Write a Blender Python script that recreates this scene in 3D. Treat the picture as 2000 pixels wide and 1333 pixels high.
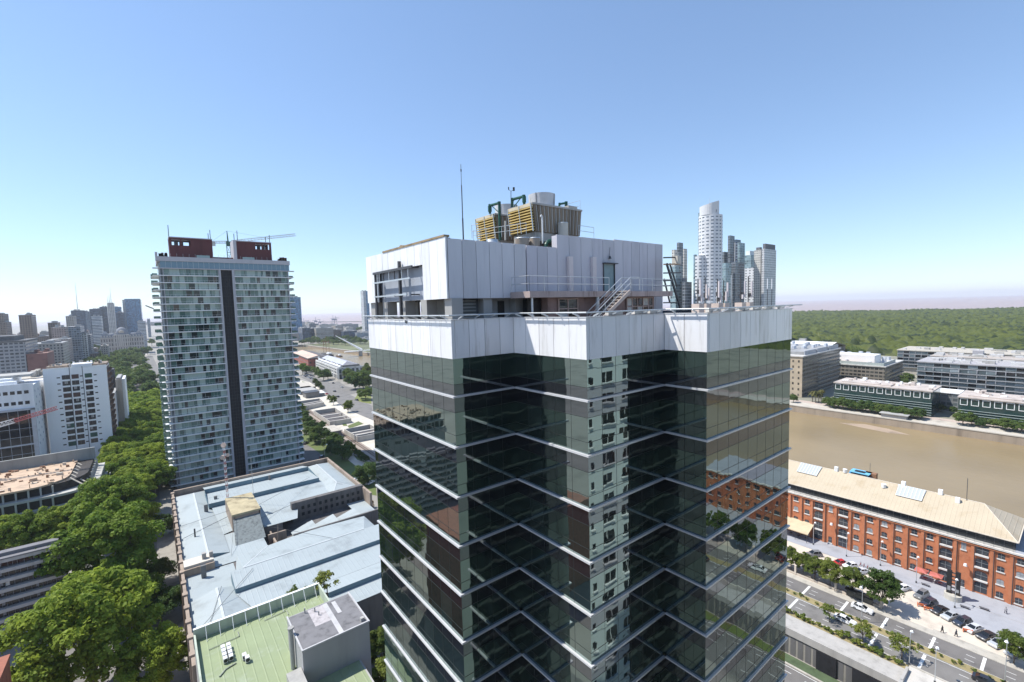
import bpy, math, random
from math import radians, sin, cos, pi, sqrt, atan2
import numpy as np

# ---------------------------------------------------------------- scene, camera, light
for o in list(bpy.data.objects):
    bpy.data.objects.remove(o)
SC = bpy.context.scene
COL = SC.collection
H = 80.0                                   # eye height over the streets, metres
F = 895.42                                 # focal length in pixels of the 2000 px wide photograph
PITCH, ROLL, YAW = radians(4.2309), radians(-1.53304), radians(-51.89)
# world axes follow the street grid: X = across the docks (east), Y = along them (north)
_N = np.array([-cos(YAW), -sin(YAW)])
_E = np.array([_N[1], -_N[0]])

def _camera_rows():
    cp, sp = cos(PITCH), sin(PITCH)
    f = np.array([0, cp, -sp]); u = np.array([0, sp, cp]); r = np.array([1., 0, 0])
    c, s = cos(ROLL), sin(ROLL)
    rows = [c * r + s * u, -s * r + c * u, f]
    return np.array([[v[:2] @ _E, v[:2] @ _N, v[2]] for v in rows])
CAM = _camera_rows()

def ray(x, y):
    return np.array([(x - 1000) / F, -(y - 666.5) / F, 1.]) @ CAM
def P(x, y, z=0.):                          # where the sight line meets height z
    d = ray(x, y); t = (z - H) / d[2]
    return (d[0] * t, d[1] * t, z)
def AY(x, y, Y):
    d = ray(x, y); t = Y / d[1]
    return (d[0] * t, Y, d[2] * t + H)
def AX(x, y, X):
    d = ray(x, y); t = X / d[0]
    return (X, d[1] * t, d[2] * t + H)

from mathutils import Matrix, Vector, Euler
cd = bpy.data.cameras.new('camera')
cd.sensor_width = 36; cd.sensor_fit = 'HORIZONTAL'; cd.lens = F / 2000 * 36
cd.clip_start = 0.1; cd.clip_end = 120000
cam = bpy.data.objects.new('camera', cd); COL.objects.link(cam)
R = Matrix((CAM[0], CAM[1], -CAM[2])).transposed()
cam.matrix_world = Matrix.Translation((0, 0, H)) @ R.to_4x4()
SC.camera = cam

TO_SUN = Vector((-.46, .42, 1.0)).normalized()
SUN_EL = math.asin(TO_SUN.z); SUN_ROT = atan2(TO_SUN.x, TO_SUN.y)
W = bpy.data.worlds.new("World"); SC.world = W; W.use_nodes = True
nt = W.node_tree
sky = nt.nodes.new('ShaderNodeTexSky'); sky.sky_type = 'NISHITA'; sky.sun_disc = False
sky.sun_elevation = SUN_EL; sky.sun_rotation = SUN_ROT
sky.air_density = 1.0; sky.dust_density = 0.1; sky.ozone_density = 1.0; sky.altitude = 0
bg = nt.nodes['Background']; bg.inputs['Strength'].default_value = 0.138
tint = nt.nodes.new('ShaderNodeMix'); tint.data_type = 'RGBA'; tint.blend_type = 'MULTIPLY'; tint.inputs['Factor'].default_value = 1
tint.inputs['B'].default_value = (1.18, 1.37, 1.62, 1); gm = nt.nodes.new('ShaderNodeGamma'); gm.inputs[1].default_value = .76; nt.links.new(sky.outputs[0], gm.inputs[0]); nt.links.new(gm.outputs[0], tint.inputs['A']); nt.links.new(tint.outputs['Result'], bg.inputs['Color'])
sl = bpy.data.lights.new('sun', 'SUN'); sl.energy = 5.0; sl.angle = radians(0.53); sl.color = (1, .965, .90)
so = bpy.data.objects.new('sun', sl); COL.objects.link(so)
so.rotation_euler = TO_SUN.to_track_quat('Z', 'Y').to_euler(); so.location = (0, 0, 300)
SC.view_settings.view_transform = 'Standard'; SC.view_settings.look = 'None'
SC.view_settings.exposure = 0.36; SC.view_settings.gamma = 1; SC.view_settings.use_curve_mapping = False
SC.render.engine = 'CYCLES'
SC.cycles.use_denoising = True
SC.cycles.max_bounces = 8; SC.cycles.diffuse_bounces = 3; SC.cycles.glossy_bounces = 5
SC.cycles.transmission_bounces = 4; SC.cycles.transparent_max_bounces = 8; SC.cycles.volume_bounces = 1
SC.cycles.caustics_reflective = False; SC.cycles.caustics_refractive = False
SC.cycles.sample_clamp_indirect = 6

rnd = random.Random(7)

# ---------------------------------------------------------------- materials
MATS = {}
def _new(name):
    m = bpy.data.materials.new(name); m.use_nodes = True
    return m, m.node_tree, m.node_tree.nodes['Principled BSDF']

def mat(name, col, rough=.75, metal=0., var=.12, scale=.6, bump=0., spec=.4, stain=None, detail=4, streak=False, bscale=None):
    """plain surface whose own colour varies a little (wear, dirt with a shape of its own)"""
    if name in MATS: return MATS[name]
    m, t, b = _new(name); L = t.links.new; N = t.nodes.new
    b.inputs['Roughness'].default_value = rough; b.inputs['Metallic'].default_value = metal
    b.inputs['Specular IOR Level'].default_value = spec
    tc = N('ShaderNodeTexCoord'); mp = N('ShaderNodeMapping'); L(tc.outputs['Object'], mp.inputs[0])
    if streak: mp.inputs['Scale'].default_value = (1, 1, .12)
    n = N('ShaderNodeTexNoise'); n.inputs['Scale'].default_value = scale; n.inputs['Detail'].default_value = detail
    n.inputs['Roughness'].default_value = .62
    L(mp.outputs[0], n.inputs['Vector'])
    r = N('ShaderNodeValToRGB'); L(n.outputs['Fac'], r.inputs[0])
    c2 = stain if stain else tuple(c * (1 - 2.2 * var) for c in col)
    c3 = tuple(min(1, c * (1 + var)) for c in col)
    r.color_ramp.elements[0].position = .28; r.color_ramp.elements[0].color = (*c2, 1)
    r.color_ramp.elements[1].position = .72; r.color_ramp.elements[1].color = (*c3, 1)
    e = r.color_ramp.elements.new(.46); e.color = (*col, 1)
    L(r.outputs[0], b.inputs['Base Color'])
    if bump:
        bn = N('ShaderNodeTexNoise'); bn.inputs['Scale'].default_value = bscale or scale * 8; L(tc.outputs['Object'], bn.inputs['Vector'])
        bp = N('ShaderNodeBump'); bp.inputs['Strength'].default_value = bump; L(bn.outputs['Fac'], bp.inputs['Height'])
        L(bp.outputs[0], b.inputs['Normal'])
    MATS[name] = m
    return m

def metal_roof(name, col, seam=.55, axis='X', var=.1, stain=None):
    """sheet roof with standing seams in its bump"""
    if name in MATS: return MATS[name]
    m = mat(name, col, rough=.55, var=var, scale=.16, detail=10, stain=stain); t = m.node_tree; L = t.links.new; N = t.nodes.new
    b = t.nodes['Principled BSDF']
    g = N('ShaderNodeNewGeometry'); s = N('ShaderNodeSeparateXYZ'); L(g.outputs['Position'], s.inputs[0])
    mo = N('ShaderNodeMath'); mo.operation = 'PINGPONG'; L(s.outputs[axis], mo.inputs[0]); mo.inputs[1].default_value = seam
    rp = N('ShaderNodeMapRange'); L(mo.outputs[0], rp.inputs[0]); rp.inputs[1].default_value = 0; rp.inputs[2].default_value = seam * .22
    rp.inputs[3].default_value = 1; rp.inputs[4].default_value = 0
    bp = N('ShaderNodeBump'); bp.inputs['Distance'].default_value = .06; bp.inputs['Strength'].default_value = .7
    L(rp.outputs[0], bp.inputs['Height']); L(bp.outputs[0], b.inputs['Normal'])
    return m

def glass(name, col=(.012, .017, .017), f0=.5, rough=.015, wob=.02, wscale=.45, coat=0., ior=1.5, tint=(1, 1, 1)):
    """coated facade glass: dark body, mirror on top, slightly wavy"""
    if name in MATS: return MATS[name]
    m, t, b = _new(name); L = t.links.new; N = t.nodes.new
    b.inputs['Base Color'].default_value = (*col, 1); b.inputs['Roughness'].default_value = rough
    b.inputs['IOR'].default_value = ior; b.inputs['Specular Tint'].default_value = (*tint, 1); b.inputs['Specular IOR Level'].default_value = f0
    if coat: b.inputs['Coat Weight'].default_value = coat
    if wob:
        tc = N('ShaderNodeNewGeometry'); n = N('ShaderNodeTexNoise'); n.inputs['Scale'].default_value = wscale
        n.inputs['Detail'].default_value = 1.5; L(tc.outputs['Position'], n.inputs['Vector'])
        bp = N('ShaderNodeBump'); bp.inputs['Strength'].default_value = wob; bp.inputs['Distance'].default_value = 1.
        L(n.outputs['Fac'], bp.inputs['Height']); L(bp.outputs[0], b.inputs['Normal'])
    MATS[name] = m
    return m

def facade(name, wall, pane, wu=3., hv=3.2, fu=(.2, .8), fv=(.3, .8), var=.1, dark=.4, prough=.15, shade=None):
    """wall with a regular grid of windows laid out in metres along the wall (UV), panes differ from each other"""
    if name in MATS: return MATS[name]
    m, t, b = _new(name); L = t.links.new; N = t.nodes.new
    def M(op, a, bb=None, c=None):
        n = N('ShaderNodeMath'); n.operation = op
        for i, v in enumerate((a, bb, c)):
            if v is None: continue
            if isinstance(v, (int, float)): n.inputs[i].default_value = v
            else: L(v, n.inputs[i])
        return n.outputs[0]
    uv = N('ShaderNodeUVMap'); s = N('ShaderNodeSeparateXYZ'); L(uv.outputs[0], s.inputs[0])
    u = M('DIVIDE', s.outputs[0], wu); v = M('DIVIDE', s.outputs[1], hv)
    fu_ = M('FRACT', u); fv_ = M('FRACT', v)
    a = M('MULTIPLY', M('GREATER_THAN', fu_, fu[0]), M('LESS_THAN', fu_, fu[1]))
    c = M('MULTIPLY', M('GREATER_THAN', fv_, fv[0]), M('LESS_THAN', fv_, fv[1]))
    g = N('ShaderNodeNewGeometry'); sn = N('ShaderNodeSeparateXYZ'); L(g.outputs['Normal'], sn.inputs[0])
    up = M('LESS_THAN', M('ABSOLUTE', sn.outputs[2]), .5)
    mask = M('MULTIPLY', M('MULTIPLY', a, c), up)
    wn = N('ShaderNodeTexWhiteNoise'); wn.noise_dimensions = '2D'
    cv = N('ShaderNodeCombineXYZ'); L(M('FLOOR', u), cv.inputs[0]); L(M('FLOOR', v), cv.inputs[1]); L(cv.outputs[0], wn.inputs['Vector'])
    pr = N('ShaderNodeValToRGB'); L(wn.outputs['Value'], pr.inputs[0])
    pr.color_ramp.elements[0].color = (*[q * dark for q in pane], 1); pr.color_ramp.elements[1].color = (*[min(1, q * 1.5 + .02) for q in pane], 1)
    tc = N('ShaderNodeTexCoord'); n = N('ShaderNodeTexNoise'); n.inputs['Scale'].default_value = .15; n.inputs['Detail'].default_value = 5
    L(tc.outputs['Object'], n.inputs['Vector'])
    wr = N('ShaderNodeValToRGB'); L(n.outputs['Fac'], wr.inputs[0])
    wr.color_ramp.elements[0].position = .3; wr.color_ramp.elements[1].position = .7
    wr.color_ramp.elements[0].color = (*[q * (1 - 2 * var) for q in wall], 1); wr.color_ramp.elements[1].color = (*[min(1, q * (1 + var)) for q in wall], 1)
    mx = N('ShaderNodeMix'); mx.data_type = 'RGBA'; L(mask, mx.inputs['Factor']); L(wr.outputs[0], mx.inputs['A']); L(pr.outputs[0], mx.inputs['B'])
    L(mx.outputs['Result'], b.inputs['Base Color'])
    rr = N('ShaderNodeMapRange'); L(mask, rr.inputs[0]); rr.inputs[3].default_value = .85; rr.inputs[4].default_value = prough
    L(rr.outputs[0], b.inputs['Roughness'])
    MATS[name] = m
    return m

def leaf(name, c1, c2, trans=.3, scale=.35):
    if name in MATS: return MATS[name]
    m, t, b = _new(name); L = t.links.new; N = t.nodes.new
    oi = N('ShaderNodeObjectInfo'); g = N('ShaderNodeNewGeometry')
    n = N('ShaderNodeTexNoise'); n.inputs['Scale'].default_value = scale; n.inputs['Detail'].default_value = 3; L(g.outputs['Position'], n.inputs['Vector'])
    ad = N('ShaderNodeMath'); ad.operation = 'ADD'; L(n.outputs['Fac'], ad.inputs[0])
    ml = N('ShaderNodeMath'); ml.operation = 'MULTIPLY_ADD'; L(oi.outputs['Random'], ml.inputs[0]); ml.inputs[1].default_value = .5; ml.inputs[2].default_value = -.25
    L(ml.outputs[0], ad.inputs[1])
    r = N('ShaderNodeValToRGB'); L(ad.outputs[0], r.inputs[0])
    r.color_ramp.elements[0].position = .25; r.color_ramp.elements[1].position = .75
    r.color_ramp.elements[0].color = (*c1, 1); r.color_ramp.elements[1].color = (*c2, 1)
    L(r.outputs[0], b.inputs['Base Color']); b.inputs['Roughness'].default_value = .6; b.inputs['Specular IOR Level'].default_value = .2
    tr = N('ShaderNodeBsdfTranslucent'); L(r.outputs[0], tr.inputs['Color'])
    mx = N('ShaderNodeMixShader'); mx.inputs[0].default_value = trans
    L(b.outputs[0], mx.inputs[1]); L(tr.outputs[0], mx.inputs[2]); L(mx.outputs[0], t.nodes['Material Output'].inputs[0])
    MATS[name] = m
    return m

def water(name, col, rough=.08, wave=.25, scale=.12):
    m, t, b = _new(name); L = t.links.new; N = t.nodes.new
    g = N('ShaderNodeNewGeometry')
    n0 = N('ShaderNodeTexNoise'); n0.inputs['Scale'].default_value = .012; n0.inputs['Detail'].default_value = 5; L(g.outputs['Position'], n0.inputs['Vector'])
    r = N('ShaderNodeValToRGB'); L(n0.outputs['Fac'], r.inputs[0])
    r.color_ramp.elements[0].position = .3; r.color_ramp.elements[1].position = .7
    r.color_ramp.elements[0].color = (*[c * .80 for c in col], 1); r.color_ramp.elements[1].color = (*[c * 1.12 for c in col], 1)
    L(r.outputs[0], b.inputs['Base Color']); b.inputs['Roughness'].default_value = rough
    b.inputs['IOR'].default_value = 1.33; b.inputs['Specular IOR Level'].default_value = .28
    n = N('ShaderNodeTexNoise'); n.inputs['Scale'].default_value = scale; n.inputs['Detail'].default_value = 6; L(g.outputs['Position'], n.inputs['Vector'])
    bp = N('ShaderNodeBump'); bp.inputs['Strength'].default_value = wave; bp.inputs['Distance'].default_value = .6
    L(n.outputs['Fac'], bp.inputs['Height']); L(bp.outputs[0], b.inputs['Normal'])
    return m

# ---------------------------------------------------------------- mesh builder, tagging
class MB:
    """collects shapes and links them as ONE mesh object; walls carry UVs in metres"""
    def __init__(s): s.v = []; s.f = []; s.m = []; s.uv = []
    def face(s, pts, m=0, uv=None):
        i = len(s.v); s.v += [tuple(map(float, p)) for p in pts]; s.f.append(tuple(range(i, i + len(pts)))); s.m.append(m)
        if uv is None:
            a = Vector(pts[1]) - Vector(pts[0]); b = Vector(pts[-1]) - Vector(pts[0]); n = a.cross(b)
            if abs(n.z) > max(abs(n.x), abs(n.y)): uv = [(p[0], p[1]) for p in pts]
            else:
                d = Vector((-n.y, n.x, 0))
                if d.length < 1e-9: d = Vector((1, 0, 0))
                d.normalize(); uv = [(p[0] * d.x + p[1] * d.y, p[2]) for p in pts]
        s.uv += uv
        return s
    def box(s, x0, x1, y0, y1, z0, z1, m=0, mt=None, skip=''):
        if x0 > x1: x0, x1 = x1, x0
        if y0 > y1: y0, y1 = y1, y0
        if z0 > z1: z0, z1 = z1, z0
        if mt is None: mt = m
        w, d = x1 - x0, y1 - y0
        if 's' not in skip: s.face([(x0, y0, z0), (x1, y0, z0), (x1, y0, z1), (x0, y0, z1)], m, [(0, z0), (w, z0), (w, z1), (0, z1)])
        if 'n' not in skip: s.face([(x1, y1, z0), (x0, y1, z0), (x0, y1, z1), (x1, y1, z1)], m, [(0, z0), (w, z0), (w, z1), (0, z1)])
        if 'w' not in skip: s.face([(x0, y1, z0), (x0, y0, z0), (x0, y0, z1), (x0, y1, z1)], m, [(0, z0), (d, z0), (d, z1), (0, z1)])
        if 'e' not in skip: s.face([(x1, y0, z0), (x1, y1, z0), (x1, y1, z1), (x1, y0, z1)], m, [(0, z0), (d, z0), (d, z1), (0, z1)])
        if 't' not in skip: s.face([(x0, y0, z1), (x1, y0, z1), (x1, y1, z1), (x0, y1, z1)], mt)
        if 'b' not in skip: s.face([(x0, y1, z0), (x1, y1, z0), (x1, y0, z0), (x0, y0, z0)], mt)
        return s
    def prism(s, poly, z0, z1, m=0, mt=None, bottom=True):
        if mt is None: mt = m
        A = sum(poly[i][0] * poly[(i + 1) % len(poly)][1] - poly[(i + 1) % len(poly)][0] * poly[i][1] for i in range(len(poly)))
        if A < 0: poly = poly[::-1]
        n = len(poly); u = 0
        for i in range(n):
            a, b = poly[i], poly[(i + 1) % n]; l = math.hypot(b[0] - a[0], b[1] - a[1])
            s.face([(*a, z0), (*b, z0), (*b, z1), (*a, z1)], m, [(u, z0), (u + l, z0), (u + l, z1), (u, z1)]); u += l
        s.face([(*p, z1) for p in poly], mt)
        if bottom: s.face([(*p, z0) for p in poly[::-1]], mt)
        return s
    def sheet(s, poly, z, m=0):
        A = sum(poly[i][0] * poly[(i + 1) % len(poly)][1] - poly[(i + 1) % len(poly)][0] * poly[i][1] for i in range(len(poly)))
        if A < 0: poly = poly[::-1]
        return s.face([(p[0], p[1], z) for p in poly], m)
    def tube(s, p0, p1, r, n=6, m=0, r2=None, cap=True):
        p0 = Vector(p0); p1 = Vector(p1); d = p1 - p0
        if d.length < 1e-9: return s
        r2 = r if r2 is None else r2
        q = d.to_track_quat('Z', 'Y'); A = []; B = []
        for i in range(n):
            a = 2 * pi * (i + .5) / n; w = q @ Vector((cos(a), sin(a), 0)); A.append(p0 + w * r); B.append(p1 + w * r2)
        l = d.length
        for i in range(n):
            j = (i + 1) % n; c = 2 * pi * r / n
            s.face([A[i], A[j], B[j], B[i]], m, [(i * c, 0), (i * c + c, 0), (i * c + c, l), (i * c, l)])
        if cap:
            s.face(A[::-1], m, [(p.x, p.y) for p in A[::-1]]); s.face(B, m, [(p.x, p.y) for p in B])
        return s
    def path(s, pts, r, n=6, m=0):
        for a, b in zip(pts[:-1], pts[1:]): s.tube(a, b, r, n, m)
        return s
    def bar(s, p0, p1, w, h, m=0):
        """rectangular bar from p0 to p1, w across, h upright"""
        p0 = Vector(p0); p1 = Vector(p1); d = (p1 - p0)
        sd = Vector((-d.y, d.x, 0))
        if sd.length < 1e-6: sd = Vector((1, 0, 0))
        sd.normalize(); up = d.cross(sd).normalized() * -1
        if up.z < 0 or (abs(up.z) < 1e-6): up = -up if up.z < 0 else up
        c = [(-1, -1), (1, -1), (1, 1), (-1, 1)]
        A = [p0 + sd * (a * w / 2) + up * (b * h / 2) for a, b in c]; B = [p1 + sd * (a * w / 2) + up * (b * h / 2) for a, b in c]
        for i in range(4):
            j = (i + 1) % 4; s.face([A[i], A[j], B[j], B[i]], m)
        s.face(A[::-1], m); s.face(B, m)
        return s
    def build(s, name, mats, parent=None, smooth=False, loc=None):
        me = bpy.data.meshes.new(name); me.from_pydata(s.v, [], s.f)
        if not isinstance(mats, (list, tuple)): mats = [mats]
        for q in mats: me.materials.append(q)
        if len(mats) > 1: me.polygons.foreach_set('material_index', s.m)
        ul = me.uv_layers.new(name='UVMap'); ul.data.foreach_set('uv', [c for t in s.uv for c in t])
        if smooth: me.polygons.foreach_set('use_smooth', [True] * len(me.polygons))
        me.update()
        o = bpy.data.objects.new(name, me); COL.objects.link(o)
        if parent is not None:
            o.parent = parent
            if loc is None:
                w = Vector((0, 0, 0)); q = parent
                while q is not None: w += q.location; q = q.parent
                o.location = -w
            else: o.location = loc
        elif loc is not None: o.location = loc
        return o

class Many:
    """like MB, but each box, tube or bar becomes a mesh of its own"""
    def __init__(s): s.q = []
    def __getattr__(s, k):
        def f(*a, **kw):
            m = MB(); getattr(m, k)(*a, **kw); s.q.append(m); return s
        return f
    def build(s, name, mats, parent): return [m.build(name, mats, parent) for m in s.q]

def tag(o, label=None, cat=None, group=None, kind=None):
    if label: o['label'] = label
    if cat: o['category'] = cat
    if group: o['group'] = group
    if kind: o['kind'] = kind
    return o
def thing(name, label, cat, loc=(0, 0, 0), group=None):
    o = bpy.data.objects.new(name, None); COL.objects.link(o); o.location = loc; o.empty_display_size = .5
    return tag(o, label, cat, group)
KIDS = {}
def register(root):
    """remember a prototype's parts so that copies need no search"""
    KIDS[root.name] = [(c, [g for g in c.children]) for c in root.children]
    return root
def dup(root, loc, rz=0., scale=1., label=None, group=None, cat=None):
    r = root.copy(); COL.objects.link(r); r.location = loc; r.rotation_euler = (0, 0, rz)
    r.scale = (scale, scale, scale) if isinstance(scale, (int, float)) else scale
    if label: r['label'] = label
    if group: r['group'] = group
    if cat: r['category'] = cat
    for c, gs in KIDS[root.name]:
        k = c.copy(); COL.objects.link(k); k.parent = r
        for g in gs:
            q = g.copy(); COL.objects.link(q); q.parent = k
    return r
def one(name, mb, mats, label, cat, group=None, kind=None, smooth=False):
    return tag(mb.build(name, mats, smooth=smooth), label, cat, group, kind)

# shared materials
CONC = mat('concrete', (.36, .35, .33), var=.12, scale=.25)
CONCD = mat('dark_concrete', (.17, .165, .16), var=.18, scale=.3)
ROOFG = mat('grey_roof', (.30, .30, .30), var=.2, scale=.12)
WHITE = mat('white_paint', (.78, .78, .77), var=.05, scale=.15)
STEEL = mat('galvanised_steel', (.55, .57, .58), rough=.4, metal=.6, var=.1)
DSTEEL = mat('dark_steel', (.08, .08, .085), rough=.5, metal=.3, var=.1)
BLACK = mat('black_paint', (.02, .02, .022), rough=.5, var=.1)
# ---------------------------------------------------------------- the setting
EARTH = mat('city_ground', (.27, .25, .22), var=.25, scale=.05, detail=8)
PAVE = mat('cream_paving', (.56, .49, .41), var=.10, scale=.25, bump=.1)
GREYP = mat('grey_paving', (.33, .34, .37), var=.09, scale=.2)
ASPH = mat('asphalt', (.15, .14, .133), var=.16, scale=.22, rough=.85)
ASPH2 = mat('old_asphalt', (.175, .165, .155), var=.16, scale=.2, rough=.85)
PAINT = mat('road_paint', (.74, .73, .70), var=.08, scale=1.5)
KERB = mat('kerb_stone', (.42, .39, .34), var=.12, scale=.6)
GRASS = mat('lawn', (.10, .13, .035), var=.25, scale=.25, stain=(.16, .13, .06))
DRY = mat('dry_grass', (.27, .22, .11), var=.2, scale=.5, stain=(.12, .13, .05))
QUAYM = mat('quay_stone', (.31, .25, .19), var=.2, scale=.22, streak=True, detail=8)
QUAYT = mat('quay_walk', (.47, .43, .37), var=.12, scale=.15)

WQ = [(196, -700), (196, 150), (200, 400), (213, 650), (233, 960), (250, 1190)]          # west quay of the dock
ZW = -5.0                                                                                # water level
EQ = [(379., -700), (379., 250), (352, 600), (323, 853), (298, 1190)]                  # east quay
TX0, TX1, TY0, TY1 = 93., 117., 22., 150.                                                # cutting of the lower road

g = MB()
g.box(-9000, TX0, -3000, 9000, -12, 0)
g.box(TX0, TX1, 3, TY0, -12, 0); g.box(TX0, TX1, -150, 3, -12, -6.2); g.box(TX0, TX1, -3000, -150, -12, 0); g.box(TX0, TX1, TY1, 9000, -12, 0)
g.box(TX0, TX1, TY0, TY1, -12, -6.2)
W0 = [(TX1, -3000), (196, -3000)] + WQ + [(250, 1230), (1500, 1230), (1400, 2300), (700, 3300), (0, 5200), (-200, 9000), (TX1, 9000)]
g.prism(W0, -12, 0)
tag(g.build('ground', EARTH), kind='structure')
g = MB()
E0 = EQ + [(297, 1229.9), (1900, 1229.9), (2350, 1160), (3000, 1060), (3120, 600), (3260, 150), (3300, -700), (3200, -3000), (379., -3000)]
g.prism(E0, -12, -.05)
tag(g.build('ground', mat('island_ground', (.24, .23, .18), var=.25, scale=.03, detail=8)), kind='structure')

WDOCK = water('dock_water', (.265, .200, .112), rough=.26, wave=.22, scale=.35)
WSEA = water('river_water', (.38, .27, .245), rough=.35, wave=.10, scale=.02)
m = MB(); m.sheet([(190, -900), (386, -900), (386, 1235), (190, 1235)], ZW)
tag(m.build('water', WDOCK), kind='structure')
m = MB(); m.sheet([(34000 * cos(a), 34000 * sin(a)) for a in np.linspace(0, 2 * pi, 72, endpoint=False)], ZW - 1.8)
tag(m.build('sea', WSEA), kind='structure')
# shoal of pale silt along the far quay
m = MB(); s0 = [P(1638, 826, -4.97), P(1690, 829, -4.97), P(1735, 838, -4.97), P(1778, 850, -4.97), P(1735, 846, -4.97), P(1685, 836, -4.97)]
m.sheet([(p[0], p[1]) for p in s0], -4.97)
tag(m.build('sand', mat('silt', (.34, .255, .185), var=.2, scale=.1)), kind='structure')

def quay_wall(name, line, label, side):
    m = MB()
    for (a, b) in zip(line[:-1], line[1:]):
        dx, dy = b[0] - a[0], b[1] - a[1]; l = math.hypot(dx, dy); nx, ny = dy / l * side, -dx / l * side
        q = lambda p, d: (p[0] + nx * d, p[1] + ny * d)
        m.prism([q(a, .5), q(b, .5), q(b, -.3), q(a, -.3)], -9, -.35, 0)
        m.prism([q(a, .75), q(b, .75), q(b, -1.4), q(a, -1.4)], -.35, .22, 1)
    return one(name, m, [QUAYM, QUAYT], label, 'quay wall')
quay_wall('quay_wall', [EQ[0], EQ[1], EQ[2], EQ[3], EQ[4]], 'long stained stone quay wall along the far side of the brown dock', -1)
quay_wall('quay_wall', WQ, 'stone quay wall behind the orange brick warehouse, mostly hidden', 1)
m = MB(); m.sheet([(380.4, -600), (394, -600), (394, 250), (380.4, 250)], .02); tag(m.build('path', QUAYT), kind='structure')
m = MB(); m.sheet([(394, -600), (402, -600), (402, 250), (394, 250)], .03); tag(m.build('path', mat('pink_paving', (.45, .37, .32), var=.15, scale=.1)), kind='structure')

# the avenue in front of the warehouse
def strip(name, x0, x1, y0, y1, z, mm): return tag(MB().sheet([(x0, y0), (x1, y0), (x1, y1), (x0, y1)], z).build(name, mm), kind='structure')
YS, YN = -140, 215
strip('road', 124.9, 131.5, YS, YN, .02, ASPH2)
strip('road', 134.0, 139.9, YS, YN, .02, ASPH)
strip('pavement', 142.2, 161.5, YS, 70, .02, PAVE)
strip('pavement', 161.5, 169.6, YS, 70, .06, GREYP)
strip('pavement', 93.2, 124.4, 3.1, 21.8, .02, mat('white_paving', (.50, .47, .43), var=.10, scale=.3))
strip('pavement', 142.2, 195.5, 70.05, 150, .02, GREYP)
k = MB(); k.box(131.5, 134.0, YS, YN, 0, .15, 0, 1); k.box(139.9, 142.2, YS, YN, 0, .13, 0, 2); k.box(124.4, 124.9, YS, YN, 0, .14, 0, 0)
tag(k.build('kerb', [KERB, DRY, KERB]), kind='structure')
k = MB(); k.box(122.45, 124.4, TY0, TY1, 0, .1, 0); tag(k.build('ground', DRY), kind='structure')
m = MB(); m.sheet([(161.4, 31), (157.5, 27), (154.6, 23.5), (152.4, 15), (150.6, 5), (150, -60), (161.4, -60)], .05); tag(m.build('pavement', GREYP), kind='structure')
# worn patches on the paving by the parked cars
strip('pavement', 142.3, 143.1, -40, 21, .045, KERB)
# painted marks
m = MB()
z6 = lambda x, y: (1520 + x / 4.1667, 1030 + y / 4.1667)
for a, b in [((195, 545), (240, 500)), ((105, 640), (165, 580)), ((515, 670), (552, 628)), ((760, 930), (815, 855)), ((838, 817), (897, 733)), ((1155, 1110), (1207, 1025)), ((1232, 980), (1282, 888)), ((1655, 1160), (1688, 1050))]:
    A, B = P(*z6(*a)), P(*z6(*b)); y = (A[1] + B[1]) / 2
    x0, x1 = (125.2, 130.9) if (A[0] + B[0]) / 2 < 132.5 else (134.3, 139.6)
    m.sheet([(x0, y - .27), (x1, y - .27), (x1, y + .27), (x0, y + .27)], .032)
for x in (127.1, 129.3, 136.0, 137.9):
    for i in range(42):
        y = -60 + i * 6.1
        m.sheet([(x - .055, y), (x + .055, y), (x + .055, y + 1.5), (x - .055, y + 1.5)], .03)
for x in (131.25, 134.2): m.sheet([(x - .06, YS), (x + .06, YS), (x + .06, YN), (x - .06, YN)], .029)
tag(m.build('road_markings', PAINT), kind='structure')

# the lower road in its cutting
strip('lower_road', 94, 113.2, -149, 2.9, -6.16, ASPH); strip('lawn', 113.4, 116.4, -149, 2.9, -6.02, GRASS); strip('lower_road', 94, 113.2, TY0 + .1, TY1, -6.16, ASPH)
k = MB(); k.box(112.9, 113.4, TY0 + .1, TY1, -6.2, -5.95, 0); tag(k.build('kerb', KERB), kind='structure')
strip('lawn', 113.4, 116.4, TY0 + .1, TY1, -6.02, mat('moss', (.07, .10, .05), var=.3, scale=.4))
m = MB()
for x, dash in ((96, 0), (99.5, 1), (103.2, 1), (107, 1), (110.6, 1), (112.4, 0)):
    if not dash: m.sheet([(x, -145), (x + .14, -145), (x + .14, 2.8), (x, 2.8)], -6.14); m.sheet([(x, TY0), (x + .14, TY0), (x + .14, TY1), (x, TY1)], -6.14)
    else:
        y = -145
        while y < TY1: m.sheet([(x, y), (x + .12, y), (x + .12, y + 2.2), (x, y + 2.2)], -6.14); y += 5
tag(m.build('road_markings', PAINT), kind='structure')
t = thing('retaining_wall', 'white concrete retaining wall with dark ribbed panels beside the sunken road', 'retaining wall', (117, TY0, 0))
m = MB(); m.box(116.9, 122.4, TY0, TY1, -1.35, .16); m.box(116.7, 117.1, TY0 - .3, TY1, -1.35, .42); m.box(117.1, 122.4, TY0 - .5, TY0 + .0, -.5, .9)
m.build('capping_beam', mat('cast_concrete', (.385, .365, .34), var=.14, scale=.5, streak=True, detail=7), t)
m = MB(); m.box(117.25, 117.6, TY0, TY1, -6.2, -1.35, 0)
y = TY0
while y < TY1:
    m.box(116.95, 117.25, y, y + 1.15, -6.2, -1.36, 1); y += 1.62
m.build('ribbed_panel', [mat('wall_recess', (.055, .055, .06), var=.2), mat('ribbed_grey', (.135, .13, .13), var=.15, scale=.5, streak=True)], t)
m = MB(); m.box(116.6, 117.0, TY0 + 2.0, TY0 + 8, -6.2, -1.5); m.box(116.6, 117.0, TY0 + 11, TY0 + 15, -6.2, -1.5)
m.build('dark_gate', mat('gate_dark', (.018, .018, .022), var=.2), t)
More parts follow.
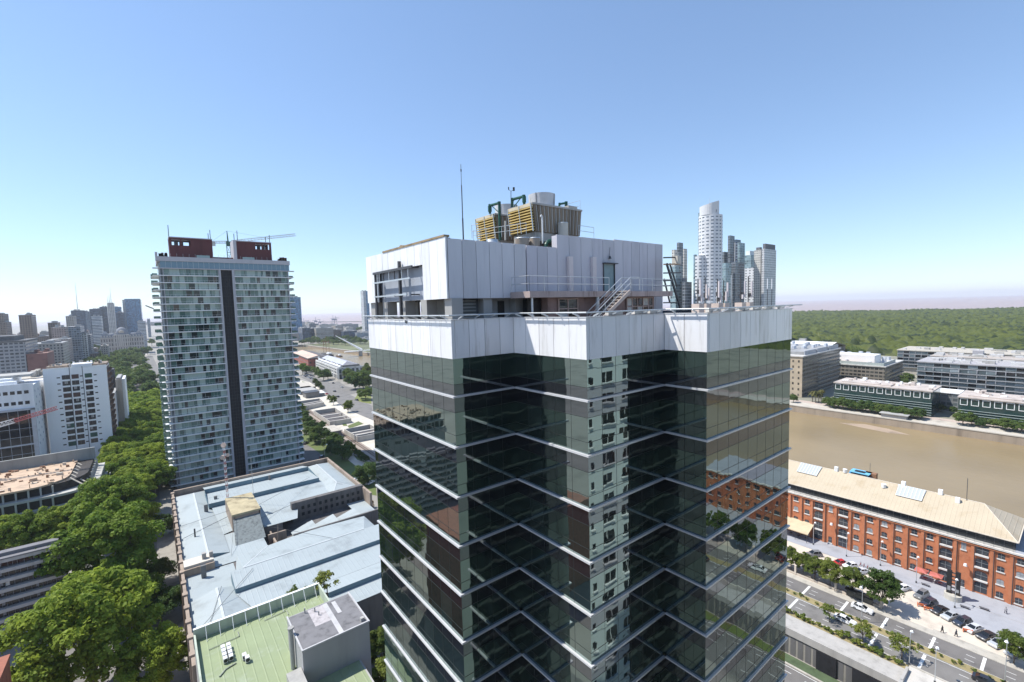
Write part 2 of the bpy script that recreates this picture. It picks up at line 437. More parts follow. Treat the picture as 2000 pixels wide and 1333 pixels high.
t3 = thing('retaining_wall', 'ribbed retaining wall of the next sunken road stretch, mirrored in the glass tower', 'retaining wall', (117, -60, 0))
m = MB(); m.box(116.9, 122.4, -150, 2.9, -1.35, .16); m.build('capping_beam', MATS['cast_concrete'], t3)
m = MB(); m.box(117.25, 117.6, -150, 2.9, -6.2, -1.35, 0); y = -150
while y < 1.5: m.box(116.95, 117.25, y, y + 1.15, -6.2, -1.36, 1); y += 1.62
m.build('ribbed_panel', [MATS['wall_recess'], MATS['ribbed_grey']], t3)
t2 = one('retaining_wall', MB().box(92.4, 93.3, TY0, TY1, -6.2, .8), CONC, 'plain concrete side wall on the near edge of the sunken road', 'retaining wall')
one('portal_wall', MB().box(92.4, 117.2, TY0 - .6, TY0, -6.2, .9), CONC, 'concrete portal wall where the sunken road goes under the plaza', 'wall')

# streets on the west side
strip('road', -24, -2.2, 60, 1150, .02, ASPH2)
strip('pavement', -3.6, 2.0, 60, 240, .05, mat('pavement_stone', (.27, .25, .22), var=.2, scale=.3))
strip('road', -120, 2.0, 214, 228, .03, ASPH2)
strip('road', 2.2, 62, 214, 256, .03, ASPH)
# middle strip: avenue, tracks, gardens
def slab(name, pts, z, mm):
    q = [P(x, y, z) for x, y in pts]; m = MB(); m.sheet([(p[0], p[1]) for p in q], z); return tag(m.build(name, mm), kind='structure')
zm = lambda x, y: (570 + x / 7.839, 790 + y / 7.839)
zn = lambda x, y: (570 + x / 9.5235, 660 + y / 9.5235)
slab('lawn', [zm(0, 480), zm(300, 470), zm(700, 640), zm(1260, 940), zm(1300, 1400), zm(900, 1330), zm(560, 880), zm(0, 700)], .04, GRASS)
slab('road', [zm(-200, 600), zm(190, 600), zm(330, 680), zm(600, 880), zm(560, 960), zm(-200, 960)], .08, ASPH)
slab('path', [zm(860, 850), zm(930, 760), zm(1000, 850), zm(1150, 900), zm(1160, 960), zm(1000, 960)], .10, PAVE)
slab('pavement', [zn(0, 830), zn(150, 790), zn(330, 830), zm(1260, 250), zm(1270, 400), zm(1270, 720), zm(1100, 640), zm(560, 380), zm(180, 60), zn(0, 1150)], .05, mat('plaza_stone', (.55, .50, .42), var=.12, scale=.12))
slab('road', [zn(130, 720), zn(420, 720), zn(700, 830), zn(880, 820), zn(1000, 900), zn(1270, 960), zn(1250, 1010), zn(1080, 1060), zn(1480, 1260), zm(1250, 130), zm(1250, 250), zm(800, 60), zn(600, 1000), zn(300, 800)], .09, ASPH2)
slab('lawn', [zn(1160, 1150), zn(1250, 1010), zn(1480, 1080), zn(1480, 1230), zn(1300, 1200)], .11, mat('bright_lawn', (.16, .18, .05), var=.2, scale=.3))
slab('lawn', [zn(180, 810), zn(240, 820), zn(330, 880), zn(260, 880)], .12, GRASS)
slab('lawn', [zn(340, 920), zn(440, 920), zn(470, 970), zn(400, 970)], .12, GRASS)
slab('lawn', [zm(760, 300), zm(830, 290), zm(850, 330), zm(790, 330)], .12, GRASS)
slab('lawn', [zm(850, 330), zm(1020, 260), zm(1100, 300), zm(880, 370)], .12, GRASS)
# railway: ballast, sleepers, rails
A0, A1 = P(*zm(1330, 880)), P(*zm(240, 130)); dv = Vector((A1[0] - A0[0], A1[1] - A0[1], 0)); L_ = dv.length; dv /= L_; nv = Vector((-dv.y, dv.x, 0))
m = MB(); a = Vector(A0); b = Vector(A1) + dv * 250
def _q(c, w): return [(c + nv * w), ]
m.face([a - nv * 4.6 + Vector((0, 0, .14)), b - nv * 4.6 + Vector((0, 0, .14)), b + nv * 4.6 + Vector((0, 0, .14)), a + nv * 4.6 + Vector((0, 0, .14))])
tag(m.build('ground', mat('ballast', (.30, .25, .21), var=.2, scale=1.2)), kind='structure')
for off in (-2.1, 2.1):
    t = thing('railway_track', 'rusty railway track on pale ballast, %s of the pair beyond the gardens' % ('nearer' if off > 0 else 'farther'), 'railway track', tuple(a + nv * off))
    for r_ in (-.75, .75):
        m = MB(); m.bar(a + nv * (off + r_) + Vector((0, 0, .32)), b + nv * (off + r_) + Vector((0, 0, .32)), .16, .16); m.build('rail', mat('rust', (.16, .10, .075), var=.2), t)
    m = MB()
    for i in range(int((L_ + 100) / 1.4)):
        c = a + dv * (i * 1.4) + nv * off + Vector((0, 0, .19)); m.bar(c - nv * 1.2, c + nv * 1.2, .28, .1)
    tag(m.build('sleeper', mat('sleeper', (.17, .14, .12), var=.2), t), kind='stuff')

# forest reserve: one far-off wood that reads as a mass
def forest():
    ys = np.arange(-420, 1235, 4.2); xs = np.arange(760, 3260, 4.2)
    X, Y = np.meshgrid(xs, ys)
    rs = np.random.RandomState(3)
    Z = np.zeros_like(X)
    for cell, hgt, rad in ((11., 9., 6.6), (17., 11.5, 9.4), (8., 6.5, 4.7)):
        gx = np.floor(X / cell).astype(int); gy = np.floor(Y / cell).astype(int)
        tab = rs.rand(4096, 3)
        for ox in (-1, 0, 1):
            for oy in (-1, 0, 1):
                h = ((gx + ox) * 73856093 ^ (gy + oy) * 19349663) % 4096
                cx = (gx + ox + tab[h, 0]) * cell; cy = (gy + oy + tab[h, 1]) * cell
                d2 = ((X - cx) ** 2 + (Y - cy) ** 2) / rad ** 2
                Z = np.maximum(Z, hgt * (.45 + .75 * tab[h, 2]) * np.sqrt(np.clip(1 - d2, 0, 1)))
    big = np.sin(X * .011 + 1.3 * np.sin(Y * .006)) * np.cos(Y * .013 + .8 * np.sin(X * .004))
    Z = Z * (1.05 + .35 * big) + rs.rand(*Z.shape) ** 2 * 3.4
    coast = np.interp(Y, [-700, 150, 600, 1060, 1160, 1240], [3300, 3255, 3115, 2995, 2345, 1900])
    near = np.interp(Y, [-420, 0, 60, 200, 260, 400, 1235], [790, 790, 800, 785, 760, 820, 900])
    keep = (X < coast - 8) & (X > near)
    clear = (np.abs(X - 900 - .25 * Y) < 14) & (Y > 150) & (Y < 420)
    Z = np.where(keep & ~clear, Z, -3.)
    ny, nx = X.shape
    me = bpy.data.meshes.new('forest'); V = np.stack([X + rs.rand(ny, nx) * 3, Y + rs.rand(ny, nx) * 3, Z], -1).reshape(-1, 3)
    i = np.arange(ny * nx).reshape(ny, nx)
    q = np.stack([i[:-1, :-1], i[:-1, 1:], i[1:, 1:], i[1:, :-1]], -1).reshape(-1, 4)
    zq = V[q, 2].max(1); q = q[zq > 0]
    me.vertices.add(len(V)); me.vertices.foreach_set('co', V.ravel())
    me.loops.add(q.size); me.loops.foreach_set('vertex_index', q.ravel())
    me.polygons.add(len(q)); me.polygons.foreach_set('loop_start', np.arange(0, q.size, 4)); me.polygons.foreach_set('loop_total', np.full(len(q), 4))
    me.update(calc_edges=True); me.validate()
    mt = leaf('forest_leaf', (.004, .015, .005), (.072, .088, .013), trans=0., scale=.011)
    n = mt.node_tree.nodes; tn = [k for k in n if k.type == 'TEX_NOISE'][0]; tn.inputs['Detail'].default_value = 9; tn.inputs['Roughness'].default_value = .75
    T = mt.node_tree; vo = T.nodes.new('ShaderNodeTexVoronoi'); vo.inputs['Scale'].default_value = .07; ge = T.nodes.new('ShaderNodeNewGeometry'); T.links.new(ge.outputs['Position'], vo.inputs['Vector'])
    sc_ = T.nodes.new('ShaderNodeSeparateColor'); T.links.new(vo.outputs['Color'], sc_.inputs[0]); av = T.nodes.new('ShaderNodeMath'); av.operation = 'MULTIPLY_ADD'; T.links.new(sc_.outputs[0], av.inputs[0]); av.inputs[1].default_value = .8
    ad_ = [k for k in n if k.type == 'MATH' and k.operation == 'ADD'][0]; old = ad_.inputs[0].links[0].from_socket; T.links.new(old, av.inputs[2]); sb = T.nodes.new('ShaderNodeMath'); sb.operation = 'SUBTRACT'; T.links.new(av.outputs[0], sb.inputs[0]); sb.inputs[1].default_value = .40; T.links.new(sb.outputs[0], ad_.inputs[0])
    me.materials.append(mt)
    o = bpy.data.objects.new('forest', me); COL.objects.link(o)
    tag(o, 'dense green nature reserve forest stretching to the river shore', 'forest', kind='stuff')
forest()
# ---------------------------------------------------------------- the dark glass tower
TW = thing('glass_tower', 'dark green glass office tower with saw-tooth corners and a white panelled top', 'office tower', (30, 22, 0))
PT = {'L': (16.25, 42.7), 'A': (16.25, 27.4), 'B': (21.68, 27.4), 'C': (21.68, 19.95), 'D': (30.15, 19.95), 'E': (30.15, 16.57), 'F': (44.32, 16.57)}
ZT, ZB, Z1 = 79.19, 76.52, 73.86
GL = glass('tower_glass', (.010, .017, .016), f0=.5, ior=2.9, tint=(.80, 1, .95), rough=.012, wob=.004, wscale=.55)
GLD = glass('tower_spandrel', (.012, .013, .016), f0=.5, ior=2.3, tint=(.85, .95, 1), rough=.02, wob=.005, wscale=.55)
GLB = glass('tower_glass_blind', (.020, .030, .028), f0=.5, ior=2.9, tint=(.80, 1, .95), rough=.015, wob=.005, wscale=.55)
MUL = mat('mullion', (.055, .062, .06), rough=.35, metal=.5, var=.05)
ALU = mat('white_aluminium', (.60, .60, .61), rough=.35, metal=.2, var=.06, scale=.4)
PANELS = [mat('white_cladding_' + k_, tuple(c * f_ for c in (.84, .83, .825)), rough=.38, var=.05, scale=1.9, streak=True, spec=.5, detail=9, stain=tuple(c * f_ * .76 for c in (.80, .77, .73))) for k_, f_ in (('a', 1.0), ('b', .95), ('c', .90))]; PANEL = PANELS[0]
JOINT = mat('joint', (.06, .06, .065), var=.1)
faces = [('L', 'A', 10, 'w'), ('A', 'B', 4, 's'), ('B', 'C', 5, 'w'), ('C', 'D', 6, 's'), ('D', 'E', 2, 'w'), ('E', 'F', 9, 's')]
lines = [Z1 - 3.6 * i for i in range(21)]
rows = [(ZB, Z1 + .85, 0), (Z1 + .85, Z1, 1)]
for a, b in zip(lines[:-1], lines[1:]): rows += [(a, a - 1.13, 1), (a - 1.13, b + .85, 0), (b + .85, b, 2)]
rng = random.Random(11)
for pa, pb, n, side in faces:
    a, b = PT[pa], PT[pb]
    m = MB(); ml = MB()
    for i in range(n):
        s0, s1 = i / n, (i + 1) / n
        x0, y0 = a[0] + (b[0] - a[0]) * s0, a[1] + (b[1] - a[1]) * s0
        x1, y1 = a[0] + (b[0] - a[0]) * s1, a[1] + (b[1] - a[1]) * s1
        for zt, zb, kind in rows:
            ta, tb, tc = rng.gauss(0, .0011), rng.gauss(0, .0009), rng.gauss(0, .0005)
            def q(x, y, z, sx, sz):
                d = ta * sx + tb * sz + tc * sx * sz
                return (x - d, y, z) if side == 'w' else (x, y - d, z)
            mm = 1 if kind == 1 else (2 if rng.random() < .16 else 0)
            m.face([q(x0, y0, zb, -1, -1), q(x1, y1, zb, 1, -1), q(x1, y1, zt, 1, 1), q(x0, y0, zt, -1, 1)], mm)
        if i:
            if side == 'w': ml.box(x0 - .008, x0 + .02, y0 - .010, y0 + .010, .3, ZB)
            else: ml.box(x0 - .010, x0 + .010, y0 - .008, y0 + .02, .3, ZB)
    for zt, zb, kind in rows:
        if kind in (0,):
            for z in (zt, zb):
                if z > ZB - .1 or any(abs(z - l) < .01 for l in lines): continue
                if side == 'w': ml.box(a[0] - .012, a[0] + .02, b[1], a[1], z - .014, z + .014)
                else: ml.box(a[0], b[0], a[1] - .012, a[1] + .02, z - .014, z + .014)
    m.build('curtain_wall', [GL, GLD, GLB], TW); ml.build('mullion_grid', MUL, TW)
    # white panels over the glass
    m = MB(); e = .055
    for i in range(n):
        if side == 'w':
            l = (a[1] - b[1]) / n; y1 = a[1] - l * i - .022; y0 = a[1] - l * (i + 1) + .022
            if i == n - 1: y0 -= e
            if i == 0: y1 -= (0 if pa == 'L' else e)
            m.box(a[0] - e - rng.random() * .012, a[0] + .2, y0, y1, ZB, ZT, rng.choice((0, 0, 1, 2)))
        else:
            l = (b[0] - a[0]) / n; x0 = a[0] + l * i + .022; x1 = a[0] + l * (i + 1) - .022
            if i == 0: x0 += .2
            if i == n - 1: x1 += (e if pb == 'F' else -e - .0)
            m.box(x0, x1, a[1] - e - rng.random() * .012, a[1] + .2, ZB, ZT, rng.choice((0, 0, 1, 2)))
    m.build('parapet', PANELS, TW)
    m = MB()
    if side == 'w': m.box(a[0] + .02, a[0] + .22, b[1] + .03, a[1], ZB + .02, ZT - .03); m.box(a[0] - .09, a[0] + .26, b[1] - .09, a[1], ZT + .002, ZT + .06, 1)
    else: m.box(a[0] + .23, b[0], a[1] + .02, a[1] + .22, ZB + .02, ZT - .03); m.box(a[0] + .265, b[0] + (.09 if pb == 'F' else -.095), a[1] - .09, a[1] + .26, ZT + .002, ZT + .06, 1)
    m.build('coping', [JOINT, ALU], TW)
m = MB()
back = [PT['L'], (22, 42.7), (22, 50), (44.32, 50), PT['F']]
for a, b in zip(back[:-1], back[1:]):
    m.face([(*a, 0), (*b, 0), (*b, ZT), (*a, ZT)])
m.build('rear_wall', GLD, TW)
ins = [(16.5, 42.6), (16.5, 27.65), (21.93, 27.65), (21.93, 20.2), (30.4, 20.2), (30.4, 16.82), (44.1, 16.82), (44.1, 49.8), (22.2, 49.8), (22.2, 42.6)]
m = MB(); m.prism(ins, 78.1, 78.4); m.build('roof_deck', mat('deck', (.30, .29, .28), var=.2, scale=.3), TW)
for z in lines[:-1]:
    m = MB(); d = .17; h0, h1 = z - .065, z + .065
    for pa, pb, n, side in faces:
        a, b = PT[pa], PT[pb]
        if side == 'w': m.box(a[0] - d, a[0] + .01, b[1] - d, a[1] - (0 if pa == 'L' else d + .004), h0, h1)
        else: m.box(a[0] + .012, b[0] + (d if pb == 'F' else -d - .004), a[1] - d, a[1] + .01, h0, h1)
    m.build('ledge', ALU, TW)
    # dark shadow gap above each ledge
# cleaning rail on outriggers
m = MB(); m2 = Many(); o_ = .36; zr = ZT + .34
pts = []
for pa, pb, n, side in faces:
    a, b = PT[pa], PT[pb]
    if side == 'w': m.tube((a[0] - o_, a[1] - (o_ if pa != 'L' else -.4), zr), (b[0] - o_, b[1] - o_, zr), .055, 8)
    else: m.tube((a[0] - o_, a[1] - o_, zr), (b[0] + (1.3 if pb == 'F' else -o_), b[1] - o_, zr), .055, 8)
    k = max(2, int(round((abs(a[0] - b[0]) + abs(a[1] - b[1])) / 1.55)))
    for i in range(k):
        s = (i + .5) / k; x, y = a[0] + (b[0] - a[0]) * s, a[1] + (b[1] - a[1]) * s
        if side == 'w': m2.bar((x + .15, y, ZT + .09), (x - o_ - .06, y, zr - .03), .07, .09)
        else: m2.bar((x, y + .15, ZT + .09), (x, y - o_ - .06, zr - .03), .07, .09)
m.build('cleaning_rail', STEEL, TW); m2.build('rail_bracket', STEEL, TW)
m = Many()
for x in (24.6, 27.4, 29.2, 31.2, 33.4, 35.6, 37.8, 40.0, 42.2):
    y = 19.95 if x < 30 else 16.57
    m.box(x - .75, x + .75, y + .02, y + .3, ZT + .1, ZT + .3)
m.build('cable_tray', mat('tray', (.62, .58, .52), var=.15, scale=1), TW)

# penthouse
PH = MB(); x0, y0, y1 = 16.7, 28.4, 43.5
SID = mat('lilac_cladding', (.57, .545, .575), rough=.5, var=.05, scale=.3, streak=True, spec=.4, detail=6)
def vpanels(m, axis, c, s0, s1, z0, z1, w, mm=0, t=.12):
    n = max(1, round((s1 - s0) / w)); l = (s1 - s0) / n
    for i in range(n):
        p, q = s0 + l * i + .02, s0 + l * (i + 1) - .02; mm = rng.choice((0, 0, 1, 2)); t = .12 + rng.random() * .012
        if axis == 'w': m.box(c - t, c, p, q, z0, z1, mm)
        else: m.box(p, q, c - t, c, z0, z1, mm)
ph = MB()
vpanels(ph, 'w', x0, 28.4, 32.0, 80.72, 85.05, 1.2); vpanels(ph, 'w', x0, 40.9, 43.5, 80.75, 85.1, 1.2)
vpanels(ph, 'w', x0, 32.0, 40.9, 83.42, 85.08, 1.27)
m = MB(); m.box(x0 + .002, x0 + .3, 28.42, 32.0, 80.74, 85.0, 0); m.box(x0 + .002, x0 + .3, 40.9, 43.48, 80.76, 85.05, 0); m.box(x0 + .002, x0 + .3, 32, 40.9, 83.43, 85.0, 0)
m.box(x0 + .3, 42.5, 28.5, 43.4, 80.76, 84.7, 0)
m.build('penthouse_core', JOINT, TW)
ph.build('penthouse_panels', PANELS, TW)
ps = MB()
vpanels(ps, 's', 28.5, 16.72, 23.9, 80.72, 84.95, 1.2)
ps.build('penthouse_panels', [mat('shaded_cladding_' + k_, tuple(c * f_ for c in (.64, .62, .635)), rough=.45, var=.055, scale=1.9, streak=True, detail=9) for k_, f_ in (('a', 1.), ('b', .95), ('c', .9))], TW)  # south cladding: darker copy of the white panels, shade put into the colour
ps = MB()
vpanels(ps, 's', 28.46, 23.95, 27.3, 78.4, 84.9, 1.15); vpanels(ps, 's', 28.46, 27.3, 33.15, 78.4, 86.0, 1.46); vpanels(ps, 's', 28.46, 34.75, 42.6, 78.4, 86.1, 1.3); vpanels(ps, 's', 28.46, 33.15, 34.75, 83.75, 86.0, 1.6); vpanels(ps, 's', 28.46, 33.15, 34.75, 78.4, 81.0, 1.6)
ps.build('penthouse_panels', [SID, mat('lilac_cladding_b', (.54, .515, .55), rough=.5, var=.06, scale=1.9, streak=True, detail=9), mat('lilac_cladding_c', (.50, .48, .51), rough=.5, var=.06, scale=1.9, streak=True, detail=9)], TW)
m = MB(); m.box(27.35, 42.5, 28.5, 29.0, 84.7, 85.95); m.box(42.0, 42.6, 28.5, 43, 78.4, 86.05); m.box(23.9, 42.5, 28.48, 28.7, 78.4, 80.7); m.build('penthouse_parapet', SID, TW)
m = MB(); m.box(33.2, 34.7, 28.35, 28.47, 81.05, 83.75, 0)
dr = m.build('door', mat('teal_door', (.22, .30, .31), rough=.4, var=.08, scale=1), TW)
m = MB(); m.box(33.05, 34.9, 27.95, 28.45, 83.78, 83.86); m.bar((33.17, 28.3, 81.05), (33.17, 28.3, 83.78), .08, .1); m.bar((34.74, 28.3, 81.05), (34.74, 28.3, 83.78), .08, .1)
m.build('door_frame', DSTEEL, TW)
m = MB(); m.tube((34.0, 28.2, 84.25), (34.0, 28.2, 84.5), .14, 8, 0, .05); m.tube((34.0, 28.3, 84.4), (34.0, 28.2, 85.3), .02, 5); m.build('door_lamp', DSTEEL, TW)
m = Many(); m.box(28.45, 28.95, 28.05, 28.32, 81.1, 84.2); m.box(31.45, 31.95, 28.05, 28.32, 81.1, 84.3); m.build('duct', [mat('duct_beige', (.68, .60, .58), var=.08, scale=.8), DSTEEL], TW)
# recessed opening with its steel frame on the west side
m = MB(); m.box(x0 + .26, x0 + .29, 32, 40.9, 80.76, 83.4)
m.build('recess_panel', mat('shade_blue', (.34, .37, .42), var=.1, scale=.4, streak=True), TW)  # blue grey colour stands in for the shade on this wall
m = MB()
m.bar((x0 - .5, 33.0, 83.35), (x0 - .5, 40.9, 83.35), .12, .2, 0); m.bar((x0 - .45, 33.5, 82.5), (x0 - .45, 40.9, 82.5), .1, .13, 1); m.bar((x0 - .45, 34.2, 81.25), (x0 - .45, 40.9, 81.25), .1, .12, 1)
m.bar((x0 - .35, 40.75, 79.0), (x0 - .35, 40.75, 83.4), .2, .2, 0); m.bar((x0 - .35, 35.6, 79.0), (x0 - .35, 35.6, 84.0), .22, .22, 0); m.bar((x0 - .4, 40.2, 80.8), (x0 - .4, 40.2, 83.3), .1, .1, 1)
for y in (33.8, 35.0, 36.4, 37.5, 38.7, 39.6): m.bar((x0 - .45, y, 82.5), (x0 - .45, y, 83.35), .07, .07, 0 if y in (36.4, 38.7) else 1)
m.bar((x0 - .35, 35.6, 79.2), (x0 - .45, 34.2, 79.0), .2, .22, 0)
for y in (33.4, 36.5, 40.6): m.bar((x0 - .5, y, 83.35), (x0 + .5, y, 83.35), .08, .1, 0); m.bar((x0 - .5, y, 81.2), (x0 + .6, y, 81.2), .08, .1, 0)
m.build('steel_frame', [DSTEEL, STEEL], TW)
m = Many()
for y in (28.75, 32.5, 36.3, 40.0, 42.9): m.box(16.82, 17.75, y - .5, y + .5, 78.4, 80.75)
for x in (20.2, 23.3): m.box(x - .4, x + .4, 28.6, 29.4, 78.4, 80.75)
m.build('column', CONC, TW)
m = MB(); m.box(17.8, 20.2, 29.3, 29.5, 78.4, 80.74, 0); m.box(20.2, 24, 29.4, 29.6, 78.4, 80.74, 1)
for i in range(9): m.box(17.8, 19.5, 29.18, 29.3, 78.5 + i * .25, 78.62 + i * .25, 2)
m.box(21.7, 22.3, 29.3, 29.39, 78.4, 80.5, 3); m.box(19.6, 19.8, 29.5, 36, 78.4, 80.74, 1); m.box(19.6, 19.8, 39, 42, 78.4, 80.74, 1)
m.build('plant_room_wall', [CONCD, mat('panel_wall', (.40, .39, .37), var=.1), mat('louvre_grey', (.33, .33, .31), var=.1), BLACK], TW)
m = MB(); m.bar((16.75, 28.5, 85.14), (16.75, 39.4, 85.16), .45, .14); m.build('timber_coping', mat('weathered_timber', (.30, .22, .13), var=.25, scale=1.2), TW)
# access platform, room below it
PINK = mat('pink_concrete', (.40, .32, .295), var=.2, scale=1.6, streak=True, detail=9, stain=(.15, .09, .075))
m = MB(); m.box(22.2, 40.8, 26.0, 28.33, 80.67, 81.15); m.build('platform', PINK, TW)
BRK = mat('pink_brick', (.27, .185, .165), var=.15, scale=1.2, detail=7)
m = MB(); m.box(24.8, 39.0, 26.9, 28.3, 78.4, 80.67); rm = m.build('plant_room', BRK, TW)
DPANE = glass('dark_pane', (.02, .02, .022), f0=.5, wob=0); WPINK = mat('window_pink', (.44, .33, .29), var=.1); PALEB = mat('pale_blind', (.50, .50, .47), var=.2, scale=2)  # pale blinds fill parts of some panes
for a_, b_, xs_, bl_ in ((25.9, 28.1, (25.9, 26.95, 28.1), ((26.0, 26.9, 79.05, 79.5),)), (34.6, 38.6, (34.6, 35.4, 36.2, 37.05, 37.9, 38.6), ((34.7, 35.3, 79.0, 79.7), (36.3, 36.9, 79.05, 79.7), (34.7, 35.3, 79.85, 80.5), (37.1, 37.8, 79.85, 80.5)))):
    m = MB(); m.box(a_, b_, 26.82, 26.92, 78.95, 80.55, 0)
    for x in xs_: m.box(x - .05, x + .05, 26.76, 26.84, 78.9, 80.6, 1)
    for z in (78.92, 79.75, 80.55): m.box(a_, b_, 26.75, 26.83, z - .04, z + .04, 1)
    for q in bl_: m.box(q[0], q[1], 26.79, 26.815, q[2], q[3], 2)
    m.build('plant_room_window', [DPANE, WPINK, PALEB], TW)
MB().box(23.3, 24.7, 27.6, 28.2, 78.4, 80.6).build('plant_room_door', BLACK, TW)
m = Many(); m.tube((22.65, 26.3, 78.4), (22.65, 26.3, 80.67), .09, 8); m.tube((29.9, 26.2, 78.4), (29.9, 26.2, 81.15), .16, 8); m.build('post', STEEL, TW)
def railing(pts, h, label, n_rail=2, post=1.5, r=.022, parent=None):
    t = parent or thing('railing', label, 'railing', tuple(pts[0]))
    m = MB(); mp = Many()
    for a, b in zip(pts[:-1], pts[1:]):
        a = Vector(a); b = Vector(b); l = (b - a).length
        for k in range(n_rail):
            z = h * (k + 1) / n_rail; m.tube(a + Vector((0, 0, z)), b + Vector((0, 0, z)), r * 1.15, 6)
        n = max(1, int(l / post))
        for i in range(n + 1):
            p = a + (b - a) * (i / n); mp.tube(p, p + Vector((0, 0, h)), r, 6)
    m.build('rail', STEEL, t); mp.build('post', STEEL, t)
    return t
railing([(22.25, 28.2, 81.15), (22.25, 26.1, 81.15), (31.3, 26.1, 81.15)], 1.15, 'thin grey railing along the rusty pink platform, left of the stair')
railing([(32.9, 26.1, 81.15), (40.7, 26.1, 81.15), (40.7, 28.2, 81.15)], 1.15, 'thin grey railing along the rusty pink platform, right of the stair')
st = thing('staircase', 'steel staircase with pale handrails climbing to the rooftop platform', 'staircase', (28.2, 25.4, 78.4))
m = MB(); n = 11
for i in range(n):
    x = 32.7 - (n - 1 - i) * .37 - .37; z = 78.4 + (i + 1) * 2.75 / n; m.box(x, x + .39, 25.0, 25.9, z - .06, z)
m.build('tread', mat('worn_tread', (.55, .49, .44), var=.15, scale=2), st)
for y in (24.95, 25.95):
    m = MB(); m.bar((28.5, y, 78.5), (32.7, y, 81.1), .06, .3); m.build('stringer', DSTEEL if y > 25.5 else mat('stringer_beige', (.5, .42, .37), var=.15), st)
    m = MB(); a, b = Vector((28.3, y, 79.4)), Vector((32.75, y, 82.3)); m.tube(a, b, .035, 6); m.tube(a - Vector((0, 0, .5)), b - Vector((0, 0, .5)), .03, 6)
    for i in range(5): p = a + (b - a) * (i / 4); m.tube(p - Vector((0, 0, 1.0)), p, .028, 6)
    m.tube(b, b + Vector((1.3, 0, 0)), .035, 6); m.tube(b + Vector((1.3, 0, 0)), b + Vector((1.3, 0, -1.1)), .035, 6)
    m.build('handrail', STEEL, st)

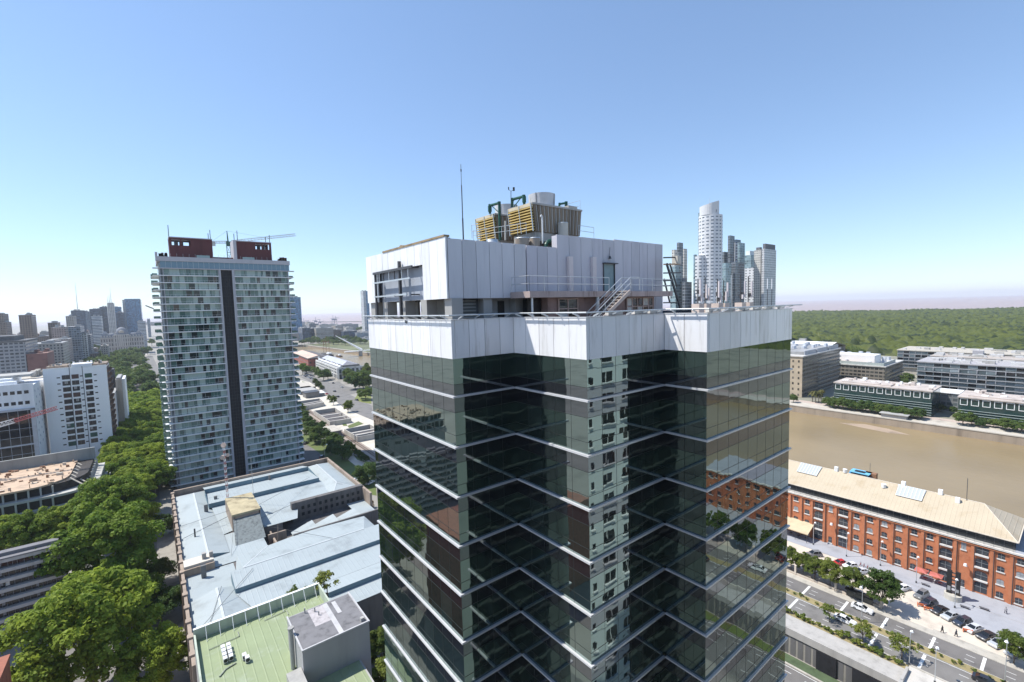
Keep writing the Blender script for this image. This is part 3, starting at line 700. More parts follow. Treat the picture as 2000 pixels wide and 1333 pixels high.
# ---------------------------------------------------------------- rooftop plant
OCH = mat('ochre_slat', (.56, .40, .14), var=.15, scale=1.2); CASE = mat('casing_grey', (.42, .40, .37), var=.15, scale=.8, streak=True)
RIB = mat('casing_rib', (.30, .235, .17), var=.2, scale=.8, streak=True); DARK = mat('dark_void', (.14, .10, .035), var=.1)
GRN = mat('green_pipe', (.02, .085, .06), rough=.45, var=.15, scale=2)
def cooling_tower(x, y, lx, ly, z0, h, label):
    t = thing('cooling_tower', label, 'cooling tower', (x, y, z0))
    m = MB(); fl = .28                                    # west louvre face leans out at the top
    def qx(z): return x - fl * (z - z0) / h
    m.face([(x + .15, y, z0), (x + lx, y, z0), (x + lx + fl, y, z0 + h), (qx(z0 + h) + .15, y, z0 + h)], 0)
    m.face([(x + lx, y + ly, z0), (x + .15, y + ly, z0), (qx(z0 + h) + .15, y + ly, z0 + h), (x + lx + fl, y + ly, z0 + h)], 0)
    m.face([(x + lx, y, z0), (x + lx, y + ly, z0), (x + lx + fl, y + ly, z0 + h), (x + lx + fl, y, z0 + h)], 0)
    m.face([(qx(z0 + h), y, z0 + h), (x + lx + fl, y, z0 + h), (x + lx + fl, y + ly, z0 + h), (qx(z0 + h), y + ly, z0 + h)], 1)
    m.face([(x + .15, y, z0), (qx(z0 + h) + .15, y, z0 + h), (qx(z0 + h) + .15, y + ly, z0 + h), (x + .15, y + ly, z0)], 2)
    m.build('casing', [RIB, CASE, DARK], t)
    m = MB(); n = int(lx / .22)
    for i in range(n):
        s = (i + .5) / n; xa = x + .15 + (lx - .15) * s; xb = qx(z0 + h) + .15 + (lx + 2 * fl - .15) * s
        m.bar((xa, y - .03, z0 + .02), (xb, y - .03, z0 + h - .1), .07, .07, i % 2)
    m.bar((qx(z0 + h), y - .05, z0 + h), (x + lx + fl, y - .05, z0 + h), .12, .16, 1)
    m.build('rib', [RIB, CASE], t)
    m = MB(); n = 9
    for i in range(n):
        z = z0 + .08 + (h - .3) * i / n
        m.bar((qx(z) - .02, y + .05, z + .1), (qx(z) - .02, y + ly - .05, z + .1), .3, .1, 0)
    m.build('louvre', OCH, t)
    m = MB(); m.bar((qx(z0 + h) + .04, y, z0 + h - .12), (qx(z0 + h) + .04, y + ly, z0 + h - .12), .3, .3, 0); m.build('louvre_head', mat('head_cream', (.58, .50, .36), var=.12), t)
    m = Many()
    for s in (0, .5, 1): m.bar((x - .14, y + ly * s, z0), (qx(z0 + h) - .14, y + ly * s, z0 + h), .07, .07)
    m.build('louvre_post', STEEL, t)
    m = MB(); m.box(x + .2, x + lx - .1, y + .1, y + ly - .1, z0 - .8, z0 - .01); m.build('basin', CASE, t)
    cx, cy = x + lx * .42, y + ly * .5; m = MB(); r = ly * .39; n = 28
    for i in range(n):
        a, b = 2 * pi * i / n, 2 * pi * (i + 1) / n
        for ra, rb, za, zb in ((r * 1.02, r * .96, 0, .35), (r * .96, r, .35, 1.35), (r * .93, r * .9, 1.35, .1)):
            m.face([(cx + ra * cos(a), cy + ra * sin(a), z0 + h + za), (cx + ra * cos(b), cy + ra * sin(b), z0 + h + za), (cx + rb * cos(b), cy + rb * sin(b), z0 + h + zb), (cx + rb * cos(a), cy + rb * sin(a), z0 + h + zb)])
        m.face([(cx + r * cos(a), cy + r * sin(a), z0 + h + 1.35), (cx + r * cos(b), cy + r * sin(b), z0 + h + 1.35), (cx + r * .93 * cos(b), cy + r * .93 * sin(b), z0 + h + 1.35), (cx + r * .93 * cos(a), cy + r * .93 * sin(a), z0 + h + 1.35)])
    fc = m.build('fan_cylinder', mat('fan_grey', (.52, .52, .53), rough=.5, var=.08, scale=.8), t)
    m = MB()
    for i in range(4): m.bar((cx + r * .97 * cos(i * pi / 2 + .4), cy + r * .97 * sin(i * pi / 2 + .4), z0 + h + .05), (cx + r * 1.0 * cos(i * pi / 2 + .4), cy + r * 1.0 * sin(i * pi / 2 + .4), z0 + h + 1.36), .05, .05)
    m.build('seam', DSTEEL, fc)
    m = MB(); m.box(x + lx - 1.2, x + lx, y + .3, y + 1.2, z0 + h, z0 + h + .42); m.build('motor_box', CASE, t)
    return railing([(x + lx * .45, y + ly - .1, z0 + h), (x + lx + .2, y + ly - .1, z0 + h), (x + lx + .2, y + .1, z0 + h)], 1.0, '', 2, 1.1, .018, parent=t)
cooling_tower(27.6, 31.5, 5.9, 3.3, 86.75, 2.45, 'cooling tower with ochre louvres and a tall fan drum, nearer of the two')
cooling_tower(27.4, 36.9, 5.9, 3.1, 86.75, 2.4, 'cooling tower with ochre louvres half hidden, farther of the two')
def drum(name, x, y, z, r, h, label, mm, taper=.9, cat='tank'):
    t = thing(name, label, cat, (x, y, z))
    MB().tube((x, y, z), (x, y, z + h), r * taper, 20, 0, r, False).build('shell', mm, t)
    m = MB(); m.tube((x, y, z + h), (x, y, z + h + .07), r * 1.03, 20, 0, r * .98); m.build('lid', STEEL, t)
TAN = mat('tan_tank', (.38, .31, .25), var=.2, scale=1.5, streak=True); CRM = mat('cream_tank', (.50, .47, .41), var=.12, scale=1)
drum('water_tank', 25.4, 30.6, 84.9, .62, .9, 'wide brown round water tank in front of the cooling towers', TAN)
drum('water_tank', 26.5, 30.2, 84.75, .45, 1.1, 'narrower brown round water tank beside the green pump', TAN)
drum('water_tank', 30.6, 30.9, 85.0, .48, 2.6, 'tall cream cylindrical tank against the cooling tower side', CRM, 1.0)
drum('vent_cowl', 22.9, 31.5, 84.7, .5, .9, 'grey conical vent cowl beneath the ochre louvres', STEEL, 1.7, 'vent')
# green pump with bent pipe
t = thing('pump', 'dark green pump with fat bent pipes in the roof notch', 'pump', (27.3, 29.6, 84.7))
m = MB(); cx, cy, cz = 27.7, 29.5, 85.0
arc = [Vector((cx - .62 * cos(a) + 0, cy, cz + .62 * sin(a))) for a in np.linspace(-.5, pi / 2, 8)]
m.path(arc, .17, 10); m.tube(arc[-1], arc[-1] + Vector((1.1, 0, 0)), .17, 10); m.build('pipe', GRN, t, smooth=True)
m = MB(); m.tube((27.6, 29.4, 84.95), (28.7, 29.4, 84.95), .3, 14); m.tube((27.9, 29.4, 85.25), (28.4, 29.4, 85.25), .2, 12); m.box(27.5, 28.8, 29.1, 29.7, 84.68, 84.78); m.build('motor', GRN, t)
def pipeframe(pts, r, label, brace=None):
    t = thing('water_pipe', label, 'pipe', tuple(pts[0])); m = MB(); m.path(pts, r, 8)
    for p in pts[1:-1]: m.tube(Vector(p) - Vector((0, 0, r)), Vector(p) + Vector((0, 0, r)), r * 1.25, 8)
    m.build('pipe', GRN, t)
    m = MB(); e = Vector(pts[0]); m.tube(e + Vector((0, 0, .2)), e + Vector((0, 0, .75)), r * 1.5, 8); m.build('valve', GRN, t)
    if brace: MB().tube(brace[0], brace[1], .05, 6).build('brace', GRN, t)
pipeframe([AX(957, 418, 27.0), AX(957, 402, 27.0), AX(975, 397, 27.0), AX(977, 470, 27.0)], .13, 'dark green inverted-U pipe at the farther cooling tower', (AX(962, 404, 27.), AX(974, 415, 27.)))
pipeframe([AX(1024, 400, 28.2), AX(1023, 384, 28.2), AX(1001, 390, 28.2), AX(1000, 405, 28.2)], .13, 'dark green inverted-U pipe between the two cooling towers', (AX(1004, 404, 28.2), AX(1018, 386, 28.2)))
pipeframe([AY(1106, 409, 33.5), AY(1105, 397, 33.5), AY(1093, 399, 33.5), AY(1091, 406, 33.5)], .11, 'short dark green pipe bend right of the big fan drum')
def polething(name, pts, r, label, cat, mm=STEEL): return one(name, MB().path(pts, r, 6), mm, label, cat)
t = thing('mast', 'tall thin steel antenna mast on the white penthouse roof', 'mast', (21, 33, 84.7))
m = MB(); m.tube((21, 33, 84.7), (21, 33, 87.5), .06, 8); m.tube((21, 33, 87.5), (21, 33, 90.2), .042, 8); m.tube((21, 33, 90.2), (21, 33, 91.9), .02, 6); m.build('pole', DSTEEL, t); MB().tube((21, 33, 91.3), (21, 33, 91.5), .05, 6).build('tip', DSTEEL, t)
t = thing('anemometer', 'small cup anemometer on a pole above the cooling towers', 'anemometer', AX(998, 410, 28.))
a, b = Vector(AX(998, 412, 28.)), Vector(AX(998, 374, 28.)); MB().tube(a, b, .03, 6).build('pole', DSTEEL, t)
m = MB(); c = Vector(AX(993.5, 371, 28.)); d = Vector(AX(1003.5, 371, 28.)); m.tube(b, c, .02, 5); m.tube(b, d, .02, 5); m.tube(c, c + Vector((0, 0, .25)), .05, 6); m.tube(d - Vector((0, 0, .1)), d + Vector((0, 0, .22)), .1, 8); m.build('cup', BLACK, t)
polething('vent_pipe', [AY(1060, 476, 30), AY(1059, 424, 30), AY(1057, 420.5, 30), AY(1056, 424, 30)], .07, 'white gooseneck vent pipe in front of the nearer cooling tower', 'pipe', WHITE)
polething('vent_pipe', [AY(987, 470, 31), AY(987, 432, 31)], .08, 'plain pale upright pipe left of the brown tanks', 'pipe', CRM)
railing([AX(925, 470, 26.6), AX(1028, 458, 26.6)], 1.0, 'thin railing running in front of the ochre louvres', 2, 1.2, .02)
railing([AY(1130, 461, 31), AY(1160, 465, 31)], 1.0, 'short thin railing at the right end of the roof plant', 2, 1.2, .02)
railing([AX(922, 466, 27.2), AX(940, 466, 27.2)], 1.4, 'short railing beside the farther cooling tower', 2, .7, .03)
t = thing('vent_drum', 'round brown fan housing behind the timber roof edge', 'fan housing', (17.6, 36.5, 84.7))
MB().tube((17.2, 37.0, 85.0), (17.9, 37.0, 85.0), .55, 18).build('housing', mat('brown_drum', (.30, .24, .17), var=.2, scale=1), t); MB().tube((17.15, 37.0, 85.0), (17.2, 37.0, 85.0), .4, 14).build('grille', DSTEEL, t)

# antenna masts on the right part of the roof
def antenna(x, yb, yt, label, panels, w=.0):
    b = Vector(AY(x, yb, 21.)); b.z = 78.4; tp = Vector(AY(x, yt, 21.)); tp.x = b.x
    t = thing('antenna_mast', label, 'antenna', tuple(b)); h = tp.z - b.z
    MB().tube(b, b + Vector((0, 0, h)), .05, 6).build('pole', DSTEEL, t)
    m = MB(); m.box(b.x - .4, b.x + .4, b.y - .35, b.y + .35, 78.4, 79.85); m.build('base_block', mat('base_cream', (.60, .50, .44), var=.12, scale=1.5), t)
    for i, (dx, z, ln) in enumerate(panels):
        m = MB(); m.box(b.x + dx - .1, b.x + dx + .1, b.y - .32, b.y - .2, b.z + z, b.z + z + ln); m.build('panel_antenna', mat('antenna_white', (.66, .60, .60), var=.06), t)
        m = MB(); m.tube((b.x, b.y, b.z + z + ln / 2), (b.x + dx, b.y - .2, b.z + z + ln / 2), .03, 5); m.box(b.x + dx * .4 - .09, b.x + dx * .4 + .09, b.y - .2, b.y + .05, b.z + z + .1, b.z + z + .45); m.build('bracket', DSTEEL, t)
antenna(1363, 605, 545, 'rooftop antenna mast with a long pale panel, left end of the row', [(-.05, 2.2, 1.3), (.15, 1.6, .8)])
antenna(1377, 605, 542, 'rooftop antenna mast with two pale panels and a cream base block, second from left', [(.22, 1.7, 1.1), (-.2, 1.9, 1.2)])
antenna(1401, 605, 545, 'rooftop antenna mast crowded with dark radio boxes', [(-.2, 2.0, 1.4), (.1, 1.5, .8)])
antenna(1413, 605, 548, 'rooftop antenna mast with a fat pale drum and an orange tinted base', [(0, 1.6, .9), (.24, 2.0, 1.3)])
antenna(1446, 600, 537, 'rooftop antenna mast with a round white dish at mid height', [(-.1, 1.8, .4), (.3, 2.0, 1.5)])
antenna(1461, 600, 540, 'rooftop antenna mast right of the white dish', [(.2, 1.9, 1.6)])
for x, lab in ((1498.5, 'left'), (1507, 'right')):
    b = Vector(AY(x, 600, 20.)); b.z = 78.4; t = thing('whip_antenna', 'slim white whip antenna near the roof corner, %s of a pair' % ('first' if lab == 'left' else 'second'), 'antenna', tuple(b))
    MB().tube(b, b + Vector((0, 0, 2.9)), .03, 6).build('pole', DSTEEL, t); MB().tube(b + Vector((0, 0, 2.7)), b + Vector((0, 0, 3.7)), .05, 6).build('whip', WHITE, t)
b = Vector(AY(1428, 600, 20)); one('flagpole', MB().tube((b.x, b.y, 78.4), (b.x, b.y, 82.3), .045, 6), STEEL, 'bare pale pole standing among the rooftop antennas', 'pole')
# leaning steel gantry at the end of the penthouse
t = thing('gantry', 'rusty steel gantry leaning off the right end of the penthouse', 'gantry', AY(1310, 600, 27.))
m = MB(); q = lambda x, y, Y=27.: AY(x, y, Y)
m.bar(q(1302, 515), q(1330, 606), .16, .2); m.bar(q(1308, 515, 27.8), q(1322, 560, 27.8), .12, .15); m.bar(q(1297, 545), q(1308, 590), .12, .12); m.build('leaning_beam', DSTEEL, t)
m = MB()
for y, x1 in ((503, 1322), (516, 1328), (533, 1330), (548, 1312), (558, 1316), (591, 1332)): m.bar(q(1296, y + .8), q(x1, y), .1, .13, 1 if y in (516,) else 0)
m.build('cross_beam', [DSTEEL, mat('rust_beam', (.40, .26, .16), var=.2)], t)
m = MB(); p = Vector(q(1322, 516)); m.box(p.x - .35, p.x + .35, p.y - .3, p.y + .3, p.z, p.z + .8); m.build('hoist_box', CRM, t)
# ---------------------------------------------------------------- pale neighbour behind the viewer (seen mirrored in the glass)
t = thing('apartment_block', 'tall pale green apartment tower facing the glass tower, seen only mirrored in its glass', 'apartment block', (25, -10, 0))
PG = mat('pale_green_wall', (.84, .90, .87), var=.06, scale=.2, streak=True)
MB().box(37, 58, -24, -2.6, 0, 86).build('wall', PG, t); MB().box(33, 37, -24, -2.62, 0, 86).build('corner_strip', mat('corner_green', (.36, .42, .38), var=.08, scale=.2), t)
MB().box(-9, 33, -24, -3.2, 0, 86).build('dark_wing', mat('dark_wing', (.075, .085, .085), var=.15, scale=.2), t)
m = MB(); m2 = MB(); m3 = MB()
DP = glass('neighbour_pane', (.02, .025, .03), f0=.5, wob=0)
for f in range(28):
    z = 1.2 + f * 2.95
    for x, wdt, h in ((38.5, 2.6, 1.5), (46.6, .6, 1.0), (49.2, 2.4, 1.5), (53.6, 2.2, 1.5)):
        m.box(x, x + wdt, -2.598, -2.55, z, z + h); m2.box(x - .1, x + wdt + .1, -2.597, -2.3, z - .16, z - .002)
        if wdt > 1: m3.box(x + wdt * .38, x + wdt * .42, -2.545, -2.5, z, z + h); m.box(x + .4, x + wdt - .4, -2.45, -2.4, z + .1, z + .6) if f % 3 == 0 else None
    m2.box(37, 58, -2.599, -2.575, z - .75, z - .72, 1)
    for x in (-7, -1.5, 4, 9.5, 15, 20.5, 26): m.box(x, x + 4, -3.198, -3.15, z, z + 1.9)
    m2.box(-9, 33, -3.199, -2.7, z - .3, z - .1, 1)
tag(m.build('window', DP, t), kind='stuff'); tag(m2.build('sill', [WHITE, CONCD], t), kind='stuff'); m3.build('mullion', WHITE, t)

# ---------------------------------------------------------------- tall apartment tower on the left
AT = thing('apartment_tower', 'broad glass apartment tower with white balcony slabs and two dark red roof blocks', 'apartment tower', (31, 272, 0))
XA, XB, YF, YB_, ZTOP = 3.6, 58.4, 259., 288., 101.6
SLAB = mat('slab_white', (.74, .745, .74), var=.07, scale=.3); COREW = mat('tower_core', (.30, .34, .34), var=.1)
PANES = [glass('pane_teal', (.075, .15, .13), f0=.6, rough=.05, wob=.03, wscale=.4), glass('pane_pale', (.36, .45, .41), f0=.5, rough=.08, wob=.03), glass('pane_dark', (.010, .02, .020), f0=.5, rough=.03, wob=.03, wscale=.4), glass('pane_mid', (.17, .26, .23), f0=.6, rough=.05, wob=.03), glass('pane_warm', (.10, .085, .07), f0=.4, rough=.1, wob=0)]
RAILG = glass('rail_glass', (.12, .20, .165), f0=.5, rough=.1, wob=0)
FH = 3.22; NF = 31; zb0 = ZTOP - NF * FH
MB().box(XA + .6, XB - .6, YF + 1.4, YB_, 0, ZTOP + 2.4).build('core', COREW, AT)
rr = random.Random(5); runs = ((XA + 2.2, 26.7), (33.6, XB - 1.2))
for f in range(NF):
    z = zb0 + f * FH
    m = MB()
    m.box(XA - .1, 27.0, YF + .02, YF + 1.6, z - .2, z + .2); m.box(33.2, XB + .1, YF + .02, YF + 1.6, z - .2, z + .2)
    for i, yb in enumerate((262.5, 268.8, 275., 281.2)):       # side balconies west and east
        d = 1.9 + .5 * ((f + i) % 2)
        m.box(XA - d, XA + .6, yb, yb + 4.4, z - .14, z + .14); m.box(XB - .6, XB + d, yb, yb + 4.4, z - .14, z + .14)
    m.box(XA - 1.5, XA + .7, YF + .3, YF + 3.0, z - .14, z + .14); m.box(XB - .7, XB + 1.6, YF + .3, YF + 3.0, z - .14, z + .14)
    m.build('floor_slab', SLAB, AT)
    for xa, xb in runs:
        m = MB(); x = xa
        while x < xb - .3:
            w = min(rr.choice((.9, 1.3, 1.3, 1.7, 2.2)), xb - x)
            r = rr.random(); k = 1 if r < .33 else 0 if r < .57 else 3 if r < .86 else 2 if r < .99 else 4
            y = YF + 1.38 - (.01 * rr.random()); tl = rr.gauss(0, .006)
            m.face([(x + .06, y + tl, z + .14), (x + w - .06, y - tl, z + .14), (x + w - .06, y - tl, z + FH - .14), (x + .06, y + tl, z + FH - .14)], k)
            if rr.random() < .22: m.box(x + w - .12, x + w + .05, y - .06, y + .05, z + .13, z + FH - .13, 2)
            x += w
        m.build('window_band', PANES, AT)
    m = MB()
    for xa, xb in runs:
        m.box(xa, xb, YF + .06, YF + .10, z + 1.04, z + 1.09, 0)
        n = int((xb - xa) / 1.9)
        for i in range(n + 1): m.box(xa + (xb - xa) * i / n - .03, xa + (xb - xa) * i / n + .03, YF + .05, YF + .11, z + .13, z + 1.05, 0)
    for i, yb in enumerate((262.5, 268.8, 275., 281.2)):
        d = 1.9 + .5 * ((f + i) % 2)
        for xx in (XA - d, XB + d - .06): m.box(xx, xx + .06, yb, yb + 4.4, z + .14, z + 1.12, 1)
        for yy in (yb + .01, yb + 4.33): m.box(XA - d + .07, XA, yy, yy + .06, z + .14, z + 1.1, 1); m.box(XB, XB + d - .07, yy, yy + .06, z + .14, z + 1.1, 1)
    m.build('balcony_rail', [SLAB, RAILG], AT)
for yb in (262.5, 268.8, 275., 281.2):
    for side in (0, 1):
        m = MB()
        for f in range(NF):
            z = zb0 + f * FH; k = rr.choice((0, 1, 2, 3))
            if side: m.face([(XB - .55, yb, z + .15), (XB - .55, yb + 4, z + .15), (XB - .55, yb + 4, z + 3), (XB - .55, yb, z + 3)], k)
            else: m.face([(XA + .55, yb + 4, z + .15), (XA + .55, yb, z + .15), (XA + .55, yb, z + 3), (XA + .55, yb + 4, z + 3)], k)
        m.build('side_glazing', PANES, AT)
m = MB()
for x in (XA + 1.0, XA + 2.1, 26.85, 33.35, XB - 1.1): m.box(x - .13, x + .13, YF + .3, YF + 1.4, 0, ZTOP)
m.box(27.0, 27.7, YF - .05, YF + 1.6, 0, ZTOP + .2); m.box(32.3, 33.2, YF - .05, YF + 1.6, 0, ZTOP + .2)
m.build('fin', mat('fin_grey', (.42, .42, .44), var=.06, scale=.3), AT)
m = MB(); m.box(27.7, 32.3, YF + 1.2, YF + 1.38, 0, ZTOP - .2, 0)
for f in range(NF * 2):
    z = zb0 + f * FH / 2; m.box(27.75, 32.25, YF + 1.0, YF + 1.2, z, z + .09, 1)
for x in (28.9, 30.0, 31.1): m.box(x - .05, x + .05, YF + .98, YF + 1.2, 0, ZTOP - .3, 1)
m.build('dark_recess', [mat('recess_black', (.02, .02, .024), var=.15), mat('recess_frame', (.055, .055, .06), var=.1)], AT)
m = MB(); m.box(XA + 1.2, XB - .4, YF + .5, YF + 1.3, ZTOP + .2, ZTOP + 3.2)
m.build('blue_glazing', glass('blue_glazing', (.10, .19, .26), f0=.8, rough=.06, wob=.03), AT)
m = MB()
for i in range(27): x = XA + 1.2 + i * 2.05; m.box(x - .03, x + .03, YF + .44, YF + .5, ZTOP + .2, ZTOP + 3.2)
m.box(XA - 1.6, XB + 1.9, YF + .02, YF + 2.4, ZTOP - .2, ZTOP + .2, 1); m.box(XA, XB, YF - .02, YF + 1.4, ZTOP + 3.2, ZTOP + 5.2, 1); m.box(XA, XB, YF + 1.4, YB_, ZTOP + 3.0, ZTOP + 3.3, 1); m.box(XA, XA + .5, YF + 1.4, YB_, ZTOP + 3.3, ZTOP + 5.2, 1); m.box(XB - .5, XB, YF + 1.4, YB_, ZTOP + 3.3, ZTOP + 5.2, 1)
m.box(XA - .3, XA + .6, YF - .06, YF + 2, ZTOP + 3.2, ZTOP + 7, 1)
m.build('crown', [STEEL, mat('crown_grey', (.46, .45, .47), var=.06, scale=.2)], AT)
RED = mat('red_cladding', (.105, .030, .032), var=.12, scale=.25, streak=True)
zt0, zt1 = ZTOP + 5.2, ZTOP + 14.2
m = MB()
for xa, xb, wa, wb in ((8.8, 25.4, 9.8, 16.8), (35.4, 50.8, 43.6, 49.8)):
    zw = zt1 - .6; zv = zt1 - 3.4
    for yy in (262., 272.):
        m.box(xa, xb, yy, yy + .4, zt0 - 1.8, zv); m.box(xa, wa, yy, yy + .4, zv, zt1); m.box(wb, xb, yy, yy + .4, zv, zt1); m.box(wa, wb, yy, yy + .4, zw, zt1)
        m.box((wa + wb) / 2 - .25, (wa + wb) / 2 + .25, yy, yy + .3, zv, zw)
    for xx in (xa, xb - .4): m.box(xx + .01, xx + .39, 262.4, 272., zt0 - 1.8, zv); m.box(xx + .01, xx + .39, 262.4, 264.5, zv, zt1); m.box(xx + .01, xx + .39, 270, 272, zv, zt1)
    m.box(xa + .4, xb - .4, 262.4, 272, zt0 - 1.0, zt0 - .8)
m.box(25.4, 35.4, 265, 265.4, zt0 - 1, zt0 + 1.2)
m.build('roof_block', RED, AT)
m = Many(); m.box(34.0, 35.35, 261.9, 272, zt0 - 1, zt1 + .5, 0); m.box(8.7, 25.5, 261.8, 272.5, zt1 + .01, zt1 + .4, 0); m.box(35.4, 50.9, 261.8, 272.5, zt1 + .01, zt1 + .4, 0)
m.box(18.8, 24.0, 261.7, 261.95, zt0 - 1, zt0 + 1.4, 1); m.box(37.6, 42.8, 261.7, 261.95, zt0 - 1, zt0 + 1.4, 1)
for i in range(22): x = XA + 3 + i * 2.3; m.box(x - .04, x + .04, YF + .3, YF + .36, ZTOP + 5.2, ZTOP + 6.7, 0)
m.build('roof_trim', [mat('crown_grey', (.46, .45, .47)), PANES[1]], AT)
m = MB()
for x, h in ((8.9, 5.5), (24.0, 3.0), (24.8, 4.6), (34.6, 3.6), (36.0, 5.2), (48.4, 3.0), (50.2, 4.2)): m.tube((x, 262.2, zt1), (x, 262.2, zt1 + h), .16, 6)
m.build('rod', DSTEEL, AT)
m = Many()
for x, y, z in ((11.5, 265, zt1 - 3), (13.5, 265, zt1 - 3), (45.5, 265, zt1 - 3), (47.6, 265, zt1 - 3)): m.tube((x, y, z), (x, y, z + 1.9), .8, 10)
m.build('roof_fan', DSTEEL, AT)
m = MB()
for i in range(40):
    x = rr.choice((XA + 1 + rr.random() * 3, XB - 1 - rr.random() * 4)); m.box(x - .4, x + .4, YF + 1.5, YF + 2.3, ZTOP + 5.2, ZTOP + 5.6 + rr.random() * 1.6)
m.build('roof_planter', mat('planter_rust', (.22, .12, .08), var=.3, scale=.5), AT)
m = MB(); p = Vector((XA - 2.4, 262, ZTOP - 18)); m.bar(p, p + Vector((-2.6, -1, 1.4)), 1.1, .25, 0); m.build('awning', DSTEEL, AT)

def lattice(m, p0, p1, w, n, r, mm=0, alt=None):
    """square lattice boom"""
    p0 = Vector(p0); p1 = Vector(p1); d = (p1 - p0); q = d.to_track_quat('Z', 'Y')
    cs = [q @ Vector((a * w / 2, b * w / 2, 0)) for a, b in ((-1, -1), (1, -1), (1, 1), (-1, 1))]
    for i in range(n):
        a, b = p0 + d * (i / n), p0 + d * ((i + 1) / n); k = mm if alt is None or i % 2 == 0 else alt
        for j in range(4):
            m.tube(a + cs[j], b + cs[j], r, 4, k, None, False); m.tube(a + cs[j], b + cs[(j + 1) % 4], r * .8, 4, k, None, False); m.tube(a + cs[j], a + cs[(j + 1) % 4], r * .8, 4, k, None, False)
TC = thing('tower_crane', 'green and grey tower crane rising behind the red roof blocks', 'tower crane', (40.3, 330, 0))
m = MB(); lattice(m, (40.3, 330, 0), (40.3, 330, 122), 1.9, 30, .12); m.build('mast', mat('crane_green', (.06, .13, .10), var=.1), TC)
m = MB(); lattice(m, (42, 330, 124.6), (79, 330, 131.6), 1.4, 20, .09); m.build('jib', mat('crane_grey', (.50, .50, .48), var=.1), TC)
m = MB(); lattice(m, (31.5, 330, 123.6), (40, 330, 124.2), 1.3, 6, .09); m.box(31.2, 33.6, 329.4, 330.6, 121.5, 124); m.build('counter_jib', mat('crane_grey', (.5, .5, .48)), TC)
m = MB(); m.tube((40.3, 330, 122), (40.0, 330, 131), .55, 6, 0, .2); m.box(39.2, 41.6, 329, 331, 121.8, 124.6); m.tube((40, 330, 131), (62, 330, 128.3), .05, 4); m.tube((40, 330, 131), (32, 330, 124.2), .05, 4); m.build('cab', mat('crane_green', (.06, .13, .10)), TC)

# ---------------------------------------------------------------- block with pale blue sheet roofs
BR = thing('roofed_block', 'old block of pale blue sheet metal roofs around a ruined light well', 'building', (28, 155, 0))
BL = metal_roof('blue_sheet', (.335, .375, .385), .6, 'X', var=.06, stain=(.24, .265, .27))
BL2 = metal_roof('blue_sheet_cross', (.335, .375, .385), .6, 'Y', var=.06, stain=(.24, .265, .27))
STEP = mat('shaded_step', (.13, .20, .24), var=.1, scale=.4)  # riser colour darkened to carry the shade of south-facing steps
BRK2 = mat('old_brick', (.30, .235, .185), var=.25, scale=.4, detail=8, streak=True)
DBRK = mat('dark_brick', (.125, .115, .11), var=.25, scale=.6, detail=8, streak=True)
m = MB()
m.box(2.0, 28.6, 157.0, 208.2, 0, 13.6); m.box(28.6, 57.6, 166.2, 208.2, 0, 13.6); m.box(2.0, 21, 101.5, 157, 0, 13.6); m.box(28.6, 50, 101.5, 145, 0, 13.6); m.box(21, 28.6, 101.5, 143.5, 0, 13.6); m.box(28.6, 57.5, 145, 166.2, 0, 9.5); m.box(21, 28.6, 143.5, 157, 0, 9.0)
m.build('body', DBRK, BR)
m = MB()
m.box(1.7, 2.35, 101, 208.5, 0, 15.1); m.box(2.35, 57.8, 207.7, 208.5, 10, 15.6); m.box(57.0, 57.8, 157, 207.7, 0, 15.4); m.box(2.35, 8.9, 139.9, 140.6, 12, 15.6)
for y in range(104, 207, 6): m.box(1.45, 1.7, y, y + 1.0, 0, 15.4); m.box(1.5, 2.5, y - .2, y + 1.2, 15.1, 15.5)
m.build('outer_wall', BRK2, BR)
def gable(m, x0, x1, xr, y0, y1, ze, zr_, hip0=0, hip1=0, k=0):
    m.face([(x0, y0, ze), (xr, y0 + hip0, zr_), (xr, y1 - hip1, zr_), (x0, y1, ze)], k)
    m.face([(x1, y0, ze), (x1, y1, ze), (xr, y1 - hip1, zr_), (xr, y0 + hip0, zr_)], k)
    m.face([(x0, y0, ze), (x1, y0, ze), (xr, y0 + hip0, zr_)], k if hip0 else 1); m.face([(x0, y1, ze), (xr, y1 - hip1, zr_), (x1, y1, ze)], k if hip1 else 1)
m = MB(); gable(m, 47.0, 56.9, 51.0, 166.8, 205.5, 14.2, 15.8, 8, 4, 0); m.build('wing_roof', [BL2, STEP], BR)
m = MB(); gable(m, 2.5, 13.0, 8.0, 146.8, 205.5, 13.9, 15.2, 0, 4, 0); gable(m, 2.5, 13.4, 8.0, 101.6, 126.8, 13.7, 15.2, 11.5, 0, 0)
m.face([(2.5, 126.8, 13.75), (13, 126.8, 13.75), (13, 140, 13.75), (2.5, 140, 13.75)], 0)
m.face([(8.8, 140.5, 13.8), (14.5, 140.5, 13.8), (14.5, 147, 13.8), (8.8, 147, 13.8)], 0)
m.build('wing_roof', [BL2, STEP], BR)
m = MB()
m.face([(11.2, 198.3, 16.6), (46.8, 198.3, 16.6), (46.8, 207.5, 14.6), (11.2, 207.5, 14.6)], 0); m.face([(11.2, 198.29, 15.0), (46.8, 198.29, 15.0), (46.8, 198.3, 16.6), (11.2, 198.3, 16.6)], 1)
m.face([(11.2, 183.2, 16.2), (47, 183.2, 16.2), (47, 198.25, 15.0), (11.2, 198.25, 15.0)], 0); m.face([(11.2, 183.19, 14.6), (47, 183.19, 14.6), (47, 183.2, 16.2), (11.2, 183.2, 16.2)], 1)
m.face([(13, 160, 13.9), (36.3, 170.5, 13.9), (48, 168, 13.9), (48, 183.1, 14.7), (12, 183.1, 14.7)], 0); m.face([(23.4, 157, 13.8), (33, 157, 13.75), (36.3, 170.3, 13.85), (23.4, 164.6, 13.85)], 0)
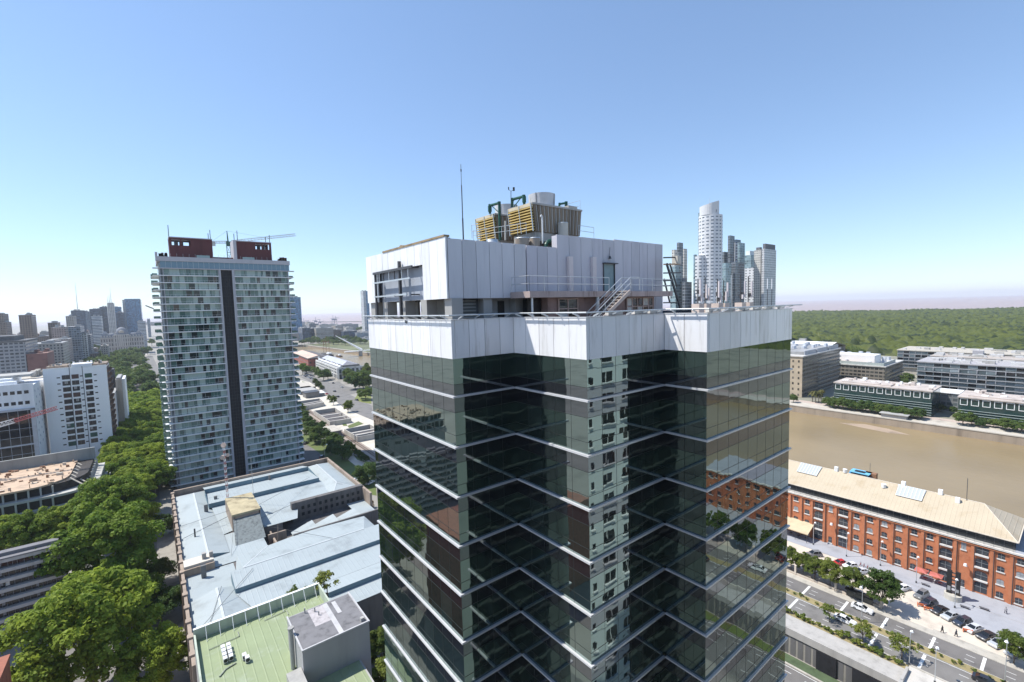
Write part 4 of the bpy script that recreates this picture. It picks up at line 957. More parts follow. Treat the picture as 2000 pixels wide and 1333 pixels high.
for xx in (11.2, 46.8): m.face([(xx, 183.2, 14.2), (xx, 198.3, 14.2), (xx, 198.3, 16.6), (xx, 183.2, 16.2)], 1)
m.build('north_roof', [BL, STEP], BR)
m = MB()
m.face([(14.0, 130, 16.4), (45, 130, 16.4), (36, 146, 13.9), (22, 143.6, 13.9)], 0); m.face([(14.0, 130, 16.4), (22, 143.6, 13.9), (14.2, 143.6, 13.9), (12, 128, 14.2)], 0); m.face([(45, 130, 16.4), (50, 130, 14), (50, 143.8, 13.8), (36, 146, 13.9)], 0)
m.face([(11.4, 122.6, 15.5), (49.8, 122.6, 15.5), (49.8, 130, 16.4), (11.4, 130, 16.4)], 0); m.face([(11.4, 122.59, 13.9), (49.8, 122.59, 13.9), (49.8, 122.6, 15.5), (11.4, 122.6, 15.5)], 1)
m.face([(13.4, 113.9, 13.9), (49.8, 113.9, 14.0), (49.8, 122.5, 14.4), (11.4, 122.5, 14.4), (13.4, 116, 13.95)], 0)
m.face([(28, 107, 15.3), (49.8, 107, 15.3), (49.8, 113.8, 14.0), (24, 113.8, 13.95)], 0); m.face([(28, 106.99, 13.8), (49.8, 106.99, 13.8), (49.8, 107, 15.3), (28, 107, 15.3)], 1); m.face([(13.4, 101.5, 13.8), (49.8, 101.5, 13.8), (49.8, 107, 14.1), (28, 107, 14.1), (24, 113.7, 13.9), (13.4, 113.7, 13.85)], 0)
m.face([(11.4, 122.6, 13.8), (11.4, 130, 13.8), (11.4, 130, 16.4), (11.4, 122.6, 15.5)], 1)
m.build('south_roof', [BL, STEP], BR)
m = MB()                                                     # sunken court with saw-tooth sheds and the brick wall over it
for i, x in enumerate((30.5, 37.2, 44.2)): m.face([(x, 145.2, 10.3), (x + 6.6, 145.2, 12.2), (x + 6.6, 156, 12.2), (x, 156, 10.3)], 0); m.face([(x + 6.6, 145.2, 9.6), (x + 6.6, 156, 9.6), (x + 6.6, 156, 12.2), (x + 6.6, 145.2, 12.2)], 1)
m.face([(51, 145.2, 10.8), (57, 145.2, 10.8), (57, 164, 10.8), (51, 164, 10.8)], 0)
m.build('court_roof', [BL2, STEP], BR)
m = MB(); m.box(33.0, 57.3, 164.5, 166.4, 9, 16.0, 0)
for i in range(11):
    for z in (11.0, 13.2): m.box(36 + i * 1.9, 36.9 + i * 1.9, 164.42, 164.5, z, z + 1.1, 1)
m.build('court_wall', [DBRK, BLACK], BR); m = MB(); m.box(29, 57.2, 144.5, 145.1, 9, 14.3, 0); m.build('court_wall', [DBRK, BLACK], BR)
HT = MB(); HT.box(15.4, 23.2, 160.2, 176.8, 18.4, 19.0, 0); HT.box(15.4, 15.8, 160.2, 176.8, 13.6, 18.4, 1); HT.box(22.7, 23.1, 160.4, 176.6, 13.6, 18.4, 1); HT.box(15.8, 22.7, 176.2, 176.6, 13.6, 18.4, 1); HT.box(15.5, 16.2, 160.4, 161, 13.6, 18.4, 1); HT.box(15.9, 23, 160.4, 160.7, 17.4, 18.4, 1)
HT.build('rooftop_hut', [mat('mossy_roof', (.38, .32, .20), var=.3, scale=.35, detail=9, stain=(.16, .12, .07)), BRK2], BR)
m = MB(); m.face([(14.8, 150, 13.75), (22.6, 150, 13.75), (22.8, 160.1, 17.6), (15.6, 160.1, 17.6)], 0); m.face([(13.0, 140.5, 13.7), (22, 140.5, 13.7), (22, 160, 13.7), (13.0, 160, 13.7)], 3); m.box(23.4, 28.4, 151, 151.5, 9, 13.6, 1); m.box(24.5, 25.0, 144, 156, 9, 12.5, 1); m.tube((25.6, 150, 9), (25.9, 149.5, 17), .25, 6, 1, .05)
for i in range(60): x, y = 22 + rr.random() * 6, 144 + rr.random() * 12; s = .2 + rr.random() * .5; m.box(x, x + s, y, y + s, 9.0, 9.2 + rr.random() * .8, 1 if rr.random() < .6 else 2)
m.build('ruin', [mat('torn_sheet', (.15, .17, .17), var=.3, scale=1.2), BRK2, WHITE, BL], BR)
m = MB(); m.box(2.4, 8.8, 140.61, 144.8, 13.6, 16.2, 0); m.box(6.4, 7.3, 142, 143, 16.2, 17.7, 1); m.box(8.0, 8.8, 142, 143, 16.2, 17.6, 1); m.build('roof_box', [mat('cream_render', (.55, .50, .43), var=.12, scale=.6), mat('chimney_grey', (.33, .31, .29), var=.2)], BR)
RC_ = mat('ridge_cap', (.46, .49, .50), var=.06)
m = MB(); m.bar((8, 146.8, 15.24), (8, 201.5, 15.24), .55, .08); m.bar((8, 113.1, 15.24), (8, 126.8, 15.24), .55, .08); m.bar((8, 113.1, 15.24), (5.2, 101.8, 13.8), .4, .06); m.bar((8, 113.1, 15.24), (13.2, 101.8, 13.8), .4, .06); m.bar((14, 130, 16.44), (45, 130, 16.44), .4, .08); m.bar((14, 130, 16.44), (22, 143.6, 13.95), .3, .06); m.bar((51, 174.8, 15.84), (51, 201.5, 15.84), .45, .08); m.bar((51, 174.8, 15.84), (56.8, 166.9, 14.25), .35, .06); m.bar((51, 174.8, 15.84), (47.1, 166.9, 14.25), .35, .06)
m.build('ridge_cap', RC_, BR)
m = MB()
for a_, b_ in (((3, 112, 14.6), (16, 128, 16.5)), ((4, 108, 14.4), (9, 126, 15.6)), ((2.6, 172, 15.2), (15.6, 166, 18.6)), ((22, 163, 18.8), (44, 185, 16.6)), ((13, 144, 14.0), (16, 160, 18.4)), ((23, 158, 14.2), (36, 130, 16.6))): m.tube(a_, b_, .045, 4)
m.build('cable', DSTEEL, BR)
m = Many()
for i in range(22): x, y = 4 + rr.random() * 44, 104 + rr.random() * 100; m.box(x, x + .4 + rr.random() * .8, y, y + .3 + rr.random() * .6, 13.9, 14.5 if rr.random() < .5 else 17.0) if (x < 12 or y > 184) and abs(x - 8) > 1.5 else None
m.build('roof_hatch', CONCD, BR)
m = MB(); m.tube((6, 162, 14.5), (6, 162, 17.2), .22, 8); m.bar((3.2, 163, 14.8), (15, 168, 16.0), .1, .1); m.build('flue', DSTEEL, BR)
t = thing('lattice_mast', 'red and white lattice mast with small dishes on the ruined rooftop hut', 'lattice mast', (16.2, 177.4, 19))
m = MB(); lattice(m, (16.2, 177.0, 13.7), (16.2, 177.0, 38), .55, 26, .05, 0, 1); m.build('mast', [mat('mast_red', (.42, .12, .09), var=.1), WHITE], t)
m = MB(); m.tube((15.7, 176.6, 33), (15.4, 176.2, 33), .75, 12); m.tube((16.9, 176.6, 33.5), (17.2, 176.2, 33.5), .55, 12); m.tube((16.2, 176.4, 37), (16.0, 176.0, 37.2), .8, 12); m.build('dish', mat('dish_tan', (.46, .36, .30), var=.2), t)
one('antenna_pole', MB().tube((23.8, 177.4, 14), (23.8, 177.4, 31), .07, 6), STEEL, 'thin pole right of the red lattice mast on the blue roofs', 'pole')

# ---------------------------------------------------------------- green flat roof, grey block
GR = thing('green_roof_building', 'building with a worn pale green flat roof, pipes and air conditioners', 'building', (12, 90, 0))
MB().box(2.3, 24.6, 60, 101.0, 0, 19.9).build('body', CONC, GR)
m = MB(); m.sheet([(2.6, 60.2), (24.3, 60.2), (24.3, 100.6), (2.6, 100.6)], 19.95)
gr = metal_roof('green_roof', (.25, .295, .165), .7, 'X', var=.14, stain=(.35, .39, .29)); m.build('roof', gr, GR)
m = MB(); m.box(2.3, 24.6, 100.6, 101.0, 19.9, 22.0, 0); m.box(2.3, 2.6, 60, 100.6, 19.9, 21.2, 0); m.box(24.3, 24.6, 87.3, 100.6, 19.9, 22.0, 0)
for i in range(10): x = 4.2 + i * 2.15; m.bar((x, 100.5, 22.05), (x, 98.9, 19.97), .08, .08, 1); m.box(x - .05, x + .05, 100.5, 100.6, 20, 22, 1)
m.bar((2.3, 100.8, 22.05), (24.6, 100.8, 22.05), .5, .1, 1)
m.build('parapet', [mat('green_render', (.40, .44, .36), var=.15, scale=.5, streak=True), WHITE], GR)
m = Many(); m.path([(4.2, 96, 20.1), (9, 96.4, 20.1), (9, 98, 20.1)], .07, 6); m.path([(13.5, 98.2, 20.1), (17.6, 98.6, 20.1), (17.6, 97, 20.1)], .07, 6); m.path([(5.0, 87.5, 20.1), (6.0, 88.7, 20.1), (7.6, 89.2, 20.1)], .12, 6); m.build('pipe', mat('roof_pipe', (.30, .32, .26), var=.2), GR)
def ac(x, y, i, label):
    t = thing('air_conditioner', label, 'air conditioner', (x, y, 19.95), 'white air conditioner units on the green roof')
    m = MB(); m.box(x, x + .62, y, y + .9, 20.12, 20.95); m.build('case', mat('ac_white', (.62, .62, .62), var=.06), t)
    m = MB(); m.tube((x + .31, y - .0, 20.55), (x + .31, y - .03, 20.55), .3, 12); m.build('fan', BLACK, t)
    m = MB(); m.box(x + .03, x + .1, y + .1, y + .8, 19.96, 20.12); m.box(x + .5, x + .58, y + .1, y + .8, 19.96, 20.12); m.build('foot', DSTEEL, t)
k = 0
for i in range(4):
    for j in range(2): ac(5.9 + j * .85, 90.2 + i * 1.15, k, 'white air conditioner in the paired cluster on the green roof'); k += 1
ac(8.6, 88.9, k, 'white air conditioner standing apart, right of the cluster, farther one'); ac(8.9, 87.9, k, 'white air conditioner standing apart, right of the cluster, nearer one')
for o in COL.objects:
    if o.get('label', '').startswith('white air conditioner standing apart'): del o['group']
GB = thing('grey_block', 'plain grey rendered block with a dark felt roof beside the glass tower', 'building', (21, 81, 0))
MB().box(15.5, 26.4, 76.2, 86.8, 0, 25.9).build('wall', mat('grey_render', (.345, .335, .335), var=.08, scale=.35, streak=True, detail=7), GB)
m = MB(); m.sheet([(15.7, 76.4), (26.2, 76.4), (26.2, 86.6), (15.7, 86.6)], 25.93, 0); m.sheet([(21.4, 76.5), (22.2, 76.5), (22.2, 86.4), (21.4, 86.4)], 25.95, 1); m.sheet([(18.8, 81), (21.4, 81), (21.4, 86.4), (18.8, 86.4)], 25.94, 2); m.sheet([(22.9, 82), (23.6, 82), (23.6, 86), (22.9, 86)], 25.95, 1)
m.box(15.4, 26.5, 76.1, 76.35, 25.9, 26.15, 1); m.box(15.4, 15.65, 76.35, 86.9, 25.9, 26.1, 1); m.box(26.25, 26.5, 76.35, 86.9, 25.9, 26.1, 1)
m.build('roof', [mat('felt', (.17, .165, .17), var=.2, scale=.8), mat('render_edge', (.45, .44, .44), var=.1), mat('felt_pale', (.40, .37, .37), var=.2, scale=1.2)], GB)
m = MB(); m.tube((15.0, 81.5, 19.9), (15.0, 81.5, 27.0), .35, 10); m.tube((15.0, 81.5, 27.0), (15.0, 81.5, 27.3), .5, 10); m.build('chimney', CONC, GB); m = Many(); m.tube((18.3, 86.0, 25.9), (18.3, 86.0, 26.9), .12, 6); m.tube((19.8, 85.2, 25.9), (19.8, 85.2, 26.8), .12, 6); m.tube((20.1, 83.8, 25.9), (20.1, 83.8, 26.7), .12, 6); m.box(25.3, 25.9, 77, 77.6, 25.93, 26.5)
m.build('roof_vent', CONC, GB)
one('ledge_block', MB().box(13.2, 15.4, 60, 77.5, 19.9, 22.6), CONC, 'low pale rendered block at the front edge of the green roof', 'roof block')
# ---------------------------------------------------------------- buildings west of the boulevard
def X_at(x, y, Y): return AY(x, y, Y)[0]
PWH = glass('window_dark', (.03, .03, .035), f0=.5, rough=.08, wob=0)
WPANES = [PWH, mat('window_blind', (.36, .34, .32), var=.15, scale=1), mat('window_brown', (.10, .055, .045), var=.2), mat('window_green', (.05, .11, .08), var=.2)]
# white slab block
WB = thing('apartment_block', 'white apartment slab with three columns of dark windows beside the trees', 'apartment block', (-34, 350, 0))
wx0, wx1, wy, wz = -46.4, -21.3, 340., 53.3
MB().box(wx0, wx1, wy, 362, 0, wz).build('wall', mat('white_render', (.84, .84, .85), var=.05, scale=.12, streak=True), WB)
m = MB(); m.box(wx0 + 10.0, wx0 + 10.25, wy - .06, wy, 8, wz + .8); m.box(wx0 + 15.1, wx0 + 15.35, wy - .06, wy, 8, wz + .8); m.build('drain_pipe', DSTEEL, WB)
for f in range(12):
    z = wz - 5.6 - f * 3.3
    for cx, w, big in ((5.0, 1.3, 0), (7.0, 3.05, 1), (10.75, 2.85, 1), (14.0, 1.2, 0), (16.0, 2.9, 1), (19.6, 1.2, 0)):
        h = 2.35 if big else .6
        zz = z if big else z + .9
        m = MB(); m.box(wx0 + cx, wx0 + cx + w, wy - .05, wy + .02, zz, zz + h); k = rr.choice((0, 0, 0, 0, 2, 0, 3)) if big else 0
        m.box(wx0 + cx + w * .45, wx0 + cx + w * .5, wy - .08, wy - .051, zz, zz + h, 1)
        if big: m.box(wx0 + cx, wx0 + cx + w, wy - .08, wy - .051, zz + h * .3, zz + h * .33, 1)
        if big and rr.random() < .25: q_ = rr.random() * .5; m.box(wx0 + cx + w * q_, wx0 + cx + w * (q_ + .4), wy - .075, wy - .052, zz + h * .4, zz + h, 2)
        m.build('window', [WPANES[k], DSTEEL, WPANES[1]], WB)
m = MB()
for f in range(14):
    z = wz - 3.4 - f * 3.15; m.box(wx1 + .01, wx1 + 1.3, 341.5, 360, z, z + .18)
    for y in (341.5, 347.5, 353.5, 359.8): m.box(wx1 + .01, wx1 + 1.3, y, y + .2, z + .18, z + 1.1)
m.build('balcony', mat('brown_balcony', (.20, .13, .10), var=.25, scale=.4), WB)
MB().box(wx1 + .005, wx1 + .02, 341.5, 360, 8, wz - .5).build('side_glazing', mat('side_dark', (.06, .045, .04), var=.3, scale=.5), WB)
m = MB(); m.box(wx0 + 1, wx0 + 9, wy + 3, wy + 18, wz, wz + 1.6, 0); m.box(wx0 + 11, wx0 + 19, wy + .5, wy + 10, wz, wz + 2.2, 1); m.box(wx0, wx1, wy - .02, wy + .4, wz, wz + .8, 1); m.box(wx0 + 19, wx1, wy + 3, wy + 20, wz, wz + 1.4, 0)
for i in range(24): x, y = wx0 + 1 + rr.random() * 22, wy + 4 + rr.random() * 14; m.box(x, x + .8, y, y + .6, wz, wz + 1.8 + rr.random() * 1.4, i % 3)
m.build('roof_clutter', [mat('brown_roof', (.22, .17, .13), var=.3, scale=.4), WHITE, CONC], WB)
NB = thing('side_block', 'narrow white and grey blocks stepping back right of the white slab', 'apartment block', (-17, 385, 0))
xs_ = [X_at(q_, 745, 384) for q_ in (217, 225, 234, 237, 243)]; zq = AY(230, 741, 384)[2]
MB().box(xs_[0] - 1, xs_[1], 372, 398, 0, zq - 8).build('wall', mat('pale_side', (.44, .44, .45), var=.1, streak=True), NB); MB().box(xs_[1] + .05, xs_[3], 384, 410, 0, zq).build('wall', mat('tan_side', (.30, .27, .24), var=.12, streak=True), NB); MB().box(xs_[3] + .05, xs_[4], 388, 410, 0, zq - .5).build('wall', WHITE, NB)
m = MB(); m.box(xs_[0], xs_[1], 372.1, 398, zq - 8, zq - 7); m.box(xs_[1] + .4, xs_[3] - .4, 385, 409, zq, zq + .8); m.build('roof', ROOFG, NB)
one('dark_block', MB().box(X_at(213, 725, 402), X_at(222, 725, 402), 402, 414, 0, AY(218, 722, 402)[2]), mat('dark_side', (.07, .07, .075), var=.2), 'dark grey block rising just behind the white slab roof', 'building')
# brown windowless block behind
def simple(name, label, cat, x0, x1, ytop, Y, depth, mm, roof=None, extra=None, group=None):
    a = AY(x0, ytop, Y); b = AY(x1, ytop, Y); z = (a[2] + b[2]) / 2
    t = thing(name, label, cat, ((a[0] + b[0]) / 2, Y + depth / 2, 0), group)
    MB().box(a[0], b[0], Y, Y + depth, 0, z).build('wall', mm, t)
    m = MB(); w = b[0] - a[0]
    m.box(a[0] - .2, b[0] + .2, Y - .2, Y + depth + .2, z, z + .5)
    for i in range(4):
        p = a[0] + w * (.1 + .6 * rr.random()); q = Y + depth * (.1 + .6 * rr.random()); m.box(p, p + w * .2, q, q + depth * .2, z + .5, z + 1.5 + 2.5 * rr.random())
    m.build('roof', roof or ROOFG, t)
    return t, a[0], b[0], z
simple('brown_block', 'windowless brown block with a pale flat roof left of the white slab', 'building', 30, 84, 741, 372, 26, mat('brown_wall', (.20, .155, .12), var=.2, scale=.2, streak=True), mat('pale_roof', (.44, .40, .34)))
# white office block with dark glass front on the far left
OB = thing('office_block', 'white office block with dark glass front and two rows of small square windows', 'office block', (-62, 330, 0))
a = AY(64, 752, 322); ox1, oz = a[0], a[2]; ox0 = ox1 - 40
MB().box(ox0, ox1, 322, 352, 0, oz).build('wall', mat('white_office', (.76, .78, .81), var=.06, scale=.15, streak=True), OB)
m = MB(); m.box(ox0, ox1 - 1.6, 321.6, 322.02, 4, oz - 12.2); m.build('glass_front', glass('office_dark_glass', (.012, .014, .02), f0=.6, rough=.03, wob=.02), OB)
m = MB()
for i in range(6): m.box(ox0, ox1 - 1.6, 321.2, 321.61, 6.2 + i * 4.2, 6.9 + i * 4.2) if i in (0, 3) else m.box(ox0, ox1 - 1.6, 321.5, 321.61, 6.2 + i * 4.2, 6.35 + i * 4.2)
for i in range(12): m.box(ox0 + i * 3.4, ox0 + i * 3.4 + .12, 321.5, 321.59, 4, oz - 12.2)
m.box(ox1 - 1.6, ox1, 321.2, 322.01, 0, oz - 11.5); m.box(ox0, ox1, 321.2, 322.0, oz - 12.1, oz - 11.2)
m.build('frame', mat('office_frame', (.42, .43, .46), var=.08), OB)
for r in range(2):
    for i in range(14):
        x = ox1 - 3.2 - i * 2.35; m = MB(); m.box(x, x + 1.55, 321.95, 322.02, oz - 4.0 - r * 5.2, oz - 2.4 - r * 5.2); m.build('window', PWH, OB)
for i in range(9):
    for j in range(3): y = 325 + j * 8 + (i % 2) * 3; MB().box(ox1, ox1 + .05, y, y + .7, oz - 4 - i * 3.3, oz - 2.9 - i * 3.3).build('vent', mat('blue_vent', (.16, .22, .33), var=.1), OB)
m = MB(); m.box(ox0 + 3, ox1 - 8, 328, 350, oz, oz + 3.4, 0); m.box(ox0, ox1, 322, 322.5, oz, oz + .9, 0); m.box(ox1 - 12, ox1 - 6, 324, 327, oz + .02, oz + 2.2, 0); m.tube((ox1 - 14, 326, oz), (ox1 - 14, 326, oz + 6), .15, 6, 1); m.box(ox0 + 20, ox1 - 2, 332, 346, oz + 3.4, oz + 4.6, 1)
m.build('roof_house', [mat('white_office', (.76, .78, .81)), CONC], OB)
RJ = thing('construction_crane', 'red and white crane jib reaching in over the dark glass front', 'crane', AY(-30, 842, 255))
m = MB(); lattice(m, AY(-45, 843, 255), AY(29, 822, 255), 1.5, 9, .10, 0); m.build('jib', mat('jib_white', (.62, .62, .62), var=.1), RJ)
m = MB(); lattice(m, AY(29, 822, 255), AY(112, 797, 255), 1.3, 14, .09, 0); m.build('jib_tip', mat('jib_red', (.42, .12, .12), var=.12), RJ)
p = Vector(AY(-46, 844, 255)); m = MB(); lattice(m, (p.x, p.y, 0), (p.x, p.y, p.z + 1), 1.6, 14, .12); m.build('mast', mat('jib_red', (.42, .12, .12)), RJ)

# building under demolition with a rounded corner
DB = thing('demolition_building', 'half demolished grey building with rounded corner and an orange debris covered top slab', 'building', (-40, 245, 0))
def rc(off=0., x0=-95., y0=226., x1=-18.6, y1=264., r=11., n=9):
    x1 -= off; y0 += off; c = (x1 - r, y0 + r)
    return [(x0, y1), (x0, y0)] + [(c[0] + r * cos(t), c[1] + r * sin(t)) for t in np.linspace(-pi / 2, 0, n)] + [(x1, y1)]
GYR = mat('grey_stucco', (.40, .39, .36), var=.14, scale=.3, streak=True, detail=7); ORG = mat('orange_slab', (.46, .335, .235), var=.22, scale=.35, detail=8, stain=(.30, .22, .16))
m = MB(); m.prism(rc(), 0, 12.6, 0); m.prism(rc(.6), 12.6, 13.4, 0); m.prism(rc(-.25), 12.0, 12.6, 0); m.prism(rc(-.12), 6.2, 6.7, 0); m.build('wall', GYR, DB)
m = MB(); m.prism(rc(2.2), 13.4, 16.6, 0); m.prism(rc(4.5), 17.4, 20.4, 0); m.build('dark_interior', mat('interior_dark', (.035, .03, .028), var=.3, scale=.5), DB)
m = MB(); m.prism(rc(1.2), 16.6, 17.4, 0); m.prism(rc(2.5, x1=-25.5), 20.4, 21.0, 1); m.build('slab', [GYR, ORG], DB)
m = Many()
for i in range(24): x = -93 + i * 3.05; m.box(x, x + .5, 227.2, 227.8, 13.4, 16.6) if x < -30 else None; m.box(x, x + .45, 229.0, 229.5, 17.4, 20.4) if x < -29 else None
for y in range(240, 264, 4): m.box(-20.4, -19.8, y, y + .5, 13.4, 16.6); m.box(-22.4, -21.8, y, y + .5, 17.4, 20.4)
m.build('column', GYR, DB)
m = MB()
for i in range(9):
    x = -36.5 - i * 6.1; m.box(x, x + 3.2, 225.9, 226.02, 9.4, 11.0, 0)
    for j in range(3): m.box(x + .75 + j * .8, x + .83 + j * .8, 225.86, 225.9, 9.4, 11, 1)
for i in range(5): x = -27.5 - i * 9; m.box(x, x + 1.5, 225.9, 226.02, 3, 5.6, 0)
m.build('window', [PWH, GYR], DB)
m = MB(); m.box(-52, -22.5, 261.5, 262.5, 20.4, 25.2); m.build('party_wall', mat('party_wall', (.25, .26, .25), var=.2, scale=.3, streak=True, detail=8), DB)
m = MB()
for i in range(230):
    x, y = -90 + rr.random() * 62, 230 + rr.random() * 31; s = .3 + rr.random() ** 2 * 1.6; m.box(x, x + s, y, y + s * .6, 21.0, 21.2 + rr.random() * .9, rr.choice((0, 0, 1, 2)))
for i in range(14): x = -88 + i * 4.6; m.tube((x, 229.3, 21), (x, 229.3, 22.4), .1, 5, 1)
for i in range(6): y = 232 + i * 4.4; m.bar((-27.5, y + 1, 21.2), (-22.5, y - 3, 17.6), .5, .25, 2)
tag(m.build('debris', [ORG, mat('rust_debris', (.26, .14, .08), var=.3), mat('pale_debris', (.50, .44, .36), var=.2)], DB), kind='stuff')
# striped office building in the corner
SB = thing('striped_office', 'office building of pale balcony bands and dark window ribbons behind the front trees', 'office building', (-40, 145, 0))
sy, sx1, sz = 161.5, -21.6, 22.2
MB().box(-90, sx1, sy + 1.3, sy + 3.6, 0, sz).build('core', mat('office_core', (.10, .10, .11), var=.2), SB)
for f in range(9):
    z = sz - f * 2.47
    MB().box(-90, sx1, sy, sy + 1.28, z - .82, z).build('balcony_band', mat('pale_band', (.47, .44, .42), var=.12, scale=.3, streak=True), SB)
    m = MB(); m2 = MB()
    x = sx1 - .4
    while x > -62:
        w = rr.choice((.8, .8, 1.2)); m.box(x - w + .08, x, sy + 1.22, sy + 1.29, z - 2.2, z - .9, 1 if rr.random() < .08 else 0); m2.box(x - .02, x + .06, sy + 1.1, sy + 1.3, z - 2.4, z - .85); x -= w
    for i in range(6): x = sx1 - 5.5 - i * 6; m2.box(x, x + .5, sy + .5, sy + 1.3, z - 1.65, z - .82)
    m.build('window_ribbon', [PWH, WHITE], SB); m2.build('mullion', mat('ribbon_frame', (.22, .22, .23), var=.1), SB)
m = MB(); m.box(-90, sx1 + .1, sy - .1, sy + 3.8, sz, sz + .3); m.box(-90, sx1 - 1, sy + 1.6, sy + 3.6, sz + .3, sz + 1.1); m.build('roof', mat('roof_dark', (.17, .165, .175), var=.15, scale=.3), SB)
q = P(3, 1300, 24); one('brick_building', MB().box(q[0] - 30, q[0] + .6, q[1] - 20, q[1] + 1.5, 0, 24).box(q[0] - 30, q[0] + .75, q[1] - 20, q[1] + 1.65, 24, 24.6), mat('red_brick_dark', (.28, .10, .06), var=.2, scale=1), 'corner of a dark red brick building at the bottom left edge', 'building')

# ---------------------------------------------------------------- old town and skyline beyond
FC = [facade('facade_beige', (.40, .36, .32), (.07, .07, .08), 3.0, 3.4, (.25, .7), (.25, .75)), facade('facade_pink', (.38, .30, .27), (.07, .065, .07), 2.6, 3.3, (.3, .7), (.25, .7)), facade('facade_grey', (.34, .34, .35), (.06, .07, .09), 3.4, 3.3, (.15, .85), (.3, .8)),
      facade('facade_pale', (.52, .50, .47), (.09, .09, .10), 3.2, 3.5, (.3, .75), (.2, .75)), facade('facade_brown', (.24, .19, .16), (.05, .05, .05), 2.8, 3.2, (.25, .75), (.3, .8))]
BANDW = facade('facade_white_band', (.60, .61, .62), (.10, .13, .16), 60, 3.6, (.0, 1.01), (.35, .85)); BLUEG = facade('facade_blue_glass', (.05, .14, .25), (.06, .17, .30), 3.0, 3.8, (.06, .94), (.08, .92), prough=.1)
DKG = facade('facade_dark_glass', (.05, .075, .12), (.045, .07, .11), 2.5, 3.8, (.08, .92), (.1, .9), prough=.1); GLG = facade('facade_grey_glass', (.30, .33, .36), (.12, .16, .20), 3, 3.6, (.1, .9), (.2, .9))
def mast_on(t, x, y, z, h, r=.5): MB().tube((x, y, z), (x, y, z + h), r, 5, 0, r * .3).build('aerial', STEEL, t)
OLD = thing('old_block', 'long old grey apartment block with regular window rows at the far left edge', 'building', (-135, 690, 0))
a = AY(-60, 655, 640); b = AY(49, 668, 640)
MB().box(a[0], b[0], 640, 700, 0, b[2]).build('wall', FC[2], OLD); m = MB(); m.box(a[0], b[0] + .5, 639.5, 700, b[2], b[2] + 1.5); m.box(a[0] + 5, b[0] - 8, 646, 690, b[2] + 1.5, b[2] + 6); m.build('roof', mat('dark_mansard', (.12, .12, .125), var=.2), OLD)
simple('brick_block', 'dull red brick block right of the old grey apartment rows', 'building', 50, 92, 692, 640, 40, mat('dull_red', (.235, .115, .10), var=.2, scale=.1), mat('red_roof', (.22, .12, .10), var=.2))
simple('old_block', 'low grey old building behind the red brick block', 'building', 60, 122, 672, 760, 50, FC[0]); simple('old_block', 'mansard roofed grey building left of the park trees', 'building', 93, 133, 664, 900, 40, FC[1])
simple('old_block', 'pinkish stone block with a round arched gable near the park', 'building', 100, 127, 640, 960, 30, FC[1]); simple('glass_block', 'mid-rise glass and white block above the park trees', 'office block', 128, 156, 639, 1000, 60, GLG); simple('old_block', 'beige old tower block with a small dome at its corner', 'building', 93, 112, 631, 1050, 30, FC[4])
simple('slab_tower', 'lone brown grey slab tower above the old roofs', 'tower', 36, 61, 616, 1000, 35, FC[4]); simple('stepped_tower', 'stepped dark old tower cut by the left edge', 'tower', -20, 6, 614, 1250, 40, FC[4]); simple('stepped_tower', 'lower shoulder of the stepped tower at the left edge', 'tower', 6, 12, 630, 1245, 40, FC[4])
t, x0_, x1_, z_ = simple('dark_tower', 'dark grey blue tower with a tall thin mast', 'tower', 138, 162, 607, 1750, 50, DKG); mast_on(t, (x0_ + x1_) / 2, 1770, z_, 78, 1.0)
simple('grey_tower', 'narrow light grey tower right of the masted one', 'tower', 163, 173, 609, 1850, 40, GLG); simple('dark_tower', 'broad dark blue tower with an angled top', 'tower', 174, 196, 604, 1900, 60, DKG); simple('dark_tower', 'tallest dark blue tower behind the antenna-topped one', 'tower', 194, 209, 600, 1950, 60, DKG)
t, x0_, x1_, z_ = simple('antenna_tower', 'slender beige grey tower crowned by several antennas', 'tower', 209, 222, 593, 1600, 30, FC[3]); [mast_on(t, x0_ + (x1_ - x0_) * s, 1610, z_, h, .8) for s, h in ((.1, 18), (.35, 22), (.6, 40))]
simple('blue_tower', 'pale blue tower partly hidden behind the antenna-topped one', 'tower', 222, 236, 600, 2050, 50, BLUEG); simple('dark_tower', 'dark low tower left of the blue glass slab', 'tower', 226, 242, 611, 1980, 40, DKG)
BT = thing('blue_slab_tower', 'tall blue glass slab tower with a slightly bowed top', 'tower', (-260, 2130, 0))
a = AY(239, 586, 2100); b = AY(274, 584, 2100); w = b[0] - a[0]
m = MB(); pl = [(a[0], 2100), (b[0], 2100), (b[0] + 2, 2150), (a[0] - 2, 2150)]; m.prism(pl, 0, a[2], 0); m.prism([(a[0] + w * .1, 2101), (b[0] - w * .02, 2101), (b[0], 2149), (a[0] + w * .1, 2149)], a[2], a[2] + 3.2, 0); m.build('wall', BLUEG, BT); MB().box(a[0] - .5, a[0] + w * .14, 2099.2, 2100, 0, a[2]).build('pale_edge', GLG, BT)
simple('banded_office', 'white banded office block in front of the dark towers', 'office block', 178, 197, 618, 1450, 40, BANDW); simple('banded_office', 'low white banded office right of the palace dome', 'office block', 268, 284, 628, 1500, 40, BANDW); simple('far_tower', 'small hazy grey tower far right of the blue slab', 'tower', 287, 293, 624, 2300, 40, GLG); simple('beige_block', 'beige block with blank walls left of the masted dark tower', 'building', 128, 144, 618, 1350, 40, FC[0])
simple('beige_block', 'grey blocks with balconies just left of the palace', 'building', 157, 176, 655, 1050, 40, FC[2]); simple('beige_block', 'pale narrow block between the glass block and the palace', 'building', 158, 168, 652, 1020, 20, FC[3])
GRP = 'low city blocks of the old town'; LBL = 'low old town block with windows among the hazy roofs behind the boulevard trees'
k = 0
